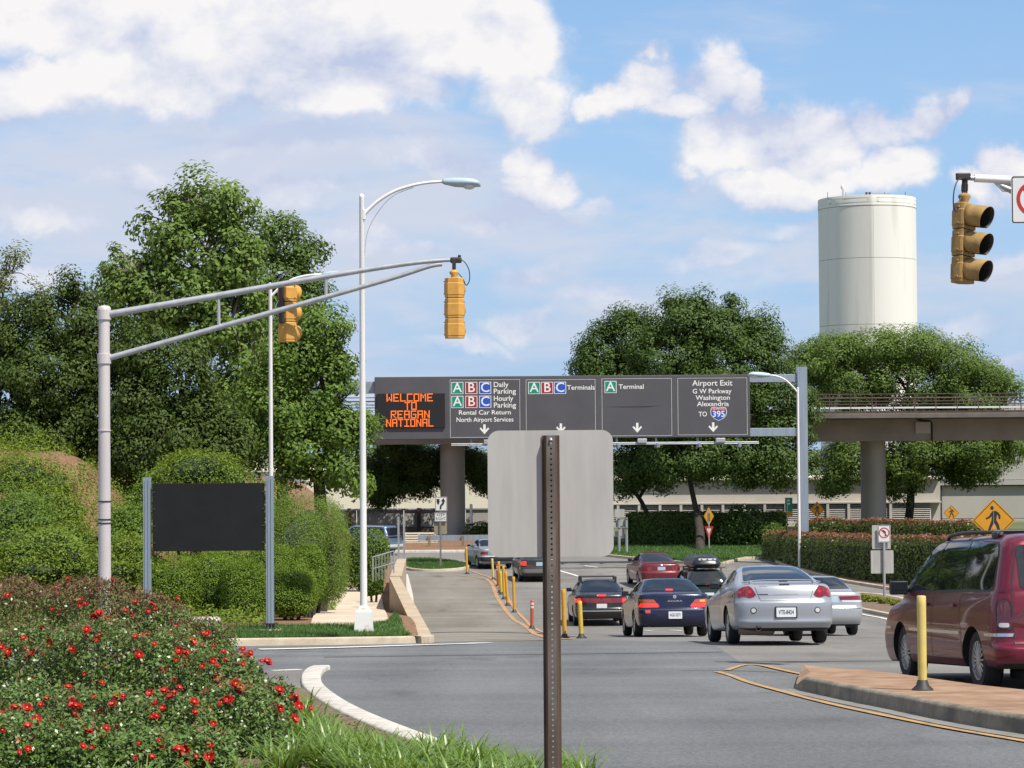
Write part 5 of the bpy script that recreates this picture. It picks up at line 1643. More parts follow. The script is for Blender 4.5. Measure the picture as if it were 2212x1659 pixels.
def ring_points(zf, zr, yf, yr, hw, rad, bow, tap):
    ns, ne, nc = 34, 17, 9
    hl = (yf - yr) / 2; yc = (yf + yr) / 2
    r = min(rad, hw * 0.85, hl * 0.85)
    pts = []
    def line(a, b, n, skip=False):
        for i in range(n): pts.append((a[0] + (b[0] - a[0]) * i / n, a[1] + (b[1] - a[1]) * i / n))
    def arc(cx, cy, a0):
        for i in range(nc): a = R(a0 + 90 * i / nc); pts.append((cx + r * math.cos(a), cy + r * math.sin(a)))
    arc(hw - r, yf - r, 0)
    line((hw - r, yf), (-(hw - r), yf), ne)
    arc(-(hw - r), yf - r, 90)
    line((-hw, yf - r), (-hw, yr + r), ns)
    arc(-(hw - r), yr + r, 180)
    line((-(hw - r), yr), (hw - r, yr), ne)
    arc(hw - r, yr + r, 270)
    line((hw, yr + r), (hw, yf - r), ns)
    out = []
    for x, y in pts:
        u = (y - yc) / hl
        x2 = x * (1 - tap * abs(u) ** 3)
        y2 = y + (bow if u > 0 else -bow) * ((1 - (x / hw) ** 2) - 0.7) * min(1, abs(u) ** 2)
        s = (y2 - yr) / (yf - yr)
        out.append((x2, y2, zr + (zf - zr) * min(1, max(0, s))))
    return out


class Car:
    def __init__(s, name, label, cat, rings, paint, axle_r, axle_f, track, wr, group, ww=0.20, rad=0.2, bow=0.10, tap=0.05, sub=3, rim='five'):
        s.t = thing(name, (0, 0, 0), label, cat, group)
        s.axle_r, s.axle_f, s.track, s.wr = axle_r, axle_f, track, wr
        n = len(rings)
        q = np.linspace(0, n - 1, (n - 1) * sub + 1)
        P = [pchip(range(n), [r[i] for r in rings], q) for i in range(5)]
        rd = pchip(range(n), [r[5] if len(r) > 5 else rad for r in rings], q)
        bw = pchip(range(n), [r[6] if len(r) > 6 else bow for r in rings], q)
        vs = []
        for i in range(len(q)): vs += ring_points(P[0][i], P[1][i], P[2][i], P[3][i], P[4][i], rd[i], bw[i], tap)
        k = len(vs) // len(q)
        fs = [(i * k + j, i * k + (j + 1) % k, (i + 1) * k + (j + 1) % k, (i + 1) * k + j) for i in range(len(q) - 1) for j in range(k)]
        fs += [tuple(range(k - 1, -1, -1)), tuple((len(q) - 1) * k + j for j in range(k))]
        me = bpy.data.meshes.new('body'); me.from_pydata(vs, [], fs)
        bm = bmesh.new(); bm.from_mesh(me); bmesh.ops.recalc_face_normals(bm, faces=bm.faces); bm.to_mesh(me)
        s.bvh = BVHTree.FromBMesh(bm); bm.free()
        body = bpy.data.objects.new('body', me); col.objects.link(body)
        me.materials.append(paint); me.materials.append(M_UNDER)
        # wheel arches
        cut = MB()
        ra = wr + 0.055
        for ya in (axle_r, axle_f):
            for sx in (-1, 1):
                x0, x1 = sorted((sx * (track / 2 - 0.17), sx * (track / 2 + 0.6)))
                cut.lathe([(ra, x0), (ra, x1)], 40, axis='X', M=Matrix.Translation((0, ya, wr - 0.01)))
        co = cut.build('cutter', M_UNDER)
        md = body.modifiers.new('arch', 'BOOLEAN'); md.operation = 'DIFFERENCE'; md.object = co; md.solver = 'MANIFOLD'
        bpy.context.view_layer.update()
        m2 = bpy.data.meshes.new_from_object(body.evaluated_get(bpy.context.evaluated_depsgraph_get()))
        body.modifiers.clear(); body.data = m2
        bpy.data.objects.remove(co)
        m2.materials.clear(); m2.materials.append(paint); m2.materials.append(M_UNDER)
        mi = []
        for p in m2.polygons:
            c = p.center; dark = 0
            for ya in (axle_r, axle_f):
                if abs(math.hypot(c.y - ya, c.z - (wr - 0.01)) - ra) < 0.012 and abs(c.x) < track / 2 + 0.095 and abs(p.normal.x) < 0.5: dark = 1
                if abs(abs(c.x) - (track / 2 - 0.17)) < 0.01 and math.hypot(c.y - ya, c.z - wr) < ra: dark = 1
            if p.normal.z < -0.75 and c.z < 0.32: dark = 1
            mi.append(dark)
        m2.polygons.foreach_set('material_index', mi)
        m2.polygons.foreach_set('use_smooth', [True] * len(mi))
        m2.set_sharp_from_angle(angle=R(38))
        body.parent = s.t
        s.body = body
        s.wheels(ww, rim)

    def wheels(s, ww, rim):
        wr = s.wr; rr = wr * 0.66
        first = None
        for ya in (s.axle_r, s.axle_f):
            for sx in (-1, 1):
                if first is None:
                    w = MB().lathe([(rr * 0.98, -ww / 2 + 0.01), (wr - 0.03, -ww / 2), (wr - 0.008, -ww / 2 + 0.02), (wr, -ww / 2 + 0.05), (wr, ww / 2 - 0.05), (wr - 0.008, ww / 2 - 0.02), (wr - 0.03, ww / 2), (rr * 0.98, ww / 2 - 0.01)], 40, axis='X', caps=False).build('wheel', M_TYRE, s.t, smooth=35)
                    mb = MB()
                    mb.lathe([(rr, -ww / 2 + 0.005), (rr, -ww / 2 + 0.012), (rr * 0.93, -ww / 2 + 0.016), (rr * 0.90, -ww / 2 + 0.05)], 36, axis='X', mat=M_RIM, caps=False)
                    mb.lathe([(rr * 0.95, -ww / 2 + 0.05), (0.0, -ww / 2 + 0.048)], 36, axis='X', mat=M_RIM_DARK, caps=False)
                    mb.lathe([(rr * 0.25, -ww / 2 + 0.045), (rr * 0.24, -ww / 2 + 0.012), (0, -ww / 2 + 0.008)], 20, axis='X', mat=M_RIM, caps=False)
                    ns = {'five': 5, 'lace': 16, 'steel': 8}[rim]; sw = {'five': 0.25, 'lace': 0.10, 'steel': 0.26}[rim]
                    for i in range(ns):
                        a = 2 * math.pi * i / ns
                        M = Matrix.Rotation(a, 4, 'X')
                        mb.box((-ww / 2 + 0.014, -rr * sw * 0.55, rr * 0.2), (-ww / 2 + 0.040, rr * sw * 0.55, rr * 0.96), M_RIM, M, bev=0.006)
                    r_ = mb.build('rim', M_RIM, w, smooth=40)
                    first = (w, r_); o = w
                else:
                    o = first[0].copy(); col.objects.link(o); o.parent = s.t
                    c = first[1].copy(); col.objects.link(c); c.parent = o
                o.location = (sx * s.track / 2, ya, wr)
                o.rotation_euler = (0.3 * ya, 0, math.pi if sx > 0 else 0)

    def hit(s, proj, a, b):
        if proj == 'B': o, d = Vector((a, -6, b)), Vector((0, 1, 0))
        elif proj == 'F': o, d = Vector((a, 6, b)), Vector((0, -1, 0))
        elif proj == 'L': o, d = Vector((-4, a, b)), Vector((1, 0, 0))
        elif proj == 'R': o, d = Vector((4, a, b)), Vector((-1, 0, 0))
        else: o, d = Vector((a, b, 5)), Vector((0, 0, -1))
        h = s.bvh.ray_cast(o, d)
        k = 0
        while h[0] is None and k < 40:                      # past the edge of the body: step in towards the middle
            k += 1
            if proj in 'BF': o.x *= 0.988
            else: o.y *= 0.988
            h = s.bvh.ray_cast(o, d)
        if h[0] is None:
            h = s.bvh.find_nearest(o + d * 4.2)
            return h[0], -d
        n = h[1]
        if n.dot(d) > 0: n = -n
        return h[0], n

    def panel(s, name, proj, outline, mat, off=0.006, grid=0.06, parent=None, depth=0.012, label=None):
        dn = []
        n = len(outline)
        for i in range(n):
            a, b = Vector(outline[i]), Vector(outline[(i + 1) % n])
            k = max(1, int((b - a).length / grid))
            dn += [tuple(a.lerp(b, j / k)) for j in range(k)]
        vv, ff = fill2d(dn, grid)
        vs = []; ins = []
        for a, b in vv:
            p, nn = s.hit(proj, a, b); vs.append(p + nn * off)
        mb = MB(); mb.add(vs, ff)
        k = len(dn); ring = []; ring2 = []
        for a, b in dn:
            p, nn = s.hit(proj, a, b); ring.append(p + nn * off); ring2.append(p - nn * depth)
        mb.add(ring + ring2, [(i, (i + 1) % k, k + (i + 1) % k, k + i) for i in range(k)])
        o = mb.build(name, mat, parent or s.t, smooth=40)
        if label: o['label'] = label
        return o

    def both(s, name, proj, outline, mat, **kw):
        """mirrored pair: 'B' mirrors x, 'L' also goes on the right side"""
        if proj == 'B':
            s.panel(name, 'B', outline, mat, **kw)
            return s.panel(name, 'B', [(-x, z) for x, z in outline], mat, **kw)
        s.panel(name, 'L', outline, mat, **kw)
        return s.panel(name, 'R', outline, mat, **kw)

    def seam(s, proj, pts, w=0.008, mat=None, name='seam', off=0.003):
        pts = [Vector(p) for p in pts]
        out = []
        for i in range(len(pts) - 1):
            k = max(1, int((pts[i + 1] - pts[i]).length / 0.05))
            out += [pts[i].lerp(pts[i + 1], j / k) for j in range(k)]
        out.append(pts[-1])
        vs = []
        for i, p in enumerate(out):
            t = (out[min(i + 1, len(out) - 1)] - out[max(i - 1, 0)]).normalized(); n = Vector((-t.y, t.x)) * w / 2
            for e in (-1, 1):
                q = p + n * e; h, nn = s.hit(proj, q.x, q.y); vs.append(h + nn * off)
        mb = MB(); mb.add(vs, [(2 * i, 2 * i + 1, 2 * i + 3, 2 * i + 2) for i in range(len(out) - 1)])
        return mb.build(name, mat or M_TRIM, s.t)

    def plate(s, x0, z0, x1, z1, mat, txt=None, ink=None, off=0.015):
        xc, zc = (x0 + x1) / 2, (z0 + z1) / 2
        p, nn = s.hit('B', xc, zc)
        y = min(s.hit('B', x0, zc)[0].y, p.y) - off
        o = MB().prism(rrect(x0, z0, x1, z1, 0.012, 3), y, y + 0.03).build('license_plate', mat, s.t)
        if txt: put_text(txt, (z1 - z0) * 0.62, ink or M_PLATE_INK, o, (xc, y - 0.002, zc), width=(x1 - x0) * 0.78, bold=0.002)
        return o

    def word(s, txt, x, z, size, mat, width=None):
        p, nn = s.hit('B', x, z)
        return put_text(txt, size, mat, s.t, (x, p.y - 0.012, z), name='badge', width=width, bold=0.001)

    def mirror(s, y, z, mat, hw, w=0.17, h=0.12):
        for sx in (-1, 1):
            p, nn = s.hit('L' if sx < 0 else 'R', y, z - 0.03)
            mb = MB().box((-w / 2, -0.05, -h / 2), (w / 2, 0.06, h / 2), bev=0.025, M=Matrix.Translation((p.x + sx * (w / 2 + 0.03), y, z)))
            mb.box((-0.06, -0.02, -0.03), (0.06, 0.03, 0.02), M=Matrix.Translation((p.x + sx * 0.03, y, z - 0.03)))
            o = mb.build('wing_mirror', mat, s.t, smooth=40)
            MB().box((-w / 2 + 0.015, -0.056, -h / 2 + 0.015), (w / 2 - 0.015, -0.0502, h / 2 - 0.015), M=Matrix.Translation((p.x + sx * (w / 2 + 0.03), y, z))).build('mirror_glass', M_GLASS, o)

    def exhaust(s, x, z, y, r=0.03):
        MB().lathe([(r * 0.82, 0.3), (r * 0.82, 0.0), (r, -0.002), (r, 0.3)], 16, axis='Y', M=Matrix.Translation((x, y, z))).build('exhaust', M_DARK_METAL, s.t, smooth=50)

    def place(s, px, d, yaw, dx=0.0):
        """rear axle centre seen at px, d metres ahead; yaw to the left in degrees"""
        a = R(yaw)
        p = at(px, 1300, d)
        h = Vector((-math.sin(a), math.cos(a), 0))
        wb = s.axle_f - s.axle_r
        q = Vector((p.x, d, 0)) + h * wb
        z0, z1 = zt(p.x, d), zt(q.x, q.y)
        pitch = math.atan2(z1 - z0, wb)
        M = Matrix.Translation((p.x, d, z0 + 0.002)) @ Matrix.Rotation(a, 4, 'Z') @ Matrix.Rotation(pitch, 4, 'X') @ Matrix.Translation((0, -s.axle_r, 0))
        s.t.matrix_world = M


def rings_sedan(L, W, H, deck=1.0, hood=0.85, gb=-1.55, rr=-0.75, rf=0.30, wb=1.15, roofw=0.55, cl=0.20, bump_top=0.66, lip=0.06, belt=0.105):
    hw, yf, yr = W / 2, L / 2, -L / 2
    g0, g1 = deck + 0.035, H - 0.06
    out = [(cl, cl + .03, yf - .15, yr + .24, hw - .14, .25), (cl, cl + .05, yf - .06, yr + .11, hw - .06), (cl + .09, cl + .14, yf - .01, yr + .03, hw - .028), (.44, .46, yf, yr, hw - .008),
           (.53, bump_top - .08, yf - .01, yr, hw), (.60, bump_top, yf - .05, yr + .012, hw), (.64, bump_top + .035, yf - .10, yr + lip, hw - .004),
           (hood - .10, (deck + bump_top) / 2 + .02, yf - .16, yr + lip + .015, hw - .010), (hood - .05, deck - .05, yf - .28, yr + lip + .035, hw - .028), (hood - .01, deck - .010, yf - .5, yr + lip + .075, hw - .055),
           (hood + .03, deck, yf - .9, yr + lip + .20, hw - .080), (deck - .05, deck + .010, wb + .15, gb - .12, hw - .095), (deck - .01, g0, wb, gb, hw - belt, .18, .06)]
    for t in (0.3, 0.6, 0.85):
        z = g0 + (g1 - g0) * t
        out.append((z, z, wb + (rf - wb) * t, gb + (rr - gb) * t ** 1.05, (hw - belt) + (roofw - hw + belt) * t ** 1.15, .18, .05))
    out += [(g1, g1, rf, rr, roofw, .2, .05), (H - .022, H - .022, rf - .16, rr + .13, roofw - .09, .2, .03), (H - .006, H - .006, rf - .4, rr + .4, roofw - .28, .2, .0), (H, H, rf - .5, rr + .5, .06, .05, 0)]
    return out


GROUP = 'cars queueing on the approach road'


def side_windows(c, pts_list, mat=M_GLASS):
    for pts in pts_list: c.both('side_window', 'L', pts, mat, off=0.008)


def build_coupe():
    L, W, H = 4.82, 1.755, 1.37
    rg = [(.19, .22, 2.26, -2.18, .74, .25), (.19, .26, 2.35, -2.31, .81), (.28, .33, 2.40, -2.38, .85), (.36, .385, 2.41, -2.405, .868), (.46, .44, 2.41, -2.395, .872), (.55, .62, 2.40, -2.405, .8775),
          (.62, .70, 2.37, -2.40, .8775), (.66, .745, 2.33, -2.37, .873), (.70, .83, 2.26, -2.345, .866), (.75, .93, 2.1, -2.315, .848), (.79, 1.0, 1.9, -2.27, .82), (.86, 1.028, 1.55, -2.15, .785),
          (.93, 1.04, 1.15, -1.86, .755), (.97, 1.065, 1.0, -1.72, .735, .2, .06), (1.09, 1.15, .72, -1.42, .675, .2, .06), (1.22, 1.25, .40, -1.02, .60, .2, .05), (1.31, 1.31, .12, -.68, .535, .2, .05),
          (1.345, 1.345, -.02, -.52, .46, .2, .03), (1.362, 1.362, -.15, -.4, .26, .15, 0), (1.37, 1.37, -.2, -.35, .05, .04, 0)]
    pt = car_paint('silver_metallic', (0.33, 0.345, 0.375), 0.45, 0.33)
    c = Car('coupe_car', 'silver coupe with rear spoiler and dark red tail lamps', 'car', rg, pt, -1.25, 1.39, 1.50, 0.315, GROUP, bow=0.13, tap=0.055)
    c.panel('rear_window', 'B', [(-.60, 1.075), (.60, 1.075), (.575, 1.15), (.515, 1.27), (.455, 1.325), (.2, 1.338), (-.2, 1.338), (-.455, 1.325), (-.515, 1.27), (-.575, 1.15)], M_GLASS)
    tl = [(.845, .80), (.82, .795), (.775, .79), (.735, .80), (.70, .813), (.675, .81), (.63, .79), (.58, .787), (.53, .80), (.485, .835), (.52, .90), (.555, .955), (.60, .985), (.68, .972), (.75, .935), (.81, .88)]
    c.both('tail_lamp', 'B', tl, M_TAIL, off=0.008)
    for sx in (-1, 1):
        for x in (.585, .74): c.panel('lamp_bulb', 'B', circle(sx * x, .885, .028, 12), M_TAIL_ON if x < .6 and False else pm('lamp_core', (0.4, 0.02, 0.02), 0.1, coat=1), off=0.012, grid=0.03)
    c.seam('B', [(-.50, .97), (-.455, .83), (-.415, .735), (.415, .735), (.455, .83), (.50, .97)], 0.008)
    c.seam('B', [(-.43, .83), (.43, .83)], 0.006, car_paint('silver_shade', (0.24, 0.25, 0.27), 0.4))
    c.panel('badge_strip', 'B', [(-.45, .838), (-.29, .838), (-.29, .85), (-.45, .85)], M_TRIM)
    c.panel('trunk_lock', 'B', rrect(-.085, .995, .085, 1.017, .008, 3), M_TRIM, grid=.03)
    for sx in (-1, 1):
        c.panel('fog_lamp', 'B', circle(sx * .54, .575, .052, 20), M_TRIM, off=0.004, grid=.03)
        c.panel('fog_lens', 'B', circle(sx * .54, .575, .038, 20), M_CLEAR, off=0.010, grid=.03)
    c.both('bumper_recess', 'B', [(.20, .455), (.385, .46), (.34, .60), (.28, .635), (.20, .64)], car_paint('silver_recess', (0.30, 0.315, 0.34), 0.45, 0.36), off=-0.004)
    c.plate(-.19, .445, .19, .635, M_TRIM, off=0.012)
    c.plate(-.165, .46, .165, .62, M_PLATE, 'VTE-8424', off=0.022)
    for x0, x1, z in ((-.43, -.29, .985), (.40, .46, .975), (-.2, .22, .846)): c.panel('badge', 'B', [(x0, z - .007), (x1, z - .007), (x1, z + .007), (x0, z + .007)], M_CHROME, off=.003)
    # spoiler on two feet
    sp = []
    n = 20
    for i in range(n + 1):
        u = -1 + 2 * i / n
        x = u * .66; y = -2.22 + 0.16 * u * u; z = 1.085 - 0.035 * u ** 4
        sp.append((x, y, z))
    mb = MB(); vs = []
    for x, y, z in sp:
        vs += [(x, y, z), (x, y + .05, z + .014), (x, y + .17, z + .008), (x, y + .17, z - .006), (x, y + .03, z - .012)]
    mb.add(vs, [(i * 5 + q, i * 5 + (q + 1) % 5, (i + 1) * 5 + (q + 1) % 5, (i + 1) * 5 + q) for i in range(n) for q in range(5)] + [(0, 1, 2, 3, 4), tuple(n * 5 + q for q in range(5))])
    so = mb.build('spoiler', pt, c.t, smooth=40)
    for sx in (-1, 1): MB().box((sx * .54 - .03, -2.16, 1.0), (sx * .54 + .03, -2.02, 1.066), bev=.008).build('spoiler_foot', pt, so)
    MB().box((-.07, -2.16, 1.055), (.07, -2.13, 1.072), bev=.003).build('brake_lamp', M_TAIL, so)
    side_windows(c, [[(-1.05, 1.09), (-.45, 1.06), (-.42, 1.28), (-.75, 1.24)], [(-.38, 1.055), (.80, 1.0), (.55, 1.10), (.12, 1.27), (-.36, 1.285)]])
    c.mirror(.72, 1.02, M_TRIM, W / 2)
    for p in ([(-.42, 1.0), (-.45, .55), (-.36, .28)], [(.95, .95), (.98, .5), (.92, .28)]): c.seam('L', p); c.seam('R', p)
    c.exhaust(-.46, .275, -2.36, .045)
    MB().lathe([(.09, -.28), (.11, -.2), (.11, .28), (.06, .32)], 16, axis='X', M=Matrix.Translation((-.48, -2.12, .235)) @ Matrix.Diagonal((1, 1, .7, 1))).build('muffler', pm('muffler_brown', (0.14, 0.11, 0.085), 0.7, 0.3), c.t, smooth=40)
    MB().tube([(-.62, .55, 1.3), (-.64, .45, 1.78)], .003, 5).build('aerial', M_TRIM, c.t)
    c.place(1676, 40.2, 2.0)


def build_navy_sedan():
    rg = rings_sedan(4.9, 1.785, 1.42, deck=1.03, hood=.88, gb=-1.62, rr=-.85, rf=.30, wb=1.15, roofw=.57, bump_top=.64, lip=.05)
    pt = car_paint('midnight_blue', (0.012, 0.015, 0.045), 0.3, 0.25)
    c = Car('sedan_car', 'dark navy saloon with lit brake lamps beside the silver coupe', 'car', rg, pt, -1.30, 1.45, 1.55, 0.315, GROUP, bow=0.12)
    c.panel('rear_window', 'B', [(-.69, 1.085), (.69, 1.085), (.64, 1.18), (.565, 1.32), (.5, 1.358), (.25, 1.368), (-.25, 1.368), (-.5, 1.358), (-.565, 1.32), (-.64, 1.18)], M_GLASS)
    c.both('tail_lamp', 'B', [(.85, .70), (.39, .70), (.37, .74), (.42, .795), (.86, .80)], M_TAIL_ON)
    c.both('indicator_lamp', 'B', [(.86, .808), (.43, .803), (.49, .885), (.82, .895)], M_AMBER)
    c.panel('indicator_lit', 'B', [(.72, .82), (.60, .82), (.60, .87), (.72, .875)], M_AMBER_ON, off=.012)
    c.panel('high_brake_lamp', 'B', [(-.12, 1.10), (.06, 1.10), (.05, 1.135), (-.11, 1.135)], M_TAIL_ON, off=.008)
    c.seam('B', [(-.62, 1.0), (-.45, .92), (-.38, .70), (-.34, .655), (.34, .655), (.38, .70), (.45, .92), (.62, 1.0)], .007)
    c.seam('B', [(-.86, .64), (.86, .64)], .012)
    c.seam('B', [(-.34, .50), (.34, .50)], .010)
    c.plate(-.16, .43, .16, .60, M_PLATE, 'AGG 0571')
    c.word('ACURA', 0.0, .845, .05, M_CHROME, .36)
    c.panel('emblem', 'B', circle(0, .945, .04, 18), M_CHROME, grid=.03); c.panel('emblem_core', 'B', [(-.02, .92), (0, .968), (.02, .92), (.008, .92), (0, .945), (-.008, .92)], M_TRIM, off=.009, grid=.03)
    c.panel('bumper_sticker', 'B', rrect(-.70, .565, -.58, .64, .006, 2), pm('sticker_red', (0.5, 0.08, 0.08), 0.5), off=.004)
    side_windows(c, [[(-1.25, 1.10), (-.32, 1.07), (-.30, 1.33), (-.82, 1.31)], [(-.26, 1.07), (.85, 1.03), (.6, 1.12), (.2, 1.32), (-.25, 1.335)]])
    c.mirror(.80, 1.06, M_TRIM, .89)
    for x in (-.6, .6): c.exhaust(x, .27, -2.36)
    c.place(1447, 56.0, 2.5)


def build_black_hatch():
    rg = rings_sedan(4.60, 1.71, 1.435, deck=1.0, hood=.86, gb=-1.92, rr=-1.0, rf=.22, wb=1.05, roofw=.55, bump_top=.56, lip=.05)
    pt = car_paint('black_paint', (0.016, 0.017, 0.018), 0.2, 0.25)
    c = Car('hatchback_car', 'black hatchback with a full width red lamp bar and roof bars', 'car', rg, pt, -1.28, 1.32, 1.45, 0.305, GROUP, bow=0.12)
    c.panel('rear_window', 'B', [(-.68, 1.07), (.68, 1.07), (.63, 1.16), (.54, 1.34), (.47, 1.38), (.2, 1.392), (-.2, 1.392), (-.47, 1.38), (-.54, 1.34), (-.63, 1.16)], M_GLASS)
    c.panel('lamp_bar', 'B', [(-.80, .74), (.80, .74), (.81, .88), (-.81, .88)], M_TAIL)
    c.panel('tail_lamp', 'B', [(-.80, .745), (-.64, .745), (-.64, .875), (-.81, .875)], M_TAIL_ON, off=.012)
    c.panel('tail_lamp', 'B', [(.64, .745), (.80, .745), (.81, .875), (.64, .875)], M_TAIL_ON, off=.012)
    c.panel('high_brake_lamp', 'B', rrect(-.14, .945, .14, .985, .012, 3), M_TAIL_ON)
    c.panel('bumper_strip', 'B', [(-.82, .475), (.82, .475), (.82, .505), (-.82, .505)], pm('grey_strip', (0.25, 0.25, 0.25), 0.5))
    for x in (-.36, .0, .36): c.seam('B', [(x, .745), (x, .875)], .008, off=.013)
    c.plate(-.16, .54, .16, .71, M_PLATE)
    side_windows(c, [[(-1.35, 1.10), (-.38, 1.06), (-.36, 1.34), (-.95, 1.31)], [(-.32, 1.055), (.80, 1.02), (.55, 1.12), (.15, 1.33), (-.31, 1.345)]])
    c.mirror(.72, 1.05, M_TRIM, .85)
    for y in (-.85, .0):
        rk = MB().tube([(-.55, y, 1.50), (.55, y, 1.50)], .014, 8)
        for sx in (-1, 1): rk.box((sx * .55 - .03, y - .03, 1.30), (sx * .55 + .03, y + .03, 1.515), bev=.008)
        rk.build('roof_bar', M_TRIM, c.t)
    c.exhaust(-.5, .25, -2.22)
    c.place(1295, 73.0, 2.0)


def build_far_cars():
    # maroon saloon
    rg = rings_sedan(4.55, 1.70, 1.40, deck=1.0, hood=.86, gb=-1.50, rr=-.75, roofw=.55)
    pt = car_paint('maroon_paint', (0.14, 0.016, 0.022), 0.3, 0.3)
    c = Car('sedan_car', 'maroon saloon ahead of the navy saloon', 'car', rg, pt, -1.25, 1.40, 1.48, 0.305, GROUP)
    c.panel('rear_window', 'B', [(-.66, 1.07), (.66, 1.07), (.55, 1.31), (.4, 1.345), (-.4, 1.345), (-.55, 1.31)], M_GLASS_TINT)
    c.both('tail_lamp', 'B', [(.82, .72), (.42, .72), (.42, .86), (.82, .87)], M_TAIL)
    c.panel('deck_spoiler', 'B', [(-.7, .985), (.7, .985), (.7, 1.012), (-.7, 1.012)], M_TRIM)
    c.plate(-.16, .74, .16, .88, M_PLATE_BLUE)
    c.panel('emblem', 'B', [(-.02, .93), (.02, .93), (.015, .985), (-.015, .985)], M_CHROME, grid=.03)
    side_windows(c, [[(-1.15, 1.08), (-.3, 1.05), (-.28, 1.31), (-.75, 1.29)], [(-.24, 1.05), (.85, 1.0), (.55, 1.12), (.2, 1.3), (-.23, 1.315)]])
    c.mirror(.75, 1.04, M_TRIM, .85)
    c.place(1421, 96.0, 6.0)
    # green wagon with roof box
    rg = rings_sedan(4.6, 1.70, 1.50, deck=1.0, hood=.86, gb=-2.18, rr=-1.90, roofw=.58, wb=1.05, rf=.3)
    pt = car_paint('dark_green_paint', (0.016, 0.040, 0.034), 0.3, 0.3)
    c = Car('station_wagon', 'dark green station wagon carrying a black roof box', 'car', rg, pt, -1.30, 1.32, 1.47, 0.31, GROUP)
    c.panel('rear_window', 'B', [(-.68, 1.04), (.68, 1.04), (.60, 1.36), (.5, 1.43), (-.5, 1.43), (-.60, 1.36)], M_GLASS_TINT)
    c.panel('high_brake_lamp', 'B', rrect(-.10, 1.0, .06, 1.045, .01, 3), M_TAIL_ON, off=.012)
    c.both('tail_lamp', 'B', [(.82, .66), (.55, .66), (.55, .86), (.82, .88)], M_TAIL)
    c.plate(-.16, .60, .16, .74, M_PLATE)
    side_windows(c, [[(-1.95, 1.08), (-1.15, 1.06), (-1.13, 1.40), (-1.80, 1.38)], [(-1.10, 1.06), (-.2, 1.05), (-.18, 1.40), (-1.08, 1.40)], [(-.15, 1.05), (.8, 1.02), (.5, 1.15), (.2, 1.38), (-.13, 1.40)]])
    c.mirror(.72, 1.05, pt, .85)
    for y in (-1.4, -.35): MB().tube([(-.72, y, 1.56), (.72, y, 1.56)], .022, 8).box((-.6, y - .03, 1.44), (-.55, y + .03, 1.57)).box((.55, y - .03, 1.44), (.6, y + .03, 1.57)).build('roof_bar', pm('bar_red_brown', (0.16, 0.06, 0.04), 0.6), c.t)
    c.place(1522, 80.5, 5.0)
    b = thing('roof_box', (0, 0, 0), 'black roof box strapped on the green station wagon', 'roof box')
    rows = [(1.58, .44, 1.02), (1.60, .50, 1.10), (1.70, .53, 1.16), (1.80, .51, 1.12), (1.92, .44, .98), (1.97, .36, .84)]
    vs = []; k = None
    for z, hw, hl in rows:
        rp = ring_points(z, z, -.85 + hl, -.85 - hl, hw, .22, .06, .10); k = len(rp); vs += rp
    mb = MB(); mb.add(vs, [(i * k + j, i * k + (j + 1) % k, (i + 1) * k + (j + 1) % k, (i + 1) * k + j) for i in range(len(rows) - 1) for j in range(k)] + [tuple(range(k)), tuple((len(rows) - 1) * k + j for j in range(k))])
    mb.build('shell', pm('roof_box_plastic', (0.018, 0.019, 0.022), 0.3, spec=0.5), b, smooth=50)
    MB().box((-.30, -1.975, 1.835), (.30, -1.93, 1.895), M=None).build('logo_strip', M_PLATE, b)
    for x in (-.2, .0, .2): MB().box((x - .03, -1.98, 1.845), (x + .025, -1.976, 1.885)).build('logo_mark', M_BLUE_INK, b)
    b.matrix_world = c.t.matrix_world
    # silver saloon right of the coupe
    rg = rings_sedan(4.8, 1.81, 1.45, deck=1.04, hood=.88, gb=-1.65, rr=-.9, roofw=.58, lip=.05)
    pt = car_paint('pale_silver', (0.37, 0.385, 0.405), 0.45, 0.32)
    c = Car('sedan_car', 'pale silver saloon half hidden by the silver coupe', 'car', rg, pt, -1.30, 1.44, 1.55, 0.31, GROUP)
    c.panel('rear_window', 'B', [(-.70, 1.11), (.70, 1.11), (.58, 1.36), (.48, 1.395), (-.48, 1.395), (-.58, 1.36)], M_GLASS)
    c.both('tail_lamp', 'B', [(.88, .84), (.30, .84), (.27, .93), (.88, .94)], M_TAIL)
    c.both('reverse_lamp', 'B', [(.86, .785), (.36, .785), (.33, .835), (.87, .835)], M_CLEAR)
    c.panel('plate_recess', 'B', [(-.27, .78), (.27, .78), (.24, .93), (-.24, .93)], M_PLATE_BLUE)
    c.seam('B', [(-.86, .64), (.86, .64)], .012)
    side_windows(c, [[(-1.25, 1.12), (-.3, 1.09), (-.28, 1.36), (-.82, 1.34)], [(-.24, 1.09), (.85, 1.05), (.6, 1.14), (.2, 1.35), (-.23, 1.365)]])
    c.mirror(.8, 1.08, pt, .9)
    MB().box((.55, -1.62, .18), (.76, -1.60, .42), bev=.005).box((-.76, -1.62, .18), (-.55, -1.60, .42), bev=.005).build('mud_flap', M_TRIM, c.t)
    c.place(1771, 56.0, 3.0)
    # dark saloon beyond the sign
    rg = rings_sedan(4.6, 1.72, 1.42, deck=1.0, hood=.86, gb=-1.5, rr=-.8, roofw=.57, bump_top=.60)
    pt = car_paint('bottle_dark_paint', (0.022, 0.026, 0.024), 0.2, 0.3)
    c = Car('sedan_car', 'dark saloon with a lit tail lamp partly behind the blank sign back', 'car', rg, pt, -1.28, 1.36, 1.48, 0.31, GROUP, bow=.06)
    c.panel('rear_window', 'B', [(-.66, 1.07), (.66, 1.07), (.55, 1.33), (.4, 1.365), (-.4, 1.365), (-.55, 1.33)], M_GLASS)
    c.both('tail_lamp', 'B', [(.82, .72), (.58, .72), (.58, .90), (.82, .90)], M_TAIL_ON)
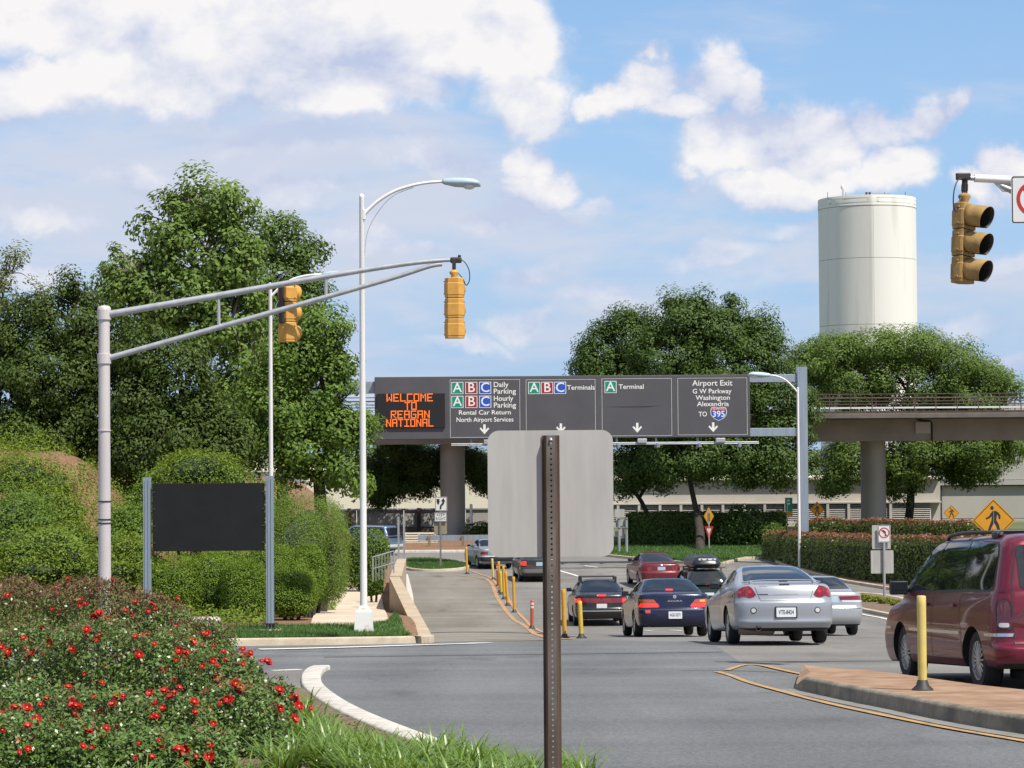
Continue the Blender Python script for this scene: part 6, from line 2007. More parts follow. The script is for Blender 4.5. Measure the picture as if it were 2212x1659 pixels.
    c.panel('bumper', 'B', [(-.83, .40), (.83, .40), (.83, .56), (-.83, .56)], pm('bumper_grey', (0.16, 0.16, 0.155), 0.5, 0.2), off=.03)
    c.panel('lamp_strip', 'B', [(-.56, .68), (-.2, .68), (-.2, .72), (-.56, .72)], M_TAIL)
    c.plate(-.16, .70, .16, .86, M_PLATE_BLUE)
    side_windows(c, [[(-1.15, 1.08), (-.3, 1.05), (-.28, 1.33), (-.75, 1.31)], [(-.24, 1.05), (.85, 1.0), (.55, 1.12), (.2, 1.32), (-.23, 1.335)]])
    c.mirror(.75, 1.04, M_TRIM, .85)
    c.place(1162, 101.0, 5.0)
    # old silver saloon at the bend
    rg = rings_sedan(4.5, 1.68, 1.38, deck=.98, hood=.84, gb=-1.45, rr=-.75, roofw=.57, bump_top=.58)
    pt = car_paint('old_silver_blue', (0.26, 0.29, 0.31), 0.4, 0.36)
    c = Car('sedan_car', 'old silver blue saloon turning at the ramp bend', 'car', rg, pt, -1.25, 1.33, 1.46, 0.30, GROUP, bow=.05, rim='steel')
    c.panel('rear_window', 'B', [(-.65, 1.05), (.65, 1.05), (.57, 1.29), (.4, 1.325), (-.4, 1.325), (-.57, 1.29)], M_GLASS)
    c.both('tail_lamp', 'B', [(.80, .70), (.46, .70), (.46, .84), (.80, .84)], M_TAIL)
    c.panel('bumper', 'B', [(-.80, .38), (.80, .38), (.80, .58), (-.80, .58)], M_TRIM, off=.03)
    c.both('bumper_side', 'L', [(-2.15, .38), (-1.62, .38), (-1.62, .56), (-2.15, .58)], M_TRIM, off=.012)
    c.plate(-.16, .64, .16, .78, M_PLATE)
    side_windows(c, [[(-1.15, 1.06), (-.3, 1.03), (-.28, 1.29), (-.78, 1.27)], [(-.24, 1.03), (.82, .99), (.5, 1.12), (.2, 1.28), (-.23, 1.295)]])
    c.mirror(.7, 1.02, pt, .84)
    c.place(1067, 111.0, 12.0)
    # blue sport utility car leaving to the left
    rg = rings_sedan(4.5, 1.78, 1.60, deck=1.02, hood=.96, gb=-2.12, rr=-1.90, roofw=.62, wb=1.1, rf=.3, cl=.28)
    pt = car_paint('blue_grey_paint', (0.10, 0.15, 0.24), 0.3, 0.3)
    c = Car('suv_car', 'blue sport utility car disappearing left behind the hedge', 'car', rg, pt, -1.30, 1.34, 1.52, 0.35, GROUP)
    c.panel('rear_window', 'B', [(-.66, 1.06), (.66, 1.06), (.58, 1.46), (-.58, 1.46)], M_GLASS)
    c.both('tail_lamp', 'B', [(.86, .72), (.66, .72), (.66, 1.0), (.84, 1.02)], M_TAIL)
    c.panel('bumper', 'B', [(-.86, .42), (.86, .42), (.86, .60), (-.86, .60)], pm('bumper_pale', (0.5, 0.5, 0.5), 0.5), off=.02)
    side_windows(c, [[(-1.9, 1.08), (-1.05, 1.06), (-1.03, 1.47), (-1.78, 1.45)], [(-1.0, 1.06), (-.2, 1.05), (-.18, 1.48), (-.98, 1.48)], [(-.15, 1.05), (.85, 1.04), (.5, 1.2), (.2, 1.46), (-.13, 1.48)]])
    c.mirror(.75, 1.1, pt, .88)
    c.both('roof_rail', 'L', [(-1.7, 1.52), (0.1, 1.52), (0.1, 1.545), (-1.7, 1.545)], M_CHROME, off=.03)
    c.place(826, 124.0, 62.0)


def build_minivan():
    L, W, H = 5.05, 1.95, 1.74
    hw, yf, yr = W / 2, L / 2, -L / 2
    rg = [(.20, .26, yf - .2, yr + .3, hw - .15, .25), (.20, .28, yf - .08, yr + .14, hw - .07), (.28, .33, yf - .02, yr + .03, hw - .03), (.42, .42, yf, yr, hw - .006), (.54, .485, yf - .01, yr + .0, hw), (.60, .515, yf - .03, yr + .03, hw),
          (.64, .55, yf - .06, yr + .085, hw - .002), (.72, .70, yf - .10, yr + .10, hw - .002), (.82, .88, yf - .20, yr + .11, hw - .012), (.90, 1.0, yf - .38, yr + .12, hw - .03), (.98, 1.07, yf - .75, yr + .135, hw - .052), (1.05, 1.10, 1.78, yr + .145, hw - .065, .16, .08),
          (1.12, 1.14, 1.62, yr + .155, hw - .078, .15, .06), (1.28, 1.30, 1.33, yr + .195, hw - .115, .15, .06), (1.45, 1.47, 1.02, yr + .24, hw - .16, .15, .06), (1.60, 1.61, .72, yr + .29, hw - .205, .16, .05), (1.675, 1.68, .54, yr + .35, hw - .27, .2, .04),
          (1.715, 1.72, .36, yr + .50, hw - .38, .25, .02), (1.735, 1.737, .1, yr + .8, hw - .62, .2, 0), (1.74, 1.74, -.2, yr + 1.2, .06, .05, 0)]
    pt = car_paint('deep_red_metallic', (0.135, 0.006, 0.022), 0.25, 0.36)
    c = Car('minivan', 'deep red minivan beside the rust stained traffic island', 'minivan', rg, pt, -1.55, 1.48, 1.615, 0.335, GROUP, ww=0.215, bow=0.08, tap=0.035, rim='lace')
    c.panel('rear_window', 'B', rrect(-.66, 1.12, .66, 1.60, .06, 4), M_GLASS_TINT)
    tl = [(.895, .69), (.79, .69), (.775, .70), (.775, .93), (.79, .985), (.82, 1.01), (.85, 1.01), (.875, .985), (.89, .93)]
    M_VT = pm('minivan_lamp', (0.085, 0.004, 0.006), 0.15, coat=1.0)
    c.both('lamp_gasket', 'B', [(x * 1.0 + (.012 if x > .86 else -.014), z + (.014 if z > .85 else -.014)) for x, z in tl], M_TRIM, off=.004)
    c.both('tail_lamp', 'B', tl, M_VT, off=.009)
    tls = [(-2.42, .70), (-2.30, .70), (-2.29, .93), (-2.32, .985), (-2.40, 1.01)]
    c.both('tail_lamp_side', 'L', tls, M_VT, off=.008)
    c.both('reverse_lamp', 'B', rrect(.795, .715, .885, .762, .015, 3), M_CLEAR, off=.014, grid=.04)
    c.seam('B', [(-.755, .52), (-.755, 1.0), (-.715, 1.3), (-.66, 1.665)], .010); c.seam('B', [(.755, .52), (.755, 1.0), (.715, 1.3), (.66, 1.665)], .010)
    c.seam('B', [(-.755, .535), (.755, .535)], .010)
    # continuous dark side glass
    side_windows(c, [[(-2.04, 1.14), (-2.09, 1.17), (-2.06, 1.46), (-2.02, 1.565), (-1.93, 1.615), (-1.02, 1.655), (-.98, 1.65), (-1.06, 1.125), (-1.96, 1.115)],
                     [(-1.035, 1.12), (-.95, 1.655), (.02, 1.66), (.05, 1.65), (.05, 1.105)], [(.08, 1.105), (.08, 1.655), (.42, 1.64), (.70, 1.52), (1.20, 1.20), (1.32, 1.10)]])
    c.both('window_surround', 'L', [(-2.06, 1.10), (-2.12, 1.15), (-2.09, 1.48), (-2.04, 1.59), (-1.94, 1.64), (-1.0, 1.675), (.05, 1.675), (.45, 1.66), (.75, 1.54), (1.25, 1.21), (1.42, 1.085), (.05, 1.08), (-1.0, 1.09)], M_TRIM, off=.003, depth=.004)
    for a, b in ((-2.40, -2.0), (-1.10, 1.02), (1.93, 2.2)):
        c.both('side_moulding', 'L', [(a, .615), (b, .615), (b, .65), (a, .65)], M_CHROME, off=.012)
    for p in ([(-1.03, 1.10), (-1.10, .75), (-1.14, .65), (-1.16, .30)], [(.06, 1.10), (.05, .6), (.04, .29)], [(1.30, 1.05), (1.38, .7), (1.12, .42), (1.05, .29)]): c.seam('L', p, .010); c.seam('R', p, .010)
    c.seam('L', [(-2.15, 1.06), (-1.05, 1.06)], .006)
    for y in (-.9, .2): c.both('door_handle', 'L', rrect(y, .92, y + .17, .955, .012, 3), pt, off=.03)
    c.both('sill_cladding', 'L', [(-1.12, .27), (1.05, .25), (1.05, .33), (-1.12, .34)], pm('red_cladding', (0.10, 0.012, 0.016), 0.4), off=.006)
    c.panel('sticker', 'B', [(-.52, .98), (-.42, .98), (-.42, 1.07), (-.52, 1.07)], M_PLATE)
    c.panel('badge', 'B', [(-.64, .725), (-.56, .725), (-.56, .745), (-.64, .745)], M_CHROME, off=.003)
    c.plate(-.16, .74, .16, .90, M_PLATE)
    c.mirror(1.28, 1.13, M_TRIM, hw, w=.22, h=.17)
    rk = MB()
    for sx in (-1, 1):
        pts = polyline_smooth([(sx * .66, -1.75, 1.70), (sx * .66, -1.6, 1.745), (sx * .67, -.6, 1.765), (sx * .66, .15, 1.745), (sx * .65, .35, 1.70)], 6)
        rk.tube(pts, .022, 8)
        rk.box((sx * .66 - .05, -1.72, 1.66), (sx * .66 + .05, -1.55, 1.755), bev=.02)
    for y in (-1.45, -.35): rk.tube([(-.66, y, 1.765), (.66, y, 1.765)], .018, 8)
    rk.build('roof_rack', M_TRIM, c.t, smooth=50)
    MB().box((-.30, yr + .36, 1.735), (.30, yr + .55, 1.775), bev=.02).build('washer_cover', M_TRIM, c.t)
    MB().box((-.6, -2.3, .14), (.5, -1.7, .26), bev=.03).build('underframe', M_UNDER, c.t)
    c.exhaust(.45, .22, -2.4, .035)
    c.place(2283, 25.8, 5.5)


build_coupe()
build_navy_sedan()
build_black_hatch()
build_far_cars()
build_minivan()
# ------------------------------------------------------------------ plants
def unit(v): return v / np.maximum(np.linalg.norm(v, axis=1, keepdims=True), 1e-9)


def leaf_object(name, C, N, size, mat, parent, asp=0.55, fold=0.12, origin=(0, 0, 0), droop=None):
    """one mesh of kite-shaped leaves at C with normals N"""
    n = len(C)
    if n == 0: return None
    t = rng.normal(size=(n, 3)); 
    if droop is not None: t = t * 0.6 + np.array([0, 0, droop])
    t = unit(t - N * np.sum(t * N, axis=1, keepdims=True))
    b = np.cross(N, t)
    s = size.reshape(-1, 1)
    o = np.array(origin)
    V = np.empty((n, 4, 3))
    V[:, 0] = C - t * s * 0.5
    V[:, 1] = C + b * s * asp * 0.5 + N * s * fold + t * s * 0.04
    V[:, 2] = C + t * s * 0.5
    V[:, 3] = C - b * s * asp * 0.5 + N * s * fold + t * s * 0.04
    V -= o
    me = bpy.data.meshes.new(name)
    me.vertices.add(4 * n); me.loops.add(4 * n); me.polygons.add(n)
    me.vertices.foreach_set('co', V.reshape(-1).astype(np.float32))
    me.loops.foreach_set('vertex_index', np.arange(4 * n, dtype=np.int32))
    me.polygons.foreach_set('loop_start', np.arange(0, 4 * n, 4, dtype=np.int32))
    me.polygons.foreach_set('loop_total', np.full(n, 4, dtype=np.int32))
    me.materials.append(mat)
    me.update(calc_edges=True)
    ob = bpy.data.objects.new(name, me); col.objects.link(ob)
    if parent: ob.parent = parent
    if name in ('new_growth',): ob['kind'] = 'stuff'
    return ob


def vnoise(P, scale, seed):
    """cheap smooth pseudo-noise in [-1, 1]"""
    r = np.random.default_rng(seed)
    out = np.zeros(len(P))
    for k in range(5):
        w = r.normal(size=3) * scale * (0.7 + 0.35 * k); ph = r.uniform(0, 6.28)
        out += np.sin(P @ w + ph) / (1 + 0.3 * k)
    return out / 2.6


def clump_leaves(cc, cr, per, spread=1.0, up=0.45, outward=None, flat=0.8):
    """leaves round clump centres cc (n,3) of radius cr (n)"""
    n = len(cc)
    k = np.maximum(4, (per * (cr / cr.mean()) ** 2)).astype(int)
    idx = np.repeat(np.arange(n), k)
    d = unit(rng.normal(size=(len(idx), 3)))
    r = rng.uniform(0.25, 1.0, len(idx)) ** 0.6
    off = d * (r * cr[idx])[:, None]; off[:, 2] *= flat
    C = cc[idx] + off
    N = d * 0.70 + np.array([0, 0, up]) + rng.normal(size=d.shape) * 0.28
    if outward is not None: N += outward[idx] * 0.55
    return C, unit(N), idx


def lobe_clumps(lobes, n_per_m2, cr, seed, gap=0.0, inner=0.5):
    """lobes: (centre, radii). Clump centres near the lobe surfaces, none deep inside another lobe"""
    CC, OUT = [], []
    for c, r in lobes:
        c = np.array(c); r = np.array(r)
        area = 4 * math.pi * ((r[0] * r[1]) ** 1.6 + (r[0] * r[2]) ** 1.6 + (r[1] * r[2]) ** 1.6) ** (1 / 1.6) / 3 ** (1 / 1.6)
        n = int(area * n_per_m2)
        d = unit(rng.normal(size=(n, 3)))
        f = rng.uniform(inner, 1.0, n) ** 0.5
        f *= 1 + 0.16 * vnoise(d, 3.2, seed) + 0.10 * rng.normal(size=n) * 0.6
        CC.append(c + d * r * f[:, None]); OUT.append(d)
    CC = np.concatenate(CC); OUT = np.concatenate(OUT)
    keep = np.ones(len(CC), bool)
    for c, r in lobes:
        q = np.linalg.norm((CC - np.array(c)) / np.array(r), axis=1)
        keep &= ~((q < 0.45) & (rng.random(len(CC)) < 0.75))
    if gap: keep &= vnoise(CC, 1.5, seed + 5) > -1 + gap
    CC, OUT = CC[keep], OUT[keep]
    return CC, OUT, np.maximum(0.4, 1 + 0.35 * rng.normal(size=len(CC))) * cr


M_BARK = pm('bark', (0.020, 0.016, 0.013), 0.9, base2=(0.050, 0.040, 0.032), scale=6, vstretch=(1, 1, 0.25), bump=0.5, bscale=20, detail=8)
M_BARK_PALE = pm('bark_pale', (0.16, 0.13, 0.105), 0.9, base2=(0.28, 0.24, 0.20), scale=5, vstretch=(1, 1, 0.25), detail=8)
LEAF_TULIP = leafmat('leaf_tulip_tree', (0.060, 0.115, 0.018), (0.200, 0.285, 0.066), 0.30, 0.6, 0.2)
LEAF_MID = leafmat('leaf_mid_green', (0.040, 0.085, 0.012), (0.125, 0.200, 0.034), 0.30)
LEAF_DARK = leafmat('leaf_dark_conifer', (0.024, 0.050, 0.008), (0.095, 0.135, 0.022), 0.22, 0.6, 0.25)
LEAF_OLIVE = leafmat('leaf_olive', (0.085, 0.100, 0.035), (0.180, 0.195, 0.075), 0.25)
LEAF_MAPLE = leafmat('leaf_dark_maple', (0.030, 0.064, 0.012), (0.105, 0.170, 0.034), 0.25)
LEAF_BRIGHT = leafmat('leaf_bright', (0.055, 0.115, 0.015), (0.175, 0.260, 0.048), 0.32)
LEAF_SHRUB = leafmat('leaf_hill_shrub', (0.066, 0.125, 0.014), (0.215, 0.285, 0.045), 0.32)
LEAF_BOX = leafmat('leaf_boxwood', (0.065, 0.130, 0.010), (0.185, 0.270, 0.034), 0.28)
LEAF_HEDGE = leafmat('leaf_clipped_hedge', (0.075, 0.130, 0.018), (0.170, 0.245, 0.045), 0.28)
LEAF_ROSE = leafmat('leaf_rose', (0.050, 0.105, 0.018), (0.145, 0.225, 0.050), 0.20, 0.36, 0.45)
LEAF_ROSE_NEW = leafmat('leaf_rose_new', (0.105, 0.062, 0.030), (0.240, 0.150, 0.075), 0.25, 0.5, 0.4)
LEAF_LILY = leafmat('leaf_daylily', (0.060, 0.125, 0.018), (0.200, 0.300, 0.060), 0.30, 0.35, 0.5)
LEAF_REDTIP = leafmat('leaf_red_tip', (0.055, 0.100, 0.016), (0.170, 0.210, 0.045), 0.25, 0.4, 0.5)
LEAF_REDNEW = leafmat('leaf_red_new', (0.12, 0.055, 0.030), (0.28, 0.115, 0.07), 0.25, 0.4, 0.5)
GRASS_BLADE = leafmat('grass_blade', (0.040, 0.090, 0.018), (0.100, 0.190, 0.045), 0.25, 0.5, 0.3)
CORE = pm('foliage_core_dark', (0.026, 0.044, 0.010), 0.95, var=0.4, scale=6)  # dark fill colour standing in for the shade inside foliage


def px_lobe(cx, cy, rx, ry, d, depth=None):
    k = d / F
    c = at(cx, cy, d)
    return (tuple(c), (rx * k, (depth if depth else 0.85 * rx * k), ry * k))


def tree(name, label, d, base_px, lobes_px, leaf, leaf_size, trunk_r, dens=1.5, cr=0.5, per=60, gap=0.12, seed=1, bark=M_BARK, fn=zt, fork=None, group=None, depth=None, limbs=1, up=0.45, flat=0.8, droop=None, base=None, inner=0.5, core=0.0):
    lobes = []
    for q in lobes_px:
        dd = d + (q[4] if len(q) > 4 else 0)
        lobes.append(px_lobe(q[0], q[1], q[2], q[3], dd, depth))
    if base is not None: bx = Vector(base)
    else:
        p = at(base_px, 1100, d); bx = Vector((p.x, d, fn(p.x, d)))
    t = thing(name, bx, label, 'tree', group)
    CC, OUT, CR = lobe_clumps(lobes, dens, cr, seed, gap, inner)
    C, N, idx = clump_leaves(CC, CR, per, up=up, outward=OUT, flat=flat)
    sz = leaf_size * rng.uniform(0.65, 1.3, len(C))
    leaf_object('crown', C, N, sz, leaf, t, origin=bx, droop=droop)
    if core: core_blob('dark_core', lobes, t, bx, core)
    # trunk, limbs to every lobe, branchlets to a share of the clumps
    cen = sum((Vector(c) for c, r in lobes), Vector()) / len(lobes)
    low = min(c[2] - r[2] * 0.6 for c, r in lobes)
    zf = max(low, bx.z + 0.8)
    fk = Vector(fork) if fork is not None else Vector((bx.x * 0.6 + cen.x * 0.4, bx.y * 0.8 + cen.y * 0.2, zf + 0.2 * max(0, cen.z - zf)))
    mb = MB()
    O = bx
    mb.tube([v - O for v in polyline_smooth([bx - Vector((0, 0, 0.4)), bx + Vector((0, 0, 0.05)), bx.lerp(fk, 0.5) + Vector((0.08, 0, 0)), fk], 4)], list(np.interp(np.linspace(0, 1, 13), [0, 0.15, 1], [trunk_r * 1.35, trunk_r, trunk_r * 0.72])), 12)
    lr = trunk_r * 0.5
    placed = [(fk, lr * 1.25)]
    for c, r in sorted(lobes, key=lambda q: (Vector(q[0]) - fk).length):
        c = Vector(c)
        st, rs = min(placed, key=lambda q: (q[0] - c).length + 0.25 * (q[0] - fk).length)
        mid = st.lerp(c, 0.5) + Vector((random.uniform(-.25, .25), random.uniform(-.25, .25), random.uniform(0, .35)))
        pts = polyline_smooth([st, mid, c], 5)
        re_ = max(rs * 0.62, 0.025)
        mb.tube([v - O for v in pts], list(np.linspace(rs * 0.85, re_, len(pts))), 8)
        placed += [(mid, rs * 0.75), (c, re_)]
        r_ = np.random.default_rng(seed)
        sel = [i for i in range(len(CC)) if (np.linalg.norm((CC[i] - np.array(c)) / np.array(r)) < 1.15)]
        for i in sel[::max(1, len(sel) // (12 * limbs))]:
            e = Vector(CC[i]); m = mid.lerp(c, random.random())
            pts = polyline_smooth([m, m.lerp(e, 0.5) + Vector((0, 0, random.uniform(0.0, 0.3))), e], 3)
            mb.tube([v - O for v in pts], list(np.linspace(lr * 0.3, lr * 0.08, len(pts))), 5)
    mb.build('trunk', bark, t, smooth=60)
    return t


def core_blob(name, lobes, parent, origin, s=0.78):  # opaque dark blobs added inside the leaves in place of inner shade
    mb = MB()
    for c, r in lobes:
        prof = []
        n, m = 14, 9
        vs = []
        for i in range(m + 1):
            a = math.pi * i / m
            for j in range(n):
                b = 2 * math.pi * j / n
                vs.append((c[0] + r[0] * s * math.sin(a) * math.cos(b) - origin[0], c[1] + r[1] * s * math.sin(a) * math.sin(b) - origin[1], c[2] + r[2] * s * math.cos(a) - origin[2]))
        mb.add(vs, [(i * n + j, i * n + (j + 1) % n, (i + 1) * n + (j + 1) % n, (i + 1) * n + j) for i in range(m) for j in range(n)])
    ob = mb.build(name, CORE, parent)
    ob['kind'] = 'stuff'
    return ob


def shrub(name, label, d, lobes_px, leaf, leaf_size, n_leaf, cat='shrub', group=None, fn=zl, seed=1, depth=None, up=0.5, rough=0.10, core=0.66, squash=2.3, extra=None, loose=0.0):
    """a dense shrub: leaves over lumpy lobes, dark inside"""
    lobes = [px_lobe(q[0], q[1], q[2], q[3], d + (q[4] if len(q) > 4 else 0), depth) for q in lobes_px]
    cx = sum(c[0] for c, r in lobes) / len(lobes); cy = sum(c[1] for c, r in lobes) / len(lobes)
    o = Vector((cx, cy, fn(cx, cy)))
    t = thing(name, o, label, cat, group)
    areas = np.array([r[0] * r[2] for c, r in lobes]); areas = areas / areas.sum()
    CS, NS = [], []
    for (c, r), a in zip(lobes, areas):
        n = int(n_leaf * a)
        dd = unit(rng.normal(size=(4 * n, 3)))
        wgt = np.linalg.norm(dd / np.array(r), axis=1); dd = dd[rng.random(4 * n) < wgt / wgt.max()][:n]; n = len(dd)
        q = np.abs(dd) ** (2.0 / squash) * np.sign(dd)
        f = 0.93 + rough * vnoise(dd * np.array(r), 5.0 / max(r), seed) + rough * 0.8 * vnoise(dd * np.array(r), 17.0 / max(r), seed + 3) + 0.07 * rng.normal(size=n)
        if loose:
            f = f + loose * np.abs(rng.normal(size=n)) ** 1.5 * (dd[:, 2] > -0.3) * (vnoise(dd * np.array(r), 9.0, seed + 9) > -0.1)
        P = np.array(c) + q * np.array(r) * f[:, None]
        nn = unit(dd / np.array(r) * min(r) + np.array([0, 0, up]) + rng.normal(size=dd.shape) * 0.5)
        CS.append(P); NS.append(nn)
    C = np.concatenate(CS); N = np.concatenate(NS)
    keep = C[:, 2] > o.z - 0.15
    C, N = C[keep], N[keep]
    leaf_object('foliage', C, N, leaf_size * rng.uniform(0.65, 1.35, len(C)), leaf, t, origin=o)
    core_blob('dark_core', lobes, t, o, core)
    mb = MB()
    for c, r in lobes:
        mb.tube([Vector((c[0] * .5 + cx * .5, c[1] * .5 + cy * .5, o.z - 0.15)) - o, Vector(c) - o], [0.05, 0.03], 6)
    mb.build('stem', M_BARK, t)
    return t


def hedge(name, label, path, w, h, leaf, leaf_size, n_leaf, fn=zt, tip=None, group=None, seed=2, h2=None):
    """a clipped hedge: rounded box along a path; leaves over top and sides"""
    path = [Vector((x, y, fn(x, y))) for x, y in dense(path, 0.5)]
    o = path[0].copy()
    t = thing(name, o, label, 'hedge', group)
    ln = [0.0]
    for i in range(1, len(path)): ln.append(ln[-1] + (path[i] - path[i - 1]).length)
    n = n_leaf
    s = rng.uniform(0, ln[-1], n)
    per = 2 * h + w
    u = rng.uniform(0, per, n)
    P = np.array(path); S = np.array(ln)
    B = np.stack([np.interp(s, S, P[:, k]) for k in range(3)], 1)
    T = np.stack([np.interp(np.minimum(s + 0.3, ln[-1]), S, P[:, k]) - np.interp(np.maximum(s - 0.3, 0), S, P[:, k]) for k in range(3)], 1); T[:, 2] = 0; T = unit(T)
    side = np.stack([T[:, 1], -T[:, 0], np.zeros(n)], 1)
    hh = h if h2 is None else h + (h2 - h) * s / ln[-1]
    lat = np.where(u < h, -w / 2, np.where(u < h + w, u - h - w / 2, w / 2))
    z = np.where(u < h, u / h, np.where(u < h + w, 1.0, (per - u) / h)) * hh
    nz = np.where((u >= h) & (u < h + w), 1.0, 0.15)
    nl = np.where(u < h, -1.0, np.where(u < h + w, 0.0, 1.0))
    # rounded shoulders
    e = np.clip((z / hh - 0.8) / 0.2, 0, 1); lat = lat * (1 - 0.16 * e * e)
    C = B + side * lat[:, None] + np.array([0, 0, 1.0]) * z[:, None]
    Nn = unit(side * nl[:, None] + np.array([0, 0, 1.0]) * nz[:, None] + rng.normal(size=(n, 3)) * 0.45)
    bump = 0.10 * vnoise(C, 2.2, seed) + 0.06 * vnoise(C, 6.0, seed + 1) + 0.05 * rng.normal(size=n)
    C = C + Nn * bump[:, None]
    # end caps
    for end, sg in ((path[0], -1), (path[-1], 1)):
        m = int(n * w / ln[-1] * 0.6) + 30
        td = (path[1] - path[0]).normalized() if sg < 0 else (path[-1] - path[-2]).normalized()
        sd = Vector((td.y, -td.x, 0))
        hx = h if (sg < 0 or h2 is None) else h2
        a = rng.uniform(-w / 2, w / 2, m); b = rng.uniform(0, hx, m)
        Pc = np.array(end)[None, :] + np.array(sd)[None, :] * a[:, None] + np.array([0, 0, 1.0]) * b[:, None] + np.array(td)[None, :] * (sg * (0.1 + 0.06 * rng.normal(size=m)))[:, None]
        C = np.concatenate([C, Pc]); Nn = np.concatenate([Nn, unit(np.array(td)[None, :] * sg + rng.normal(size=(m, 3)) * 0.5)])
        z = np.concatenate([z, b]); hh = np.concatenate([np.broadcast_to(hh, (len(z) - m,)), np.full(m, hx)])
    sz = leaf_size * rng.uniform(0.6, 1.35, len(C))
    if tip is not None:
        red = (z / hh > 0.95 + 0.05 * rng.normal(size=len(C))) & (rng.random(len(C)) < 0.7)
        leaf_object('new_growth', C[red] + np.array([0, 0, 0.05]), Nn[red], sz[red], tip, t, origin=o)
        C, Nn, sz = C[~red], Nn[~red], sz[~red]
    leaf_object('foliage', C, Nn, sz, leaf, t, origin=o)
    w2 = w / 2 - 0.12
    mb = MB(); vs = []
    for i, p in enumerate(path):
        tt = (path[min(i + 1, len(path) - 1)] - path[max(i - 1, 0)]); tt.z = 0; tt.normalize(); sd = Vector((tt.y, -tt.x, 0))
        hx = h if h2 is None else h + (h2 - h) * ln[i] / ln[-1]
        for a, b in ((-w2, 0.0), (-w2, hx - 0.25), (-w2 * .7, hx - 0.13), (w2 * .7, hx - 0.13), (w2, hx - 0.25), (w2, 0.0)):
            vs.append(p + sd * a + Vector((0, 0, b)) - o)
    k = 6; m = len(path)
    mb.add(vs, [(i * k + q, i * k + (q + 1) % k, (i + 1) * k + (q + 1) % k, (i + 1) * k + q) for i in range(m - 1) for q in range(k)] + [tuple(range(k)), tuple((m - 1) * k + q for q in range(k))])
    mb.build('dark_core', CORE, t)  # solid dark filler, gives the hedge its shaded inside and stops see-through
    return t


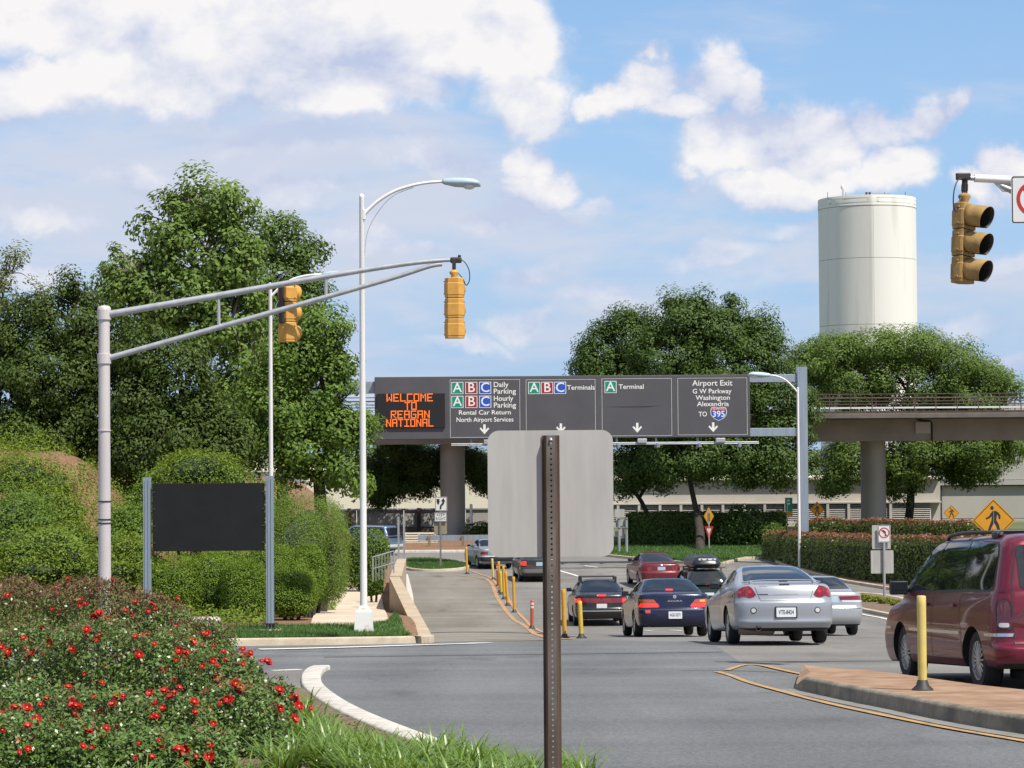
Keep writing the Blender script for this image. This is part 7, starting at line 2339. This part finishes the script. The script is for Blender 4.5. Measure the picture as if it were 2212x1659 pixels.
def build_trees():
    G1, G2 = 'trees on the left bank', 'trees around the viaduct'
    tree('tulip_tree', 'tallest pale green tree with sky gaps rising behind the signal arm', 66, 440, [(455, 445, 85, 62), (520, 440, 40, 45), (360, 490, 80, 62), (440, 545, 120, 80), (290, 590, 72, 60), (520, 560, 60, 85), (380, 640, 120, 72), (262, 640, 52, 45), (500, 690, 95, 75), (560, 800, 85, 80), (420, 730, 70, 50), (500, 880, 90, 80), (330, 700, 60, 40)],
         LEAF_TULIP, 0.155, 0.24, dens=2.6, cr=0.42, per=78, gap=0.22, seed=11, fn=zl, bark=M_BARK_PALE, group=G1, limbs=2)
    tree('deciduous_tree', 'darker green tree between the tulip tree and the middle street lamp', 72, 600, [(600, 520, 62, 50), (655, 565, 45, 48), (585, 600, 75, 70), (660, 640, 42, 50), (600, 700, 90, 75), (690, 540, 18, 22), (640, 800, 90, 80), (560, 900, 80, 80)],
         LEAF_MID, 0.125, 0.22, dens=2.8, cr=0.42, per=105, gap=0.06, seed=12, fn=zl, group=G1)
    tree('deciduous_tree', 'glossy green tree hanging down behind the tall white lamp post', 58, 690, [(690, 705, 62, 58), (720, 770, 38, 45), (640, 760, 70, 60), (695, 840, 66, 62), (600, 870, 85, 75), (735, 925, 64, 58), (660, 950, 88, 70), (590, 975, 70, 55), (735, 1010, 58, 45), (778, 960, 28, 50), (640, 1030, 50, 32), (745, 850, 30, 40), (750, 800, 22, 30), (520, 950, 60, 70), (770, 1030, 30, 30)],
         LEAF_BRIGHT, 0.115, 0.2, dens=3.6, cr=0.36, per=95, gap=0.05, seed=13, fn=zl, group=G1)
    tree('conifer_tree', 'broad dark yew like tree left of the signal mast', 57, 130, [(150, 690, 85, 72), (60, 730, 68, 80), (225, 740, 85, 78), (130, 820, 130, 90), (30, 860, 90, 95), (160, 615, 22, 30), (230, 870, 95, 90), (110, 930, 130, 65), (0, 780, 60, 80)],
         LEAF_DARK, 0.095, 0.2, dens=6.0, cr=0.34, per=100, gap=0.0, seed=14, fn=zl, group=G1, up=0.4, droop=0.5)
    tree('conifer_tree', 'second dark yew like tree just right of the signal mast', 56, 370, [(310, 760, 80, 66), (385, 820, 80, 75), (300, 860, 80, 80), (440, 910, 60, 70), (350, 930, 110, 66), (290, 985, 95, 48), (450, 985, 70, 45), (500, 960, 50, 60)],
         LEAF_DARK, 0.095, 0.2, dens=6.0, cr=0.34, per=100, gap=0.0, seed=15, fn=zl, group=G1, up=0.4, droop=0.5)
    tree('olive_tree', 'sparse olive coloured tree at the frame edge above the yew', 61, -20, [(25, 590, 55, 34), (-20, 640, 70, 60), (40, 660, 55, 40), (-10, 740, 50, 60), (85, 640, 30, 22), (30, 560, 20, 22)],
         LEAF_OLIVE, 0.095, 0.11, dens=3.4, cr=0.28, per=60, gap=0.28, seed=16, fn=zl, group=G1)
    # around the viaduct
    b = ground(1512, 1191)
    tree('maple_tree', 'large dark maple whose forked trunk stands right of the blank sign back', 129, 1512, [(1480, 705, 62, 52), (1555, 715, 58, 52), (1640, 735, 46, 46), (1500, 680, 26, 36), (1620, 700, 16, 26), (1440, 770, 90, 62), (1590, 790, 100, 60), (1530, 860, 130, 60), (1690, 850, 60, 75), (1480, 985, 95, 55), (1590, 985, 90, 52), (1690, 960, 55, 85), (1738, 900, 26, 70), (1640, 1030, 48, 35), (1745, 1000, 20, 30), (1452, 668, 17, 34), (1528, 660, 16, 34), (1584, 672, 17, 32), (1660, 700, 14, 30), (1425, 710, 22, 34)],
         LEAF_MAPLE, 0.17, 0.30, dens=1.9, cr=0.64, per=125, gap=0.14, seed=21, group=G2, base=b, fork=at(1506, 1112, 129))
    tree('maple_tree', 'dark maple with several stems behind the twin post sign', 134, 1400, [(1305, 765, 58, 58), (1370, 740, 55, 56), (1335, 700, 18, 36), (1385, 690, 18, 30), (1340, 830, 90, 60), (1270, 790, 30, 40), (1300, 705, 14, 30), (1358, 682, 13, 28), (1380, 1000, 65, 48), (1440, 1010, 60, 45), (1345, 1035, 40, 38), (1400, 900, 110, 70)],
         LEAF_MAPLE, 0.17, 0.26, dens=1.9, cr=0.64, per=125, gap=0.16, seed=22, group=G2, fork=at(1402, 1118, 134))
    tree('oak_tree', 'wide yellow green tree behind the viaduct under the water tower', 151, 1960, [(1740, 785, 40, 38), (1800, 770, 60, 42), (1880, 752, 75, 38), (1970, 755, 75, 42), (2050, 785, 65, 45), (2120, 815, 45, 35), (2168, 838, 32, 26), (1830, 830, 90, 55), (1960, 830, 120, 60), (2090, 860, 80, 50), (1990, 985, 95, 45), (2085, 975, 75, 45), (2110, 1015, 35, 28), (1940, 1030, 50, 48), (1830, 1000, 52, 52), (2180, 960, 30, 40), (1800, 1045, 30, 28), (2080, 1020, 34, 26)],
         leafmat('leaf_oak', (0.050, 0.100, 0.015), (0.155, 0.225, 0.046), 0.3), 0.18, 0.32, dens=1.6, cr=0.66, per=78, gap=0.08, seed=23, group=G2, depth=3.2)
    tree('shade_tree', 'shaded tree under the viaduct left of the column', 147, 1000, [(860, 985, 55, 42), (920, 1005, 62, 42), (985, 990, 55, 38), (1035, 1010, 30, 32), (850, 1040, 36, 34), (905, 1050, 36, 24), (800, 1030, 40, 45), (1050, 1045, 22, 22), (820, 1070, 30, 22)],
         LEAF_MAPLE, 0.17, 0.20, dens=1.9, cr=0.60, per=95, gap=0.10, seed=24, group=G2, depth=2.6, fork=at(962, 1060, 147))


def build_shrubs():
    hl = 'shrubs on the left hill'
    L = [(35, 965, 72, 48, 56, 'light green hill shrub at the frame edge under the yew'), (105, 980, 50, 44, 56, 'rounded hill shrub left of the bare mulch patch'), (60, 1040, 95, 58, 53, 'wide yellow green hill shrub below the edge shrub'),
         (105, 1105, 72, 58, 52, 'yellow green hill shrub under the mulch patch'), (30, 1130, 85, 70, 50, 'darker hill shrub low at the frame edge'), (150, 1178, 60, 48, 49, 'hill shrub just left of the signal mast foot'),
         (95, 1195, 90, 55, 48, 'low hill shrub behind the rose tops'), (268, 1150, 45, 58, 49, 'hill shrub between signal mast and blank sign'), (262, 1205, 60, 45, 47.5, 'low green shrub right of the signal mast foot')]
    for i, (cx, cy, rx, ry, d, lab) in enumerate(L):
        r = np.random.default_rng(100 + i)
        lob = [(cx, cy, rx * .85, ry * .9), (cx - rx * .55, cy + ry * .35, rx * .6, ry * .75, -.3), (cx + rx * .55, cy + ry * .3, rx * .6, ry * .8, -.2), (cx + rx * r.uniform(-.3, .3), cy - ry * .4, rx * .5, ry * .55, .2), (cx + rx * r.uniform(-.2, .2), cy + ry * .7, rx * .9, ry * .6, -.5)]
        shrub('hill_shrub', lab, d, lob, LEAF_SHRUB if i not in (4, 7) else LEAF_BRIGHT, 0.062, 12000, group=hl, seed=30 + i, rough=0.28, loose=0.26)
    shrub('mounded_shrub', 'mounded yellow green shrub showing above the blank dark sign', 52, [(430, 1020, 95, 48), (370, 1050, 60, 40), (490, 1045, 60, 42), (420, 1100, 110, 60)], LEAF_SHRUB, 0.055, 20000, seed=45, loose=0.10)
    shrub('dark_shrub', 'shaded shrub filling the gap behind the blank sign', 55, [(330, 1085, 55, 60), (300, 1130, 50, 60), (560, 1110, 70, 70)], LEAF_BRIGHT, 0.07, 9000, seed=46, loose=.12)
    shrub('mulch_side_shrub', 'loose green shrub beside the bare mulch patch', 57.5, [(300, 1075, 36, 38), (325, 1050, 36, 36)], LEAF_BRIGHT, 0.07, 6000, seed=47, loose=.15)
    bx = 'boxwoods behind the blank sign'
    B = [(370, 1262, 62, 60, 45.5, 'boxwood nearest the left post of the blank sign'), (452, 1255, 68, 68, 45.8, 'boxwood under the middle of the blank sign'), (530, 1268, 55, 62, 45.2, 'boxwood just left of the right sign post'), (630, 1268, 55, 60, 45.6, 'boxwood just right of the right sign post, by the mulch'),
         (495, 1225, 70, 50, 47.5, 'boxwood in the back row directly below the dark panel'), (590, 1225, 65, 55, 47.6, 'boxwood in the back row behind the right sign post'), (668, 1230, 35, 55, 47.2, 'small boxwood against the clipped hedge')]
    for i, (cx, cy, rx, ry, d, lab) in enumerate(B):
        lob = [(cx, cy, rx * .9, ry * .95), (cx - rx * .42, cy + ry * .12, rx * .6, ry * .8, -.15), (cx + rx * .42, cy + ry * .15, rx * .6, ry * .78, -.1), (cx, cy + ry * .45, rx * .95, ry * .62, -.1)]
        shrub('boxwood', lab, d + 2.6, lob, LEAF_BOX, 0.036, 19000, group=bx, seed=60 + i, rough=0.11, loose=0.05)
    # clipped dome hedge, then lower ones further along the path
    shrub('clipped_hedge', 'tall clipped dome hedge beside the sidewalk', 54, [(668, 1185, 84, 116), (640, 1205, 70, 105, -1.2), (700, 1210, 52, 96, .6)], LEAF_HEDGE, 0.038, 60000, cat='hedge', seed=71, depth=1.6, rough=0.03, squash=2.9, core=0.72)
    shrub('rounded_hedge', 'rounded hedge at the far end of the sidewalk by the railing', 80, [(800, 1190, 38, 48), (770, 1192, 30, 46), (830, 1197, 14, 38), (798, 1232, 38, 44), (768, 1236, 30, 40)], LEAF_BRIGHT, 0.07, 11000, cat='hedge', seed=72)
    shrub('grassy_clump', 'dark grassy clump between lamp post and railing', 72, [(815, 1262, 12, 22), (800, 1268, 12, 18)], LEAF_MID, 0.12, 1800, seed=73)
    # centre: hedge and shrubs behind the far lawn
    hedge('dark_hedge', 'long dark clipped hedge behind the far lawn', [at(1362, 1190, 131.5).xy[:], at(1690, 1190, 131.5).xy[:]], 1.6, 1.85, LEAF_MAPLE, 0.15, 12000, seed=81)
    shrub('round_shrub', 'large round dark shrub right of the maple trunk', 130, [(1610, 1140, 52, 48), (1575, 1155, 38, 40), (1655, 1160, 38, 38)], LEAF_MAPLE, 0.17, 5000, fn=zt, seed=82)
    shrub('pale_shrub', 'paler loose shrub before the gantry post', 127, [(1672, 1165, 28, 34), (1705, 1175, 26, 28)], LEAF_MID, 0.16, 3000, fn=zt, seed=83)
    shrub('low_shrub', 'dark low shrub right of the viaduct column base', 140, [(1035, 1150, 34, 22), (1075, 1155, 30, 22)], LEAF_MAPLE, 0.16, 2200, fn=zt, seed=84)
    # red tip hedges
    p = [at(1684, 1210, 118).xy, at(1760, 1230, 109).xy, at(1850, 1250, 101.3).xy, at(1960, 1270, 95.8).xy, at(2090, 1290, 92.2).xy]
    hedge('red_tip_hedge', 'front hedge with red new leaves left of the minivan', [tuple(q) for q in p], 1.7, 1.25, LEAF_REDTIP, 0.13, 30000, tip=LEAF_REDNEW, group='red tipped hedges', seed=85, h2=2.05)
    p = [at(1740, 1200, 127).xy, at(1880, 1200, 124).xy, at(2000, 1200, 120).xy, at(2110, 1200, 117).xy]
    hedge('red_tip_hedge', 'rear hedge with red new leaves below the small pedestrian sign', [tuple(q) for q in p], 1.5, 1.55, LEAF_REDTIP, 0.14, 16000, tip=LEAF_REDNEW, group='red tipped hedges', seed=86, h2=1.75)
    gc = ((1856, 1292, 18, 10), (1885, 1296, 18, 9), (1915, 1300, 16, 9), (1938, 1304, 14, 8))
    labs = ('yellow green ground cover clump at the tip of the planted median', 'yellow green ground cover clump left of the turn sign post', 'yellow green ground cover clump right of the turn sign post', 'yellow green ground cover clump nearest the minivan mirror')
    for i, (q, lab) in enumerate(zip(gc, labs)):
        g = ground(q[0], q[1] + 4, zt, .1)
        shrub('ground_cover', lab, g.y, [q], leafmat('leaf_gold', (0.11, 0.14, 0.02), (0.26, 0.28, 0.05), 0.3), 0.10, 900, cat='plant', group='ground cover on the median', fn=zt, seed=90 + i)


def rose_mesh():
    mb = MB()
    M_PET = pm('rose_petal', (0.30, 0.004, 0.008), 0.5, base2=(0.44, 0.014, 0.012), scale=30, spec=0.3)
    M_EYE = pm('rose_eye', (0.62, 0.30, 0.04), 0.7)
    for ring, (n, r0, r1, z0, z1, w) in enumerate(((5, .006, .040, 0.0, .012, .036), (5, .005, .030, .004, .026, .030))):
        for i in range(n):
            a = 2 * math.pi * (i + ring * .5) / n
            c, s = math.cos(a), math.sin(a)
            def P(r, u, z): return (r * c - u * s, r * s + u * c, z)
            mb.add([P(r0, -w * .2, z0), P(r0, w * .2, z0), P((r0 + r1) / 2, w * .5, (z0 + z1) / 2 - .002), P(r1, w * .30, z1), P(r1 * 1.06, 0, z1 - .003), P(r1, -w * .30, z1), P((r0 + r1) / 2, -w * .5, (z0 + z1) / 2 - .002)], [(0, 1, 2, 6), (6, 2, 3, 5), (3, 4, 5)], M_PET)
    mb.lathe([(.006, .008), (.007, .013), (.004, .016), (0, .017)], 8, mat=M_EYE, caps=False)
    return mb


def build_roses():
    proto = rose_mesh().build('rose', None)
    rm = proto.data
    bpy.data.objects.remove(proto)
    rows = [  # cx, cy, rx, ry, d, flowers, share of red-brown growth, label
        (40, 1330, 110, 75, 25.0, 9, .6, 'rose bush with brownish shoots at the back by the frame edge'), (190, 1320, 110, 72, 24.6, 11, .6, 'rose bush with brownish shoots below the signal mast'),
        (320, 1350, 90, 62, 24.2, 11, .45, 'rose bush in the back row below the left sign post'), (420, 1395, 80, 55, 23.6, 12, .3, 'rose bush in the back row reaching over the pale drain inlet'),
        (60, 1430, 120, 90, 21.6, 18, .20, 'rose bush in the middle row at the frame edge'), (215, 1425, 115, 88, 21.2, 20, .18, 'rose bush in the middle row with many open flowers'), (355, 1445, 110, 82, 20.9, 18, .12, 'rose bush in the middle row behind the largest bloom'),
        (480, 1475, 95, 72, 20.4, 16, .12, 'rose bush in the middle row beside the far street'), (65, 1590, 140, 120, 18.0, 16, .05, 'front rose bush at the frame edge with dark hollow under it'), (215, 1600, 130, 120, 17.8, 18, .04, 'front rose bush second from the frame edge'),
        (370, 1600, 132, 116, 17.6, 18, .04, 'front rose bush in the middle of the bed'), (510, 1582, 112, 110, 17.9, 18, .06, 'front rose bush leaning towards the street'), (596, 1562, 62, 84, 18.8, 14, .10, 'outermost rose bush beside the lilies'),
        (30, 1640, 120, 92, 16.5, 8, .03, 'lowest rose bush in the bottom corner'), (170, 1648, 110, 88, 16.4, 9, .03, 'lowest rose bush second from the bottom corner'), (305, 1652, 105, 84, 16.4, 9, .03, 'lowest rose bush third from the bottom corner'), (425, 1650, 90, 76, 16.6, 8, .04, 'lowest rose bush nearest the lilies')]
    for i, (cx, cy, rx, ry, d, nf, red, lab) in enumerate(rows):
        k = d / F
        c = at(cx, cy, d)
        o = Vector((c.x, d, zt(c.x, d) + 0.03))
        t = thing('rose_bush', o, lab, 'rose bush', 'rose bushes in the near bed')
        r = np.array([rx * k, rx * k * 0.8, ry * k])
        top = c.z + r[2]
        n = 9500
        dd = unit(rng.normal(size=(n, 3)))
        f = (0.55 + 0.45 * rng.random(n) ** 0.5) * (1 + 0.18 * vnoise(dd, 3.5, 200 + i) + 0.12 * vnoise(dd, 9.0, 300 + i)) + 0.06 * rng.normal(size=n)
        C = np.array(c) + dd * r * f[:, None]
        N = unit(dd * 0.5 + np.array([0.1, -0.25, 0.55]) + rng.normal(size=dd.shape) * 0.55)
        keep = C[:, 2] > o.z + 0.03
        C, N, dd = C[keep], N[keep], dd[keep]
        isred = rng.random(len(C)) < red * np.clip(0.6 + dd[:, 2], 0, 1.4)
        leaf_object('foliage', C[~isred], N[~isred], 0.030 * rng.uniform(.6, 1.5, (~isred).sum()), LEAF_ROSE, t, asp=.62, origin=o)
        if isred.sum() > 20:
            A = C[isred] + np.array([0, 0, 0.03])
            leaf_object('new_growth', A, unit(rng.normal(size=A.shape) + np.array([0, -.3, .2])), 0.036 * rng.uniform(.6, 1.5, len(A)), LEAF_ROSE_NEW, t, asp=.35, origin=o)
        # canes, some poking out of the top
        mb = MB()
        for q in range(26):
            a = unit(rng.normal(size=(1, 3)) * np.array([1, 1, .3]) + np.array([0, 0, .9]))[0]
            e = Vector(np.array(c) + a * r * rng.uniform(.8, 1.18))
            b = Vector((c.x + random.uniform(-.1, .1), d + random.uniform(-.1, .1), o.z))
            pts = polyline_smooth([b, b.lerp(e, .5) + Vector((random.uniform(-.05, .05), 0, .06)), e], 3)
            mb.tube([v - o for v in pts], list(np.linspace(.006, .0022, len(pts))), 5)
        mb.build('canes', pm('rose_cane', (0.09, 0.07, 0.035), 0.8, var=0.3), t)
        # flowers on the side turned to the light and the street
        q = 0; fail = 0
        nf = int(nf * 1.15)
        while q < nf and fail < 60:
            a = unit(rng.normal(size=(1, 3)) + np.array([0.0, -1.0, .6]))[0]
            if a[1] > 0.25: a[1] = -a[1]
            e0 = np.array(c) + a * r * rng.uniform(.94, 1.10)
            if e0[2] < o.z + .1: fail += 1; continue
            for _ in range(rng.choice([1, 1, 1, 1, 2, 3])):
                e = e0 + rng.normal(size=3) * np.array([.045, .03, .022])
                ob = bpy.data.objects.new('rose', rm); col.objects.link(ob); ob.parent = t
                nrm = Vector(unit((a * .8 + np.array([.1, -.45, .45]) + rng.normal(size=3) * .4)[None, :])[0])
                ob.matrix_local = Matrix.Translation(Vector(e) - o) @ nrm.to_track_quat('Z', 'Y').to_matrix().to_4x4() @ Matrix.Scale(random.choice((.5, .6, .7, .8, .9, 1.05)), 4)
                q += 1


def lily_mesh(seed):
    r = random.Random(seed)
    mb = MB()
    for i in range(44):
        a = r.uniform(0, 2 * math.pi); ln = r.uniform(.20, .42); w = r.uniform(.006, .012)
        el = r.uniform(.9, 1.45); bend = r.uniform(.8, 2.0)
        x = r.uniform(-.05, .05); y = r.uniform(-.05, .05)
        c, s = math.cos(a), math.sin(a)
        px, pz, an = 0.0, 0.0, el
        rows = []
        n = 6
        for j in range(n + 1):
            t = j / n
            ww = w * (1 - t ** 2.2) + .0008
            rows.append((px, pz, ww))
            px += math.cos(an) * ln / n; pz += math.sin(an) * ln / n
            an -= bend / n * (0.4 + 1.2 * t)
        vs = []
        for q, (u, z, ww) in enumerate(rows):
            for e, dz in ((-1, .25), (0, 0), (1, .25)):
                vs.append((x + c * u - s * ww * e, y + s * u + c * ww * e, z + ww * dz))
        mb.add(vs, [(q * 3 + e, q * 3 + e + 1, q * 3 + e + 4, q * 3 + e + 3) for q in range(n) for e in (0, 1)])
    o = mb.build('leaves', LEAF_LILY)
    me = o.data; bpy.data.objects.remove(o)
    me.polygons.foreach_set('use_smooth', [True] * len(me.polygons))
    return me


def build_lilies():
    ms = [lily_mesh(50 + i) for i in range(7)]
    rr = random.Random(4)
    pts = []
    poly = [(634, 1562), (690, 1582), (745, 1612), (815, 1644), (890, 1662), (980, 1664), (1080, 1690), (1185, 1730), (1190, 1760), (1000, 1760), (860, 1740), (760, 1720), (690, 1680), (640, 1610)]
    P = np.array(poly)
    def inside(x, y):
        c = False
        for i in range(len(poly)):
            x0, y0 = poly[i]; x1, y1 = poly[i - 1]
            if (y0 > y) != (y1 > y) and x < (x1 - x0) * (y - y0) / (y1 - y0) + x0: c = not c
        return c
    while len(pts) < 135:
        x, y = rr.uniform(632, 1200), rr.uniform(1530, 1760)
        if not inside(x, y): continue
        if any(abs(x - a) < 13 and abs(y - b) < 8 for a, b in pts): 
            if rr.random() < .9: continue
        pts.append((x, y))
    front = [(225, 1742), (305, 1746), (462, 1738), (540, 1700), (585, 1660), (640, 1650), (690, 1690), (620, 1690), (1240, 1690), (1262, 1700)]
    for i, (x, y) in enumerate(pts + front):
        g = ground(x, y, zt, .03)
        if i < len(pts):
            zone = ('between the outermost rose bush and the white kerb', 'below the sweep of the white kerb', 'between the kerb and the rusty sign post', 'at the foot of the rusty sign post')[0 if x < 740 else 1 if x < 880 else 2 if x < 1060 else 3]
            lab, grp = 'arching daylily clump in the mass ' + zone, 'daylilies ' + zone
        else:
            lab = ('daylily clump nearest the frame edge under the front roses', 'second daylily clump from the frame edge under the front roses', 'daylily clump on bare soil below the middle front rose bush', 'low daylily clump on bare soil left of the lily mass', 'daylily clump directly below the outermost rose bush',
                   'daylily clump touching the outermost rose bush', 'daylily clump at the frame bottom before the lily mass', 'daylily clump at the frame bottom on brown litter', 'daylily tips just right of the rusty sign post', 'daylily tips second right of the rusty sign post')[i - len(pts)]
            grp = 'single daylilies'
        t = thing('daylily_clump', g, lab, 'plant', grp, rz=rr.uniform(0, 6.28))
        s = rr.uniform(.8, 1.2)
        t.scale = (s, s, s * rr.uniform(.85, 1.1))
        ob = bpy.data.objects.new('leaves', ms[i % 7]); col.objects.link(ob); ob.parent = t


def grass_patch(name, label, pts, h, w, mat=GRASS_BLADE):
    P = np.array(pts); n = len(P)
    a = rng.uniform(0, 2 * math.pi, n); hh = h * rng.uniform(.5, 1.3, n)
    d = np.stack([np.cos(a), np.sin(a), np.zeros(n)], 1)
    lean = rng.normal(size=(n, 3)) * np.array([.4, .4, 0]) * hh[:, None]
    V = np.empty((n, 3, 3))
    V[:, 0] = P - d * w / 2; V[:, 1] = P + d * w / 2; V[:, 2] = P + lean; V[:, 2, 2] += hh
    me = bpy.data.meshes.new(name)
    me.vertices.add(3 * n); me.loops.add(3 * n); me.polygons.add(n)
    me.vertices.foreach_set('co', V.reshape(-1).astype(np.float32))
    me.loops.foreach_set('vertex_index', np.arange(3 * n, dtype=np.int32))
    me.polygons.foreach_set('loop_start', np.arange(0, 3 * n, 3, dtype=np.int32)); me.polygons.foreach_set('loop_total', np.full(n, 3, dtype=np.int32))
    me.materials.append(mat); me.update(calc_edges=True)
    o = bpy.data.objects.new(name, me); col.objects.link(o)
    return tag(o, label, 'grass', kind='stuff')


def build_grass():
    def scatter(obname, n, lift):
        o = bpy.data.objects[obname]
        me = o.data; me.calc_loop_triangles()
        tri = np.array([t.vertices[:] for t in me.loop_triangles]); co = np.array([v.co for v in me.vertices])
        A, B, C = co[tri[:, 0]], co[tri[:, 1]], co[tri[:, 2]]
        ar = np.linalg.norm(np.cross(B - A, C - A), axis=1)
        ar[np.abs(np.cross(B - A, C - A)[:, 2]) < 1e-6] = 0
        i = rng.choice(len(tri), n, p=ar / ar.sum())
        u, v = rng.random(n), rng.random(n); f = u + v > 1; u[f] = 1 - u[f]; v[f] = 1 - v[f]
        return A[i] + (B - A)[i] * u[:, None] + (C - A)[i] * v[:, None] + np.array([0, 0, lift])
    P = scatter('lawn_strip', 60000, 0)
    grass_patch('lawn_grass', 'short mown grass of the corner lawn strip', P[P[:, 0] > -14], .06, .014)
    par = bpy.data.objects['median_strip']; s = [c for c in par.children if c.name.startswith('surface')][0]
    grass_patch('median_grass', 'short grass on the oval median', scatter(s.name, 9000, 0), .09, .03)
    par = bpy.data.objects['far_lawn']; s = [c for c in par.children if c.name.startswith('surface')][0]
    grass_patch('verge_grass', 'mown grass on the far verge', scatter(s.name, 26000, 0), .09, .04)
    n = 80000
    x = rng.uniform(-16, -5.0, n); y = rng.uniform(45.5, 66, n)
    keep = (vnoise(np.stack([x, y, x * 0], 1), 0.9, 77) > -0.8) & (np.hypot((x + 10.6) / 0.55, (y - 58.5) / 5.0) > 1)
    x, y = x[keep], y[keep]
    C = np.stack([x, y, np.array([zl(a, b) for a, b in zip(x, y)]) + np.abs(rng.normal(size=len(x))) * 0.16], 1)
    o = leaf_object('hill_ground_cover', C, unit(rng.normal(size=(len(x), 3)) * .6 + np.array([0, -.3, 1.0])), .075 * rng.uniform(.5, 1.5, len(x)), LEAF_SHRUB, None, asp=.45)
    tag(o, 'low green creeping cover over the left hill', 'ground cover', kind='stuff')
    # dry litter on the near bed
    n = 5000
    y = rng.uniform(12, 22, n); x = -4.5 + rng.random(n) * (np.interp(y, [12, 16, 18.5, 22], [0.3, 0.0, -0.75, -1.6]) + 4.5)
    C = np.stack([x, y, np.array([zt(0, q) for q in y]) + .04], 1)
    keep = np.ones(n, bool)
    o = leaf_object('leaf_litter', C, unit(rng.normal(size=(n, 3)) * .35 + np.array([0, 0, 1.0])), .05 * rng.uniform(.5, 1.5, n), leafmat('dry_leaf', (0.13, 0.08, 0.045), (0.32, 0.22, 0.13), .1), None, asp=.3)
    tag(o, 'dry brown litter on the bare soil of the near bed', 'leaf litter', kind='stuff')


build_trees()
build_shrubs()
build_roses()
build_lilies()
build_grass()
